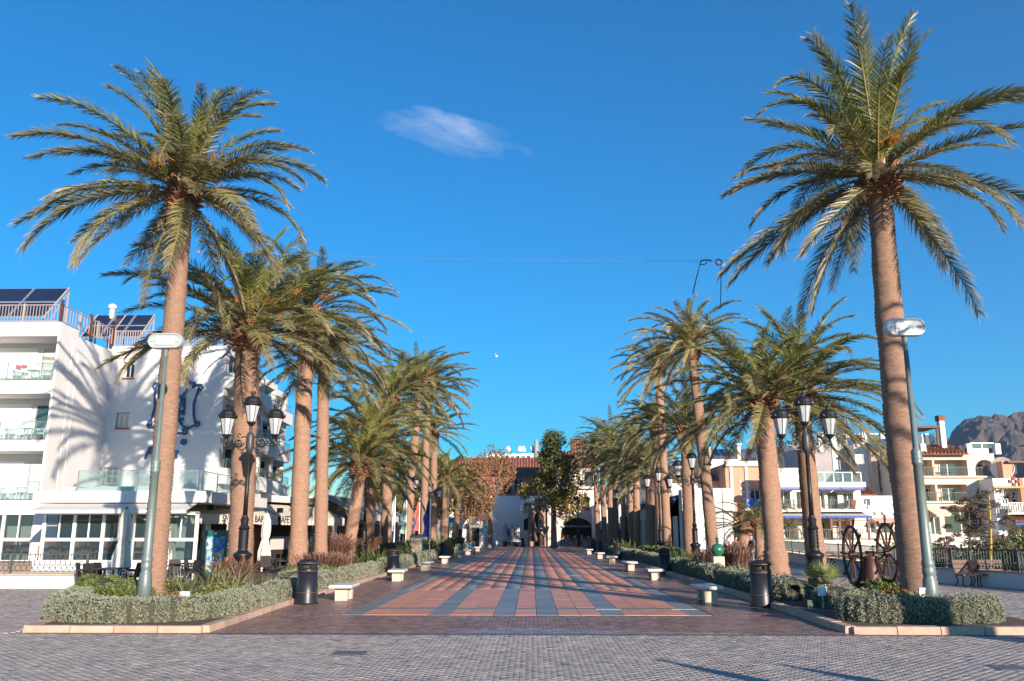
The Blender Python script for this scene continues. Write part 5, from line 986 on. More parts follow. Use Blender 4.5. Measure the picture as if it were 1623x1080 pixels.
def parasol(px, yb, yt, Y, lb, tw=.33, mt=None, z0=0.0, loc=None, lean=0):
    if loc is None: a = at(px, 850, Y); zt = at(px, yt, Y).z; x = a.x
    else: x, Y, zt = loc
    r_ = thing('furled_parasol', lb, 'parasol', (x, Y, z0), 'furled cream parasols'); H = zt-z0; m = MB(); n = 14; V = []; prof = [(.12,.22),(.78*tw/.33*.34,.24),(.26,.36),(.22,.50),(.17,.56),(.21,.60),(.27,.68),(.25,.80),(.17,.92),(.05,.985),(.03,.99)]
    prof = [(.10,.20),(tw*.95,.22),(tw*.9,.36),(tw*.62,.52),(tw*.50,.56),(tw*.70,.62),(tw*.72,.72),(tw*.6,.86),(tw*.28,.97),(.02,.99)]
    for r0, z in prof:
        for k in range(n): t = 2*PI*k/n; q = r0*(1+.28*(k % 2)*(-1))*(1+.1*math.sin(3*t+z*9)); V.append((q*math.cos(t), q*math.sin(t), z*H))
    F = [(i*n+k, i*n+(k+1) % n, (i+1)*n+(k+1) % n, (i+1)*n+k) for i in range(len(prof)-1) for k in range(n)]; m.add(V, F); m.local('canopy', mt or CANVAS, r_); m = MB(); m.tube([(0,0,0),(0,0,H*1.02)], .03, 8); m.local('pole', DARKW, r_); m = MB(); m.lathe([(.30,0),(.30,.06),(.06,.10),(.05,.3)], 14); m.local('foot', BLACK, r_); m = MB(); m.lathe([(.09,0),(.09,.04)], 8, (0, 0, H)); m.local('cap', BLACK, r_)
    return r_
parasol(197, 905, 806, 37.5, 'furled cream parasol over the black wicker furniture by the iron railing', .42)
parasol(272, 895, 818, 40.8, 'furled cream parasol standing close right of the first left palm', .34); parasol(326, 890, 815, 44.5, 'furled cream parasol left of the harbour photo board', .34); parasol(366, 900, 809, 43.5, 'furled cream parasol right behind the harbour photo board', .36); parasol(421, 895, 812, 46, 'furled cream parasol right of the nearest left lamp post', .36)
for i, (px, yt) in enumerate(((801, 828), (811, 830), (820, 832))): parasol(px, 866, yt, 131, 'furled pale parasol in the far square, %s of three' % ('left', 'middle', 'right')[i], .55, mat('grey_canvas', (0.42,0.42,0.46), .85))
parasol(846, 868, 826, 130, 'brown furled parasol in the far square before the small porch', .55, mat('brown_canvas', (0.22,0.12,0.09), .85))
wk = simple_chair('wicker_chair', 'black wicker chair behind the left planting strip', WICK, 'black wicker terrace furniture'); wtb = simple_table('wicker_table', 'x', WICK, 'black wicker terrace furniture', .9)
pos = [(150, 33.4, 1.2, 'leftmost black wicker chair by the end of the low white wall'), (166, 34.6, 2.6, 'black wicker chair behind the leftmost wicker table'), (204, 33.2, -1.3, 'black wicker chair right of the furled parasol, turned left'), (216, 34.6, -2.0, 'black wicker chair close left of the first left palm trunk'), (137, 34.0, 1.8, 'black wicker chair touching the low white wall')]
for i, (px, Y, rz, lb) in enumerate(pos): place(wk, i > 0, (at(px, 900, Y).x, Y, 0), rz, lb, 1.12)
for i, (px, Y, lb) in enumerate(((178, 33.8, 'black wicker table below the furled parasol at left'), (292, 39, 'dark table between the first left palm and the photo board'), (440, 46, 'dark cafe table right of the nearest left lamp post'), (585, 64, 'dark cafe table behind the short palm'))): place(wtb, i > 0, (at(px, 900, Y).x, Y, 0), .1, lb, 1.12)
cg = 'dark cafe chairs under the awning'
for i, (px, Y) in enumerate(((278, 38.5), (286, 41), (300, 38), (307, 40.5), (420, 45), (431, 47.5), (446, 45), (455, 48), (466, 51), (530, 55), (541, 58), (560, 60))):
    o = place(wk, True, (at(px, 900, Y).x, Y, 0), rng.random()*6, 'dark cafe chair in shade under the lettered awning, %s counted from the left' % ordn[i], 1.1); o['group'] = cg
# heaters / white cafe board
# ================================================================== PEOPLE AND CAT
def figure(name, label, cat, loc, rz, joints, edges, radii, mats, parts=(), root=0, group=None, sub=2):
    e = thing(name, label, cat, loc, group, rz); me = bpy.data.meshes.new('body'); me.from_pydata(joints, edges, []); me.update()
    o = link('body', me, e); o.data.materials.append(mats)
    sk = o.modifiers.new('skin', 'SKIN'); sk.use_smooth_shade = True
    for i, r in enumerate(radii): v = me.skin_vertices[0].data[i]; v.radius = r if isinstance(r, tuple) else (r, r)
    me.skin_vertices[0].data[root].use_root = True
    sb = o.modifiers.new('sub', 'SUBSURF'); sb.levels = sub; sb.render_levels = sub
    for nm, fn, mt in parts: m = MB(); fn(m); m.local(nm, mt, e, True)
    return e
def head(m, c, r=.105): m.ball(c, r, 14, 10, (.85, .98, 1.15)); m.ball((c[0], c[1]-.1, c[2]-.01), .02, 6, 4); m.ball((c[0]-.09, c[1], c[2]), .025, 6, 4, (.5, 1, 1.3)); m.ball((c[0]+.09, c[1], c[2]), .025, 6, 4, (.5, 1, 1.3))
def hair(m, c, r=.11): m.ball((c[0], c[1]+.018, c[2]+.035), r, 14, 8, (.90, 1.0, 1.02))
def hands(m, pts):
    for p in pts:
        m.ball(p, .045, 8, 6, (.7, .9, 1.1))
        for k in range(4): m.tube([(p[0]-.025+.017*k, p[1]-.02, p[2]-.03), (p[0]-.03+.02*k, p[1]-.05, p[2]-.09-.008*(k % 2))], [.011, .008], 5)
        m.tube([(p[0]+.03, p[1], p[2]), (p[0]+.055, p[1]-.03, p[2]-.04)], [.012, .009], 5)
def standing(name, label, loc, rz, top, trouser, hairm, h=1.74):
    s = h/1.74
    J = [(0,0,.98),(0,-.01,1.18),(0,0,1.42),(0,.01,1.52),(-.19,0,1.43),(-.25,-.02,1.16),(-.22,-.16,.95),(.19,0,1.43),(.25,-.02,1.16),(.22,-.10,.92)]
    J = [tuple(c*s for c in p) for p in J]
    e = figure(name, label, 'person', loc, rz, J, [(0,1),(1,2),(2,3),(2,4),(4,5),(5,6),(2,7),(7,8),(8,9)], [(.17,.12),(.17,.12),(.16,.11),.055,.075,.055,.042,.075,.055,.042], top,
        [('head', lambda m: (head(m, (0,-.02,1.64*s)), m.tube([(0,0,1.46*s),(0,-.01,1.58*s)], .05, 8)), SKIN), ('hair', lambda m: hair(m, (0,-.02,1.64*s)), hairm), ('hands', lambda m: hands(m, [(-.21,-.20,.89*s),(.22,-.12,.85*s)]), SKIN)])
    J2 = [(0,0,.98),(-.10,0,.90),(-.12,-.02,.50),(-.13,.02,.09),(-.14,-.14,.045),(.10,0,.90),(.12,-.02,.50),(.14,.03,.09),(.15,-.13,.045)]; me = bpy.data.meshes.new('trousers'); me.from_pydata([tuple(c*s for c in p) for p in J2], [(0,1),(1,2),(2,3),(3,4),(0,5),(5,6),(6,7),(7,8)], []); o = link('trousers', me, e); me.materials.append(trouser); k = o.modifiers.new('skin', 'SKIN'); k.use_smooth_shade = True
    for i, r in enumerate([.14,.10,.075,.055,.045,.10,.075,.055,.045]): me.skin_vertices[0].data[i].radius = (r, r)
    me.skin_vertices[0].data[0].use_root = True; q = o.modifiers.new('sub', 'SUBSURF'); q.levels = q.render_levels = 2; return e
def seated(name, label, loc, rz, top, trouser, hairm):
    J = [(0,0,.55),(0,-.02,.75),(0,-.04,.97),(0,-.05,1.07),(-.19,-.04,.98),(-.24,-.10,.74),(-.16,-.30,.64),(.19,-.04,.98),(.24,-.10,.74),(.14,-.32,.64)]
    e = figure(name, label, 'person', loc, rz, J, [(0,1),(1,2),(2,3),(2,4),(4,5),(5,6),(2,7),(7,8),(8,9)], [(.18,.13),(.17,.13),(.16,.11),.055,.075,.055,.042,.075,.055,.042], top,
        [('head', lambda m: (head(m, (0,-.08,1.20)), m.tube([(0,-.04,1.02),(0,-.06,1.14)], .05, 8)), SKIN), ('hair', lambda m: hair(m, (0,-.08,1.20)), hairm), ('hands', lambda m: hands(m, [(-.13,-.36,.62),(.11,-.38,.62)]), SKIN)])
    J2 = [(0,0,.54),(-.10,-.05,.54),(-.12,-.45,.52),(-.12,-.44,.10),(-.12,-.58,.05),(.10,-.05,.54),(.12,-.46,.52),(.13,-.40,.10),(.13,-.54,.05)]; me = bpy.data.meshes.new('trousers'); me.from_pydata(J2, [(0,1),(1,2),(2,3),(3,4),(0,5),(5,6),(6,7),(7,8)], []); o = link('trousers', me, e); me.materials.append(trouser); k = o.modifiers.new('skin', 'SKIN'); k.use_smooth_shade = True
    for i, r in enumerate([.14,.10,.08,.055,.045,.10,.08,.055,.045]): me.skin_vertices[0].data[i].radius = (r, r)
    me.skin_vertices[0].data[0].use_root = True; q = o.modifiers.new('sub', 'SUBSURF'); q.levels = q.render_levels = 2; return e
yp = 56.0
seated('person', 'seated person in bright blue jacket on a left bench near the far end', (-6.05, 85.7, -.02), R(100), BLUEC, NAVY, HAIRB)
standing('person', 'standing person in navy jacket and pale trousers left of the thick right palm', (at(1192, 880, yp).x, yp, .12), R(-70), NAVY, JEAN, HAIRG, 1.78)
seated('person', 'seated grey haired person in dark suit facing the standing one at right', (at(1177, 880, yp-1).x, yp-1, .12), R(65), NAVY, NAVY, HAIRG)
standing('person', 'person in dull red top standing behind the seated one at right', (at(1167, 880, yp+3).x, yp+3, .12), R(20), REDC, DARKW, HAIRB, 1.72)
place(wk, True, (at(1176, 880, yp-1).x-.08, yp-.93, .12), R(65), 'dark chair under the seated grey haired person at right', 1.15)['group'] = 'seat by the right palms'
cp = gnd(17, 929); cz = figure('cat', 'brown and white cat lying on the paving before the low white wall', 'cat', (cp.x, cp.y-.2, 0), R(0),
    [(0,0,.14),(-.16,0,.15),(-.30,0,.12),(.15,0,.15),(.27,-.01,.22),(.33,-.01,.30),(.40,-.02,.29),(-.42,-.06,.04),(-.60,-.14,.03),(.16,-.10,.05),(.30,-.13,.03),(.10,.10,.05),(.26,.12,.03),(-.25,-.12,.06),(-.10,-.16,.04)], [(0,1),(1,2),(0,3),(3,4),(4,5),(5,6),(2,7),(7,8),(3,9),(9,10),(3,11),(11,12),(2,13),(13,14)], [(.12,.13),(.13,.14),(.11,.12),(.10,.12),.065,.075,.035,.03,.02,.045,.03,.045,.03,.07,.03], CATF,
    [('ears', lambda m: (m.lathe([(.03,0),(.004,.06)], 6, (.30, .045, .35)), m.lathe([(.03,0),(.004,.06)], 6, (.31, -.055, .35))), CATF)])
cz.scale = (1.15,)*3
# ================================================================== PALMS
def frond_mesh(seed, e0, bend, old=0.0, nl=128, side=0.0, lw=0.037, LL=0.64, L=5.0, nm='frond', mats=None, hang=0.0):
    rr = random.Random(seed); N = 16; pts = []; p = Vector((0, 0, 0)); ds = L/N; T = []
    for i in range(N+1):
        s = i/N; el = R(e0)-R(bend)*(s**1.7); az = side*s*s
        t = Vector((math.cos(el)*math.cos(az), math.cos(el)*math.sin(az), math.sin(el))); pts.append(p.copy()); T.append(t); p = p+t*ds
    V = []; F = []; A = []; MI = []
    def quadtube(r0, r1):
        b = len(V)
        for i, q in enumerate(pts):
            s = i/N; r_ = r0+(r1-r0)*s; t = T[i]; sd = t.cross(Vector((0, 0, 1))); sd = sd.normalized() if sd.length > .05 else Vector((0, 1, 0)); up = sd.cross(t)
            for k, (a, c) in enumerate(((1, 0), (0, .8), (-1, 0), (0, -.5))): V.append(q+sd*a*r_+up*c*r_); A.append(0.0)
        for i in range(N):
            for k in range(4): F.append((b+i*4+k, b+i*4+(k+1) % 4, b+(i+1)*4+(k+1) % 4, b+(i+1)*4+k)); MI.append(1)
    quadtube(.048, .008)
    for side_ in (-1, 1):
        for i in range(nl):
            s = .10+.89*(i+rr.random()*.5)/nl; x = s*N; j = min(int(x), N-1); f = x-j; q = pts[j].lerp(pts[j+1], f); t = (T[j]*(1-f)+T[j+1]*f).normalized()
            sd = Vector((-T[0].y, T[0].x, 0)); sd = Vector((-math.sin(side*s*s), math.cos(side*s*s), 0)); up = t.cross(sd)*-1; up = sd.cross(t)*-1 if False else (t.cross(sd))
            if up.z < 0 and abs(e0) < 80: up = -up
            prof = min(1.0, .35+s*3.2)*(1-.5*max(0, (s-.6)/.4)**1.6); l = LL*prof*rr.uniform(.85, 1.1)
            al = R(60-30*s+rr.uniform(-7, 7)); vv = R(rr.choice((6, 16, 30))+rr.uniform(-6, 6)-hang*50); 
            d = t*math.cos(al)+(sd*side_*math.cos(vv)+up*math.sin(vv))*math.sin(al); d.normalize()
            sag = Vector((0, 0, -1))*(.10+.25*old+rr.uniform(0, .08))*l
            wv = (t*.6+up*rr.uniform(-.8, .8)).normalized(); w0 = lw*(.55+.45*prof)
            b = len(V); m1 = q+d*l*.55+sag*.25; tip = q+d*l+sag
            tanv = min(1, max(0, (s-.70)*1.3)+old*rr.uniform(.25, 1.0)+(rr.random() < .04)*.6)
            V.extend([q-wv*w0*.45, q+wv*w0*.45, m1+wv*w0*.5, m1-wv*w0*.5, tip]); A.extend([tanv*.4, tanv*.4, tanv*.7, tanv*.7, min(1, tanv+.35)])
            F.append((b, b+1, b+2, b+3)); MI.append(0); F.append((b+3, b+2, b+4)); MI.append(0)
    me = bpy.data.meshes.new(nm); me.from_pydata([tuple(v) for v in V], [], F)
    for m_ in mats: me.materials.append(m_)
    me.polygons.foreach_set('material_index', MI); a_ = me.attributes.new('v', 'FLOAT', 'POINT'); a_.data.foreach_set('value', A); me.update()
    return me, p.copy()
LIB = []
sd_ = 100
for e0, bend in ((86, 45), (82, 80), (70, 55), (68, 95), (52, 55), (50, 95), (34, 55), (32, 85), (16, 50), (14, 80), (0, 35), (-2, 70), (-16, 35), (-20, 55), (-36, 30), (-55, 22)):
    for q in range(2):
        old = max(0, (20-e0)/110.0); me, tip = frond_mesh(sd_, e0, bend+rng.uniform(-6, 6), old=old, side=rng.uniform(-.35, .35), mats=[FRY if e0 > 40 else FRO, RACH]); LIB.append((e0, bend, me, tip)); sd_ += 1
LIBP = []
for e0, bend in ((84, 40), (70, 65), (50, 75), (30, 75), (10, 60), (-15, 45), (-40, 30)):
    me, tip = frond_mesh(sd_, e0, bend, old=max(0, (20-e0)/90.0)+.12, side=rng.uniform(-.35, .35), mats=[FRP, RACH]); LIBP.append((e0, bend, me, tip)); sd_ += 1
def trunk_mesh(base, top, r0, r1, n=18, flare=1.12, seed=0, ring=.13, bow=0.0, knob=0):
    rr = random.Random(seed); m = MB(); H = (top-base).length; K = int(H/ring); V = []; F = []
    for i in range(K+1):
        for hstep in (0, 1):
            t = (i+(.0 if hstep == 0 else .72))/K
            if t > 1: t = 1
            c = base.lerp(top, t)+Vector((bow*math.sin(t*PI), 0, 0)); r_ = r0+(r1-r0)*t; 
            if t*H < 1.6: r_ *= 1+(flare-1)*(1-t*H/1.6)**2
            r_ *= (1.0 if hstep == 0 else 1.06)*(1+.025*math.sin(t*H*1.7+seed)+.02*math.sin(t*H*4.1+seed*2))+rr.uniform(-.010, .010)
            for k in range(n):
                a = 2*PI*k/n; q = r_*(1+rr.uniform(-.030, .030)+.02*math.sin(3*a+seed)+.012*math.sin(5*a+t*40)); 
                if knob and t*H < knob: q *= 1+.12*abs(math.sin(3*a+seed+t*30))+rr.uniform(-.04, .08)
                V.append((c.x+q*math.cos(a), c.y+q*math.sin(a), c.z))
    R2 = 2*(K+1)
    for i in range(R2-1):
        for k in range(n): F.append((i*n+k, i*n+(k+1) % n, (i+1)*n+(k+1) % n, (i+1)*n+k))
    F.append(tuple((R2-1)*n+k for k in range(n))); m.add(V, F); return m
def crown_boss(parent, top, r, seed, s=1.0):
    rr = random.Random(seed); m = MB(); z0 = top.z-.55*s
    m.lathe([(r*1.0,0),(r*1.35,.25*s),(r*1.55,.5*s),(r*1.3,.85*s),(r*.6,1.15*s)], 14, (top.x, top.y, z0))
    for i in range(90):
        a = i*2.39996; t = i/90; z = z0+.05*s+t*.95*s; rad = r*(1.05+.55*math.sin(min(1, t*1.3)*PI*.8)); L = .20*s+.28*s*t; el = R(-5+65*t)
        d = Vector((math.cos(a)*math.cos(el), math.sin(a)*math.cos(el), math.sin(el))); s0 = Vector((-math.sin(a), math.cos(a), 0)); c = Vector((top.x+rad*.85*math.cos(a), top.y+rad*.85*math.sin(a), z)); u = s0.cross(d)*.045*s; w_ = s0*.10*s
        e = c+d*L*rr.uniform(.7, 1.2); m.hexa([c-w_-u, c+w_-u, c+w_+u, c-w_+u, e-w_*.6-u*.6, e+w_*.6-u*.6, e+w_*.6+u*.6, e-w_*.6+u*.6])
    return m.build('crown_boss', STUB, parent)
def fruit(parent, c, d, seed, s=1.0):
    rr = random.Random(seed); m = MB()
    for i in range(34):
        v = (d+Vector((rr.uniform(-.5, .5), rr.uniform(-.5, .5), rr.uniform(-.4, .3)))).normalized(); L = rr.uniform(.5, 1.0)*s; p = c+d*.5*s; m.tube([c, p, p+v*L*.6, p+v*L+Vector((0, 0, -.25*s))], [.012, .01, .008, .006], 3, False)
        for k in range(4): q = p+v*L*(.4+.15*k)+Vector((0, 0, -.04*k*s)); m.ball(q, .024*s, 4, 2)
    return m.build('fruit_cluster', FRUIT, parent)
def set_frond(parent, me, off, az, pitch, roll, sc, ploc):
    o = link('frond', me, parent); o.location = off-ploc; o.rotation_mode = 'ZYX' if False else 'XYZ'
    M = Matrix.Rotation(az, 3, 'Z') @ Matrix.Rotation(pitch, 3, 'Y') @ Matrix.Rotation(roll, 3, 'X'); o.rotation_euler = M.to_euler(); o.scale = (sc,)*3; return o
def palm(label, base, top, r0, r1, size, seed, n=46, tips=None, lib=None, group='tall palms lining the promenade', bow=0.0, wind=0.0, fr=True, emax=78, emin=-30, knob=0, tiltf=0.0, dense=1.0):
    rr = random.Random(seed); base = Vector(base); top = Vector(top); lib = lib or LIB
    p = thing('palm_tree', label, 'palm tree', tuple(base), group); tm = trunk_mesh(base, top, r0, r1, seed=seed, bow=bow, knob=knob, n=18 if base.y < 60 else 12, ring=.13 if base.y < 60 else .25); tm.build('trunk', BARK, p, True)
    crown_boss(p, top, r1, seed, size); ploc = base; cc = top+Vector((0, 0, .35*size)); k = 0
    def put(e_t, az, sc, lib_=lib, extra=0.0):
        cand = sorted(lib_, key=lambda q: abs(q[0]-e_t)+rr.uniform(0, 8))[0]; off = cc+Vector((math.cos(az), math.sin(az), 0))*r1*.9*max(0, math.cos(R(e_t)))+Vector((0, 0, .35*size*math.sin(R(e_t))))
        set_frond(p, cand[2], off, az, -R(max(-7, min(7, e_t-cand[0])))+extra, rr.uniform(-.25, .25), sc, ploc)
    if tips:
        for (px, py) in tips:
            tgt = at(px, py, top.y); dx = tgt.x-cc.x; dz = tgt.z-cc.z; best = None
            for q in lib:
                tx = q[3]; rxy = math.hypot(tx.x, tx.y)
                for sc in (.72, .82, .9, 1.0, 1.1, 1.2):
                    s_ = sc*size; err = abs(tx.z*s_-dz)*1.2+max(0, abs(dx)-rxy*s_-.1)*1.6+abs(sc-1)*.25+rr.uniform(0, .12)
                    if best is None or err < best[0]: best = (err, q, sc, rxy)
            q, sc, rxy = best[1:]; c = max(-1, min(1, dx/(rxy*size*sc+1e-6))); az = math.acos(c)*(1 if rr.random() < .5 else -1); tx = q[3]; az -= math.atan2(tx.y, tx.x)
            off = cc+Vector((math.cos(az), math.sin(az), 0))*r1*.7; set_frond(p, q[2], off, az, 0, rr.uniform(-.2, .2), sc*size, ploc)
    n = int(n*1.05); size *= 1.03; tdx, tdy = rr.uniform(-6, 6), rr.uniform(-6, 6)
    for i in range(n):
        t = (i+.5)/n; e = emax-(emax-emin)*(t**1.08); az = i*2.39996+rr.uniform(-.3, .3); e += tdx*math.cos(az)+tdy*math.sin(az)
        if wind: e += wind*math.cos(az)*12; az += -wind*.35*math.sin(az)*(-1)
        if e < emin-8: e = emin
        sc = size*rr.uniform(.84, 1.06)*(1.0 if e < 55 else .84)
        put(e+rr.uniform(-6, 6), az, sc)
    if fr:
        for i in range(5): a = i*1.3+seed; fruit(p, cc+Vector((math.cos(a)*.25, math.sin(a)*.25, .25*size)), Vector((math.cos(a)*.75, math.sin(a)*.75, .75)).normalized(), seed+i, size*1.1)
    return p
def pbase(px, Y, z=.1): a = at(px, 850, Y); return (a.x, Y, z)
def ptop(px, py, Y): return at(px, py, Y)
T1 = [(135,98),(199,87),(253,80),(296,92),(337,120),(379,134),(420,117),(110,153),(101,177),(60,212),(31,260),(90,268),(22,342),(66,358),(52,419),(177,443),(160,400),(420,204),(493,240),(502,269),(458,309),(466,340),(397,381),(419,370),(487,396),(361,370),(440,430),(325,312),(370,208),(191,186),(278,165),(230,330),(250,150),(330,180),(120,230),(455,255)]
TR1 = [(1306,48),(1341,62),(1360,75),(1391,52),(1416,50),(1470,58),(1488,75),(1260,67),(1258,105),(1262,128),(1193,165),(1193,220),(1210,228),(1164,291),(1141,328),(1178,359),(1177,420),(1193,430),(1240,440),(1350,470),(1425,400),(1440,380),(1523,440),(1541,370),(1619,363),(1623,215),(1608,200),(1538,178),(1588,107),(1478,255),(1245,245),(1321,163),(1397,185),(1570,300),(1300,90),(1440,70),(1330,260),(1480,330)]
pL1 = palm('tallest palm of the left row, nearest the camera, black band round its trunk', pbase(250, 28.2), ptop(291, 318, 28.2), .365, .315, .98, 11, n=24, tips=T1, emax=58, emin=-48, wind=.35)
m = MB(); q = at(283, 395, 28.2); m.lathe([(.335,-.06),(.35,-.05),(.35,.05),(.335,.06)], 20, q); m.build('black_band', BLACK, pL1)
palm('thick trunked palm, second in the left row, behind the nearest lamp post', pbase(384, 37.2), ptop(393, 538, 37.2), .50, .50, 1.16, 12, n=60, emax=84, emin=-18, wind=.1)
palm('third palm of the left row, with a knobbly swollen trunk foot', pbase(474, 45), ptop(486, 505, 45), .45, .40, 1.02, 13, n=52, knob=1.6, wind=-.2)
palm('slender fourth palm of the left row, behind the poster board', pbase(510, 50), ptop(513, 580, 50), .38, .33, .92, 14, n=46)
palm('short fifth palm of the left row, trunk leaning right behind the purple grass', pbase(551, 55), ptop(572, 742, 55), .40, .36, 1.0, 15, n=54, fr=False, emin=-30)
palm('sixth palm of the left row, right of the second lamp post, low crown', pbase(583, 60), ptop(592, 700, 60), .43, .38, 1.08, 16, n=46)
palm('seventh palm of the left row, with a shaded trunk', pbase(612, 70), ptop(618, 640, 70), .44, .38, 1.1, 17, n=46, fr=False)
palm('eighth palm of the left row, tall with trunk leaning to the right', pbase(643, 78), ptop(664, 615, 78), .42, .36, 1.1, 18, n=50, wind=.3)
palm('ninth palm of the left row, tall behind the dark blue flag', pbase(671, 86), ptop(677, 632, 86), .38, .34, 1.08, 19, n=44, fr=False)
palm('tenth palm of the left row, thin and straight between taller ones', pbase(686, 93), ptop(688, 690, 93), .42, .36, .9, 20, n=38, fr=False)
palm('eleventh palm of the left row, low with a broad crown near the far end', pbase(703, 100), ptop(708, 762, 100), .44, .40, .92, 21, n=44, fr=False)
palm('last palm of the left row, low and leaning, farthest from the camera', pbase(720, 113), ptop(727, 782, 113), .42, .36, .8, 22, n=36, fr=False)
pR1 = palm('tallest palm of the right row, first and nearest the camera, with a deeply shaded trunk', pbase(1450, 24.6, .13), ptop(1394, 296, 24.6), .44, .335, .91, 31, n=22, tips=TR1, emax=58, emin=-50, bow=-.10)
palm('second palm of the right row, directly behind the nearest right lamp post', pbase(1291, 43), ptop(1270, 640, 43), .45, .40, 1.12, 32, n=54, emax=84)
palm('third palm of the right row, thick trunk with a spreading foot', pbase(1228, 40), ptop(1209, 645, 40), .46, .42, .98, 33, n=54, knob=1.2)
palm('slender palm leaning left across the right row, with a pale windblown crown', pbase(1131, 57, .12), ptop(1097, 560, 57), .40, .30, .92, 34, n=54, lib=LIBP, wind=.7)
palm('stout straight palm just left of the leaning slender one', pbase(1093, 62, .12), ptop(1088, 690, 62), .46, .42, .98, 35, n=50, wind=.2, fr=False)
palm('thin tall palm with pale crown, left of the stout straight palm', pbase(1058, 72, .12), ptop(1044, 590, 72), .36, .30, .88, 36, n=42, lib=LIBP, wind=.7)
palm('palm trunk overlapping the thin tall palm on its left side', pbase(1048, 76, .12), ptop(1040, 680, 76), .40, .36, .9, 37, n=44, wind=.3)
palm('straight palm behind the third right litter bin, crown low', pbase(1030, 83, .12), ptop(1030, 752, 83), .44, .40, 1.0, 38, n=46, fr=False, wind=.3)
palm('palm near the red sign in the right row, medium height', pbase(1009, 92, .12), ptop(1008, 735, 92), .38, .34, .95, 39, n=40, fr=False, wind=.3)
palm('thin palm left of the red sign in the right row', pbase(999, 99, .12), ptop(1000, 705, 99), .36, .32, .95, 40, n=36, fr=False, wind=.3)
palm('fifth palm from the far end of the right row', pbase(989, 104, .12), ptop(989, 755, 104), .40, .36, .98, 41, n=36, fr=False, wind=.3)
palm('fourth palm from the far end of the right row', pbase(977, 110, .12), ptop(974, 735, 110), .38, .34, 1.0, 42, n=36, fr=False, wind=.3)
palm('third palm from the far end of the right row', pbase(968, 115, .12), ptop(966, 700, 115), .38, .34, 1.05, 43, n=36, fr=False, wind=.3)
palm('second palm from the far end of the right row', pbase(958, 119, .12), ptop(955, 735, 119), .38, .34, .98, 44, n=36, fr=False, wind=.3)
palm('farthest palm of the right row, its crown standing clear against the sky', pbase(948, 123, .12), ptop(943, 718, 123), .38, .34, 1.0, 45, n=40, fr=False, wind=.3)
palm('palm outside the right edge whose trunk shadow crosses the promenade', (16.1, 8.0, 0), (16.6, 8.0, 10.5), .5, .4, .8, 51, n=30, fr=False)
palm('small palm with a shaggy dried trunk behind the people at right', (at(1178, 860, 66).x, 66, .12), (at(1180, 846, 66).x, 66, at(1180, 838, 66).z), .5, .55, .62, 52, n=20, fr=False, emax=60, emin=-10, group='small palms')
palm('small palm half hidden behind the thick right palm, drooping over the railing', (at(1203, 860, 62).x, 62, .12), (at(1203, 846, 62).x, 62, at(1200, 832, 62).z), .3, .3, .62, 53, n=18, fr=False, emax=60, emin=-10, group='small palms')
# unseen parasols added off frame at lower right to cast the two pointed foreground shadows
parasol(0, 0, 0, 0, 'unseen furled parasol added to cast a pointed foreground shadow, left of a pair', .30, None, 0, (7.4, 6.6, 2.6)); parasol(0, 0, 0, 0, 'unseen furled parasol added to cast a pointed foreground shadow, right of a pair', .34, None, 0, (9.55, 5.8, 2.7))

# ================================================================== BROADLEAF TREES
def leaf_cloud(name, mats, parent, centres, n, size, seed, off, z_attr=None, flat=0.0, attrf=None):
    rr = np.random.default_rng(seed); C = np.array([c[:3] for c in centres]); Rd = np.array([c[3:6] if len(c) >= 6 else (c[3],)*3 for c in centres]); wgt = Rd.prod(1)**(2/3); wgt /= wgt.sum()
    idx = rr.choice(len(C), n, p=wgt); d = rr.normal(size=(n, 3)); d /= np.linalg.norm(d, axis=1)[:, None]; rad = rr.random(n)**.4
    P = C[idx]+d*Rd[idx]*rad[:, None]; a = rr.normal(size=(n, 3)); a /= np.linalg.norm(a, axis=1)[:, None]; b = np.cross(a, rr.normal(size=(n, 3))); b /= np.linalg.norm(b, axis=1)[:, None]
    s = size*rr.uniform(.6, 1.3, n)[:, None]; V = np.stack([P-a*s, P+b*s*.55, P+a*s, P-b*s*.55], 1).reshape(-1, 3)-np.array(off); F = np.arange(n*4).reshape(-1, 4)
    v = rr.random(n)*.6+.4*rad if attrf is None else attrf(P, rr)
    return merge_np(name, V, F, mats, parent, attr=np.repeat(v, 4))
def broad_tree(name, label, base, h, crown, mat_, n, size, seed, tr=.3, cat='tree', attrf=None, lean=(0, 0)):
    rr = random.Random(seed); base = Vector(base); e = thing(name, label, cat, tuple(base)); m = MB(); fork = base+Vector((lean[0]*.4, 0, h*.38)); m.tube([base, base+Vector((0, 0, .4)), base.lerp(fork, .6), fork], [tr*1.5, tr*1.05, tr*.9, tr*.8], 12)
    cl = []
    for i in range(crown['n']):
        a = rr.uniform(0, 2*PI); t = i/(crown['n']-1); rad = crown['r']*rr.uniform(.3, .95)*crown['prof'](t); c = base+Vector((rad*math.cos(a)+lean[0]*t, rad*math.sin(a), h*(.36+.62*t))); q = crown['b']*rr.uniform(.7, 1.3)*(.6+.4*crown['prof'](t)); cl.append((c.x, c.y, c.z, q))
        if i % 2 == 0: mid = fork.lerp(c, .5)+Vector((rr.uniform(-.3, .3), rr.uniform(-.3, .3), .3)); m.tube([fork.lerp(base, .1*rr.random()), mid, c], [tr*.45, tr*.22, tr*.06], 6)
    m.build('trunk', BARKT, e, True); leaf_cloud('crown', mat_, e, cl, n, size, seed, tuple(base), attrf=attrf); return e
BROADM = mat('plane_leaf', (0.105,0.13,0.04), .7, (0.065,0.085,0.03), 1.5, attr_col=(0.34,0.24,0.05), trans=0.2)
def grad(z0, z1):
    return lambda P, rr: np.clip(1-(P[:, 2]-z0)/(z1-z0)+rr.normal(size=len(P))*.22, 0, 1)
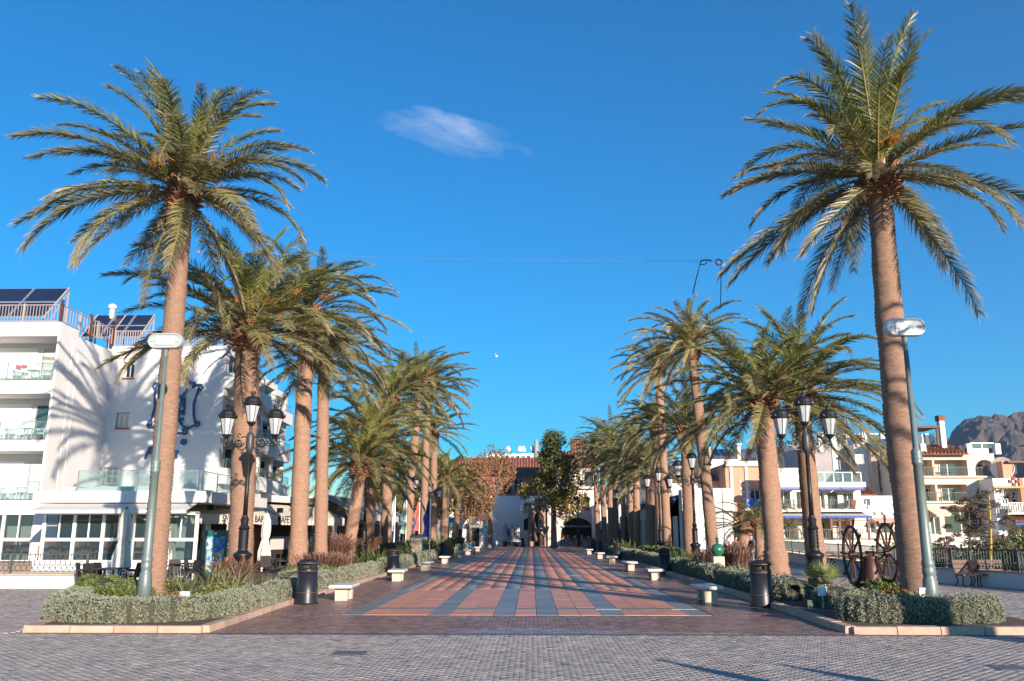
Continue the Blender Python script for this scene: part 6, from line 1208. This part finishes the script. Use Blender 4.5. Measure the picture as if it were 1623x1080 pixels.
broad_tree('plane_tree', 'plane tree with russet thinning autumn leaves, left of centre at the far end', (at(777, 868, 122).x, 122, 0), 13.4, dict(n=16, r=4.0, b=1.5, prof=lambda t: .55+.45*math.sin(t*PI)), LEAFR, 2600, .19, 61, .36)
broad_tree('plane_tree', 'plane tree with tall pointed crown, green above and yellow below, at the far centre', (at(878, 868, 124).x, 124, 0), 16.0, dict(n=28, r=4.4, b=1.7, prof=lambda t: (1.0-.80*t) if t > .25 else 1.0), BROADM, 12000, .20, 62, .45, attrf=grad(5, 12.5))
for i, (px, Y, h, r_, sd) in enumerate(((628, 104, 12.5, 3.4, 63), (660, 108, 13.5, 3.6, 64), (690, 116, 12, 2.8, 65), (604, 100, 11, 2.6, 66), (745, 118, 11, 2.2, 67))):
    broad_tree('yellow_tree', ('broadleaf tree turning yellow behind the hanging flags, left of a pair', 'largest yellow autumn tree behind the left palms', 'thin yellow tree near the far end of the left row', 'yellow green tree behind the second left lamp post', 'small orange leaved tree beside the blue shop signs')[i], (at(px, 868, Y).x, Y, 0), h, dict(n=14, r=r_, b=1.5, prof=lambda t: .6+.4*math.sin(t*PI)), LEAFY if i < 4 else LEAFR, 4200, .19, sd, .25)
# dark trees at the foot of the left shops and shrubs right
for i, (px, py, Y, rx, rz, sd) in enumerate(((1600, 885, 60, 3.2, 1.5, 71), (1640, 880, 58, 3.0, 1.7, 72), (1560, 893, 62, 2.2, 1.1, 73), (1480, 886, 66, 2.6, 1.0, 74), (1430, 884, 70, 2.6, 1.0, 75))):
    c = at(px, py, Y); e = thing('shrub', 'green shrub mass below the railing at right, %s' % ('beneath the orange trimmed house', 'outermost at the right edge', 'at the foot of the yellow stalk', 'right of the first right palm', 'left part behind the first right palm')[i], 'shrub', tuple(c), 'shrubs beyond the right railing'); leaf_cloud('foliage', LEAFD if i % 2 else LEAFG, e, [(c.x+rx*k*.4, c.y, c.z+rz*.25*((k+i) % 2), rx*.6, 1.5, rz) for k in (-1, 0, 1)], 2600, .12, sd, tuple(c)); mm = MB(); mm.ball((c.x, c.y, c.z-.5), rz*.7, 10, 6, (rx/rz*.9, 1.2, 1)); mm.tube([(c.x, c.y, c.z), (c.x, c.y, -9.5)], .4, 6); mm.build('inner_twigs', HEDC, e)
# century plant stalks
for i, (px, yb, yt, Y, stm, W, lb) in enumerate(((1571, 900, 778, 50, STALKY, 1.0, 'tall century plant flower stalk with bright yellow stem near the right edge'), (1538, 905, 790, 51, AGAVE, .9, 'tall century plant flower stalk with brown stem left of the yellow one'), (1500, 905, 852, 49, AGAVE, .42, 'short century plant flower stalk right of the first right pole'))):
    b = at(px, yb, Y); t = at(px-4, yt, Y); e = thing('century_plant', lb, 'plant', tuple(b), 'century plant stalks'); m = MB(); m.tube([(b.x, Y, -9.3), b, b.lerp(t, .5)+Vector((.05, 0, 0)), t], [.10, .075, .06, .03], 8); m.build('stalk', stm, e); cl = []; bm_ = MB(); H = (t-b).length; rr = random.Random(80+i)
    for k in range(22):
        s = .22+.78*k/22; a = k*2.4; L = W*1.25*(1-.55*max(0, s-.4))*rr.uniform(.7, 1.1); c0 = b.lerp(t, s); c1 = c0+Vector((math.cos(a)*L, math.sin(a)*L, .25*L)); bm_.tube([c0, c0.lerp(c1, .6)-Vector((0,0,.05)), c1], [.03, .02, .012], 5); cl.append((c1.x, c1.y, c1.z, .30*W+.05, .30*W+.05, .15*W+.03))
    bm_.build('branches', stm if i else AGAVE, e); leaf_cloud('seed_heads', AGAVE if i else mat('pod_green', (0.17,0.13,0.075), .9, (0.10,0.075,0.06), 6), e, cl, 4200 if W > .5 else 1600, .045, 85+i, tuple(b))
# ================================================================== HEDGES AND BED PLANTS
def hedge(label, pts, wd, h, seed, z=.1, dens=1500, leaf=.019, mt=None, core=None, var=.09, group='clipped grey green hedges', cat='hedge', nm='hedge', lump=1.0):
    """hedge along a polyline: core body + a coat of small leaves"""
    from mathutils import noise
    rr = np.random.default_rng(seed); pts = [Vector((*p, 0)) for p in pts]
    for _ in range(3):
        if len(pts) > 2: pts = [pts[0]]+[c for p, q in zip(pts[:-1], pts[1:]) for c in (p.lerp(q, .25), p.lerp(q, .75))]+[pts[-1]]
    seg = [(q-p).length for p, q in zip(pts[:-1], pts[1:])]; Lt = sum(seg); off = (pts[0].x, pts[0].y, z)
    def along(s):
        for i, L in enumerate(seg):
            if s <= L or i == len(seg)-1: d = (pts[i+1]-pts[i]).normalized(); return pts[i]+d*s, d
            s -= L
    K = max(6, int(Lt/.16)); M_ = 9; V = []
    def surf(s, u):   # u 0..1 across the profile from left foot over the top to right foot
        c, d = along(max(.02, min(Lt-.02, s))); nr = Vector((-d.y, d.x, 0)); a = PI*u; e_ = min(1.0, .04+2.4*max(0, min(s, Lt-s))/wd)**.6; 
        x = -math.copysign(abs(math.cos(a))**.45, math.cos(a))*wd/2*e_**.5; zz = (abs(math.sin(a))**.45)*h*(.55+.45*e_**.5)
        q = c+nr*x+Vector((0, 0, z+zz)); k = noise.noise(q*3.1*lump+Vector((seed, 0, 0)))*var+noise.noise(q*9)*var*.45; return q+nr*(k*(1 if x > 0 else -1))*abs(math.cos(a))+Vector((0, 0, k*abs(math.sin(a)))), nr
    for i in range(K+1):
        for j in range(M_): q, _ = surf(Lt*i/K, j/(M_-1)); c, _d = along(Lt*i/K); V.append(tuple(Vector(q).lerp(Vector((c.x, c.y, z+h*.4)), .06)))
    F = [(i*M_+j, i*M_+j+1, (i+1)*M_+j+1, (i+1)*M_+j) for i in range(K) for j in range(M_-1)]+[tuple(range(M_)), tuple(K*M_+j for j in range(M_-1, -1, -1))]
    e = thing(nm, label, cat, off, group); m = MB(); m.add(V, F); m.build('inner_twigs', core or HEDC, e, True)
    n = int(dens*1.35*Lt*(wd+2*h)); S_ = rr.random(n)*Lt; ne = int(n*min(.3, .9/Lt)); S_[:ne] = rr.random(ne)**1.5*wd*.3; S_[:ne//2] = Lt-S_[:ne//2]; U_ = rr.random(n); sel = rr.random(n) < .5; U_[sel] = rr.random(sel.sum())**3.0*.15; fl = sel & (rr.random(n) < .5); U_[fl] = 1-U_[fl]; P = np.empty((n, 3))
    g = {}
    for i in range(n):
        q, _ = surf(S_[i], U_[i]); P[i] = q
    # end caps
    d = rr.normal(size=(n, 3)); d[:, 2] = np.abs(d[:, 2]); d /= np.linalg.norm(d, axis=1)[:, None]; b = np.cross(d, rr.normal(size=(n, 3))); b /= np.linalg.norm(b, axis=1)[:, None]
    P += rr.normal(size=(n, 3))*.018; s = leaf*rr.uniform(.6, 1.5, n)[:, None]; Vv = np.stack([P-b*s*.45, P+b*s*.45, P+b*s*.3+d*s*1.9, P-b*s*.3+d*s*1.9], 1).reshape(-1, 3)-np.array(off)
    o = merge_np('leaves', Vv, np.arange(n*4).reshape(-1, 4), mt or HEDGE, e, attr=np.repeat(rr.random(n)**2, 4)); o['kind'] = 'stuff'; return e
hedge('grey green hedge along the front of the left planting strip, bent at its corner', [(-13.2, 25.8), (-11.5, 20.95), (-7.95, 21.1), (-8.05, 26.6)], .85, .52, 1, dens=1500)
hedge('grey green hedge behind the nearest left litter bin', [(-8.1, 27.4), (-8.1, 36.5)], .85, .55, 2, dens=900)
hedge('grey green hedge beside the second left bench', [(-8.1, 37.3), (-8.1, 46)], .8, .55, 3, dens=700, leaf=.03)
hedge('grey green hedge behind the third left bench', [(-8.1, 48), (-8.1, 60)], .9, .6, 4, dens=400, leaf=.04)
hedge('grey green hedge by the fourth left bench', [(-8.1, 61.5), (-8.1, 76)], .9, .6, 5, dens=250, leaf=.05)
hedge('long grey green hedge at the far end of the left strip', [(-8.1, 80), (-8.1, 118)], .9, .7, 6, dens=120, leaf=.07)
hedge('bushy grey green hedge along the front of the right planting strip', [(7.75, 22.2), (8.1, 21.3), (10.7, 21.25), (11.0, 22.3)], .95, .56, 7, z=.12, dens=1600, var=.12)
hedge('low grey green hedge behind the nearest right litter bin', [(8.2, 27.6), (8.0, 30.5)], 1.1, .62, 8, z=.12, dens=1100, var=.18, lump=.7)
hedge('rounded grey green bush left of the right lamp post foot', [(8.6, 24.8), (8.9, 26.4)], 1.2, .52, 9, z=.12, dens=1300, var=.2, lump=.7)
hedge('grey green hedge with gaps beside the nearest right bench', [(8.2, 31.6), (8.2, 38)], .9, .58, 10, z=.12, dens=900, var=.14)
hedge('grey green hedge below the green ball', [(8.2, 39), (8.2, 50)], .9, .6, 11, z=.12, dens=600, leaf=.032, var=.14)
hedge('grey green hedge behind the third right bench', [(8.2, 52), (8.2, 66)], .9, .6, 12, z=.12, dens=350, leaf=.045)
hedge('grey green hedge by the third right litter bin', [(8.2, 68), (8.2, 88)], .9, .6, 13, z=.12, dens=220, leaf=.055)
hedge('long grey green hedge at the far end of the right strip', [(8.2, 92), (8.2, 118)], .9, .7, 14, z=.12, dens=120, leaf=.07)
hedge('low grey bush left of the red flowers under the ship wheels', [(9.3, 25.0), (10.2, 25.6)], .8, .42, 15, z=.12, dens=1200, var=.15)
hedge('grey bush row behind the ship wheel pedestal', [(10.4, 28.2), (11.6, 27.6)], .8, .42, 16, z=.12, dens=900, var=.15)
hedge('leafy bright green shrub at the back left of the left planting strip', [(-14.3, 29.0), (-12.7, 25.8), (-11.0, 24.9)], 1.3, .62, 17, dens=700, leaf=.04, mt=LEAFG, var=.22, group='green shrubs', cat='shrub', nm='shrub', lump=.6)
hedge('low bright green ground shrub at the foot of the knobbly palm', [(-10.0, 36.5), (-10.0, 44)], 1.4, .5, 18, dens=450, leaf=.045, mt=LEAFG, var=.2, group='green shrubs', cat='shrub', nm='shrub')
hedge('grey green hedge running behind the nearest left lamp post', [(-9.2, 33.4), (-9.3, 37.5)], 1.3, .55, 19, dens=700, var=.15)
hedge('bright green flowering shrub left of the ship wheel pedestal', [(9.9, 27.0), (11.3, 27.8)], 1.1, .62, 20, z=.12, dens=700, leaf=.045, mt=LEAFG, var=.2, group='green shrubs', cat='shrub', nm='shrub')
hedge('low green flowering shrub in the right strip before the thin palms', [(9.8, 60), (9.8, 74)], 1.5, .8, 21, z=.12, dens=260, leaf=.07, mt=LEAFG, var=.25, group='green shrubs', cat='shrub', nm='shrub')
hedge('green leafy shrub in the left strip near the flags', [(-10, 62), (-10, 84)], 1.6, 1.1, 22, dens=220, leaf=.08, mt=LEAFD, var=.3, group='green shrubs', cat='shrub', nm='shrub')
def tuft(label, c, n, L, wd, seed, mt, spread=(20, 85), droop=.35, nm='spiky_plant', cat='plant', flowers=None, fcol=None, group=None, base_r=.15, seg=5):
    rr = random.Random(seed); e = thing(nm, label, cat, tuple(c), group); m = MB()
    for i in range(n):
        a = rr.uniform(0, 2*PI); el = R(rr.uniform(*spread)); l = L*rr.uniform(.55, 1.1); b0 = Vector((rr.uniform(-1, 1)*base_r, rr.uniform(-1, 1)*base_r, 0)); d = Vector((math.cos(a)*math.cos(el), math.sin(a)*math.cos(el), math.sin(el))); sd = Vector((-math.sin(a), math.cos(a), 0)); V = []
        for k in range(seg+1):
            t = k/seg; p = b0+d*l*t+Vector((math.cos(a), math.sin(a), -1.3))*droop*l*t*t*.5; w_ = wd*(math.sin(min(1, .15+t*.95)*PI)**.7 if t < 1 else .02); V += [p-sd*w_/2, p+Vector((0, 0, -w_*.25)), p+sd*w_/2]
        m.av = rr.random()**2; m.add(V, [(k*3+j, k*3+j+1, k*3+j+4, k*3+j+3) for k in range(seg) for j in (0, 1)])
    m.local('leaves', mt, e, attr=True)
    for i in range(flowers or 0):
        a = rr.uniform(0, 2*PI); h = L*rr.uniform(.75, 1.0); r_ = rr.uniform(0, .45)*L*.6; p = Vector((r_*math.cos(a), r_*math.sin(a), h)); st = MB(); st.tube([(p.x*.3, p.y*.3, 0), p], .010, 4); st.local('flower_stem', mt, e); f = MB()
        for k in range(6): b = rr.uniform(0, 2*PI); q = p+Vector((math.cos(b)*.10, math.sin(b)*.10, rr.uniform(.02, .10))); sd = Vector((-math.sin(b), math.cos(b), 0))*.025; f.add([p-sd, p+sd, q+sd*.4, q-sd*.4], [(0, 1, 2, 3)])
        f.local('flower', fcol, e)
    return e
STREL = mat('strelitzia_leaf', (0.15,0.18,0.075), .5, (0.10,0.13,0.055), 3, attr_col=(0.34,0.31,0.17), trans=.15)
g1 = 'strappy leaved plants'
tuft('large strappy clump with orange flowers right of the first left palm', (-10.4, 29.6, .1), 190, 1.45, .055, 1, STREL, flowers=2, fcol=ORF, group=g1, base_r=.5); tuft('strappy clump at the foot of the first left palm, partly behind its trunk', (-11.6, 28.9, .1), 110, 1.15, .05, 2, STREL, group=g1, base_r=.35)
tuft('strappy clump just left of the nearest left lamp post base', (-11.5, 33.6, .1), 110, 1.1, .05, 3, STREL, group=g1, base_r=.35); tuft('strappy clump right of the nearest left lamp post base', (-10.0, 33.2, .1), 60, .8, .045, 4, STREL, group=g1, base_r=.3)
tuft('strappy plant with orange blooms behind the second left lamp post', (-9.7, 52, .1), 150, 1.6, .09, 5, LEAFG, flowers=7, fcol=ORF, group=g1, base_r=.7); tuft('strappy plant with red blooms near the souvenir rack', (-10.4, 60, .1), 120, 1.6, .09, 6, LEAFD, flowers=5, fcol=REDF, group=g1, base_r=.7)
tuft('spiky leaved plant right of the green ball pillar', (9.0, 38.3, .12), 130, 1.05, .05, 7, STREL, group=g1, base_r=.35); tuft('broad spiky plant at the foot of the slender leaning palm', (9.4, 55, .12), 160, 1.5, .08, 8, LEAFG, group=g1, base_r=.8)
tuft('dark leafy plant behind the third left litter bin', (-9.4, 73, .1), 130, 2.4, .16, 9, LEAFD, group=g1, base_r=.8); tuft('leafy plant by the farthest left benches', (-9.2, 88, .1), 110, 2.2, .18, 10, LEAFG, group=g1, base_r=.8); tuft('leafy plant by the farthest right litter bins', (9.2, 84, .12), 110, 2.0, .18, 11, LEAFG, group=g1, base_r=.8)
# fan palm: each leaf a fan
def fan_palm(label, c, n, L, seed):
    rr = random.Random(seed); e = thing('fan_palm', label, 'plant', tuple(c))
    for i in range(n):
        a = i*2.4; el = R(8+75*((i*7) % n)/n); d = Vector((math.cos(a)*math.cos(el), math.sin(a)*math.cos(el), math.sin(el))); m = MB(); p = d*L*.5; m.tube([(0, 0, 0), p], .012, 4); sd = Vector((-math.sin(a), math.cos(a), 0)); up = sd.cross(d)*-1
        for k in range(13):
            t = R(-75+150*k/12); q = d*math.cos(t)+sd*math.sin(t); l = L*.5*(.75+.25*math.cos(t)); w_ = q.cross(up)*.022; tip = p+q*l+Vector((0, 0, -.05)); m.av = rr.random()*.6; m.add([p-w_*.3, p+q*l*.5-w_+up*.01, tip, p+q*l*.5+w_+up*.01, p+w_*.3], [(0, 1, 2, 3, 4)])
        m.local('fan_leaf', mat('fan_leaf', (0.11,0.16,0.05), .5, (0.075,0.115,0.04), 3, attr_col=(0.30,0.32,0.10), trans=.15), e, attr=True)
fan_palm('small bright green fan palm right of the nearest right lamp post', (at(1306, 900, 31.5).x, 31.5, .12), 15, 1.25, 5)
# purple grass
def plume(label, c, n, L, seed, r_):
    rr = random.Random(seed); e = thing('purple_grass', label, 'plant', tuple(c), 'purple fountain grasses'); m = MB()
    for i in range(n):
        a = rr.uniform(0, 2*PI); el = R(rr.uniform(45, 88)); l = L*rr.uniform(.6, 1.05); b0 = Vector((rr.gauss(0, r_*.5), rr.gauss(0, r_*.5), 0)); d = Vector((math.cos(a)*math.cos(el), math.sin(a)*math.cos(el), math.sin(el))); p1 = b0+d*l*.65; p2 = b0+d*l+Vector((math.cos(a), math.sin(a), -.7))*.12*l; w_ = Vector((-math.sin(a), math.cos(a), 0))*.009; m.av = rr.random(); m.add([b0-w_, b0+w_, p1+w_, p1-w_, p2-w_*2.5, p2+w_*2.5], [(0, 1, 2, 3), (3, 2, 5, 4)])
    m.local('blades', PURP, e, attr=True)
plume('purple fountain grass between the fourth and fifth left palms', (-9.9, 41.8, .1), 1600, 1.25, 1, .85); plume('purple fountain grass left of the green ball pillar', (9.2, 43.6, .12), 1500, 1.35, 2, .8); plume('small purple grass behind the strappy clump by the first left palm', (-10.9, 32.0, .1), 700, 1.3, 3, .5); plume('thin purple grass behind the green ball', (10.6, 46.5, .12), 900, 1.7, 4, .7); plume('dark purple grass at the foot of the short leaning left palm', (-11.5, 52, .1), 700, 2.2, 5, .5)
def flowerbed(label, c, rx, ry, h, n, nf, seed, fm, group='red flowering mounds'):
    rr = random.Random(seed); e = thing('flowering_plant', label, 'flowers', tuple(c), group); leaf_cloud('leaves', LEAFG, e, [(c[0]+rr.uniform(-.6, .6)*rx, c[1]+rr.uniform(-.6, .6)*ry, c[2]+h*.45, rx*.5, ry*.5, h*.55) for _ in range(7)], n, .045, seed, c); f = MB(); 
    for i in range(nf):
        a = rr.uniform(0, 2*PI); q = math.sqrt(rr.random()); p = Vector((rx*q*math.cos(a), ry*q*math.sin(a), h*(1.02-.5*q*q)))
        for k in range(5): b = 2*PI*k/5; f.add([p, p+Vector((math.cos(b-.5)*.035, math.sin(b-.5)*.035, .015)), p+Vector((math.cos(b)*.055, math.sin(b)*.055, .03)), p+Vector((math.cos(b+.5)*.035, math.sin(b+.5)*.035, .015))], [(0, 1, 2, 3)])
    f.local('blossoms', fm, e)
flowerbed('low red flowers at the foot of the first left palm', (-10.4, 25.6, .1), .75, .5, .36, 1500, 55, 1, REDF); flowerbed('pink flowering shrub behind the front left hedge', (-9.2, 26.4, .1), .8, .7, .62, 2600, 26, 2, PINKF, 'pink flowers'); flowerbed('orange red flowers on the hedge below the ship wheels', (9.35, 22.9, .12), .95, .45, .62, 2200, 75, 3, ORF); flowerbed('red speckled flowers in the green shrub at the back left', (-12.0, 28.4, .12), .5, .4, .66, 400, 10, 4, REDF)
for i, (x, y, z, lb, rz) in enumerate(((-9.55, 24.2, .35, 'small white plant label standing among the red flowers at left', .1), (8.15, 25.0, .45, 'small white floodlight box in the hedge right of the nearest right litter bin', .3), (9.6, 21.9, .62, 'white sign tag lying in the front right hedge', .2))):
    m = MB(); m.box(-.13, .13, -.03, .03, 0, .2); m.hexa([(-.13,-.06,.2),(.13,-.06,.2),(.13,.03,.2),(-.13,.03,.2),(-.12,-.03,.24),(.12,-.03,.24),(.12,.02,.24),(-.12,.02,.24)]); m.tube([(0, 0, 0), (0, 0, -.35)], .015, 4); o = m.local('plant_label', WHITE2); o.location = (x, y, z); o.rotation_euler = (0, 0, rz); tag(o, lb, 'label')
m = MB(); m.box(-.3, .3, -.2, .2, 0, .2); o = m.local('utility_box', mat('box_green', (0.02,0.05,0.045), .5)); o.location = (8.05, 25.3, .12); tag(o, 'low dark green box half hidden in the bushes by the right kerb', 'box')
# potted plants at the left benches
for i, (x, y) in enumerate(((-7.4, 79.5), (-8.0, 97))):
    e = thing('pot_plant', 'terracotta pot with red flowers %s' % ('right behind the fifth left bench', 'near the farthest left bench')[i], 'plant pot', (x, y, 0)); m = MB(); m.lathe([(.28,0),(.42,.62),(.46,.66),(.44,.70)], 12); m.local('pot', TERRA if i == 0 else REDC, e); leaf_cloud('leaves', LEAFD, e, [(x, y, 1.2, .6, .6, .5)], 500, .12, 90+i, (x, y, 0))
# grass-like weeds poking above the front right hedge
# ================================================================== WIRES
def wire(name, label, pts, r=.006, mt=None):
    c = Vector(pts[0]); m = MB(); m.tube([Vector(p)-c for p in pts], r, 5, False); o = m.local(name, mt or mat('wire_grey', (0.16,0.19,0.22), .5)); o.location = c; return tag(o, label, 'wire')
p0 = at(287, 396, 27.9); p1 = at(1112, 414, 30); p2 = at(1140, 414, 29.5); p3 = at(1385, 372, 24.4)
def sagpts(a, b, s, n=20): return [a.lerp(b, i/n)-Vector((0, 0, s*4*(i/n)*(1-i/n))) for i in range(n+1)]
wire('span_wire', 'thin wire stretched between the first left palm and the hanging ornament', sagpts(p0, p1, .12), .006); wire('span_wire', 'thin wire from the hanging ornament up to the first right palm', sagpts(p2, p3, .05), .006)
DW = mat('wire_dark', (0.03,0.035,0.05), .5)
ho = thing('hanging_ornament', 'dark looped wire ornament with hanging strings on the span wire at right', 'ornament', tuple(p1)); m = MB(); q = lambda x, y: at(x, y, 29.8)
m.tube([q(1098, 466), q(1104, 440), q(1110, 418), q(1112, 413), q(1118, 412), q(1121, 416), q(1116, 420), q(1110, 419)], .02, 5); m.tube([q(1121, 412), q(1129, 414)], .03, 5); m.tube([q(1110, 414), q(1121, 412)], .02, 5)
cc_ = q(1139, 416); m.tube([cc_+Vector((.11*math.cos(t*PI/8), 0, .11*math.sin(t*PI/8))) for t in range(-3, 13)], .025, 6); m.build('loops', DW, ho); m = MB(); m.tube([q(1143, 416), q(1143, 440), q(1142, 488)], .016, 5); m.build('hanging_string', DW, ho); m = MB(); m.ball(q(1139, 419), .07, 8, 6); m.build('bulb', CANVAS, ho); m = MB(); m.ball(at(315, 400, 28), .06, 8, 6); tag(m.centred('wire_insulator', PINKF), 'small pink knob on the span wire beside the first left palm', 'knob')
# gull
g = at(786, 565, 60); gu = thing('gull', 'tiny white gull flying in the clear sky above the promenade', 'bird', tuple(g)); m = MB(); m.ball((0,0,0), .07, 8, 6, (2.2, .8, .8)); m.local('body', WHITE2, gu, True); m = MB(); m.add([(-.05,0,.02),(.06,0,.02),(.02,-.28,.12),(-.06,-.5,.05),(-.1,-.26,.11)], [(0,1,2,3,4)]); m.add([(-.05,0,.02),(.06,0,.02),(.02,.28,.12),(-.06,.5,.05),(-.1,.26,.11)], [(4,3,2,1,0)]); w1 = m.local('wings', WHITE2, gu); w1.modifiers.new('thick', 'SOLIDIFY').thickness = .01
bpy.context.view_layer.update()
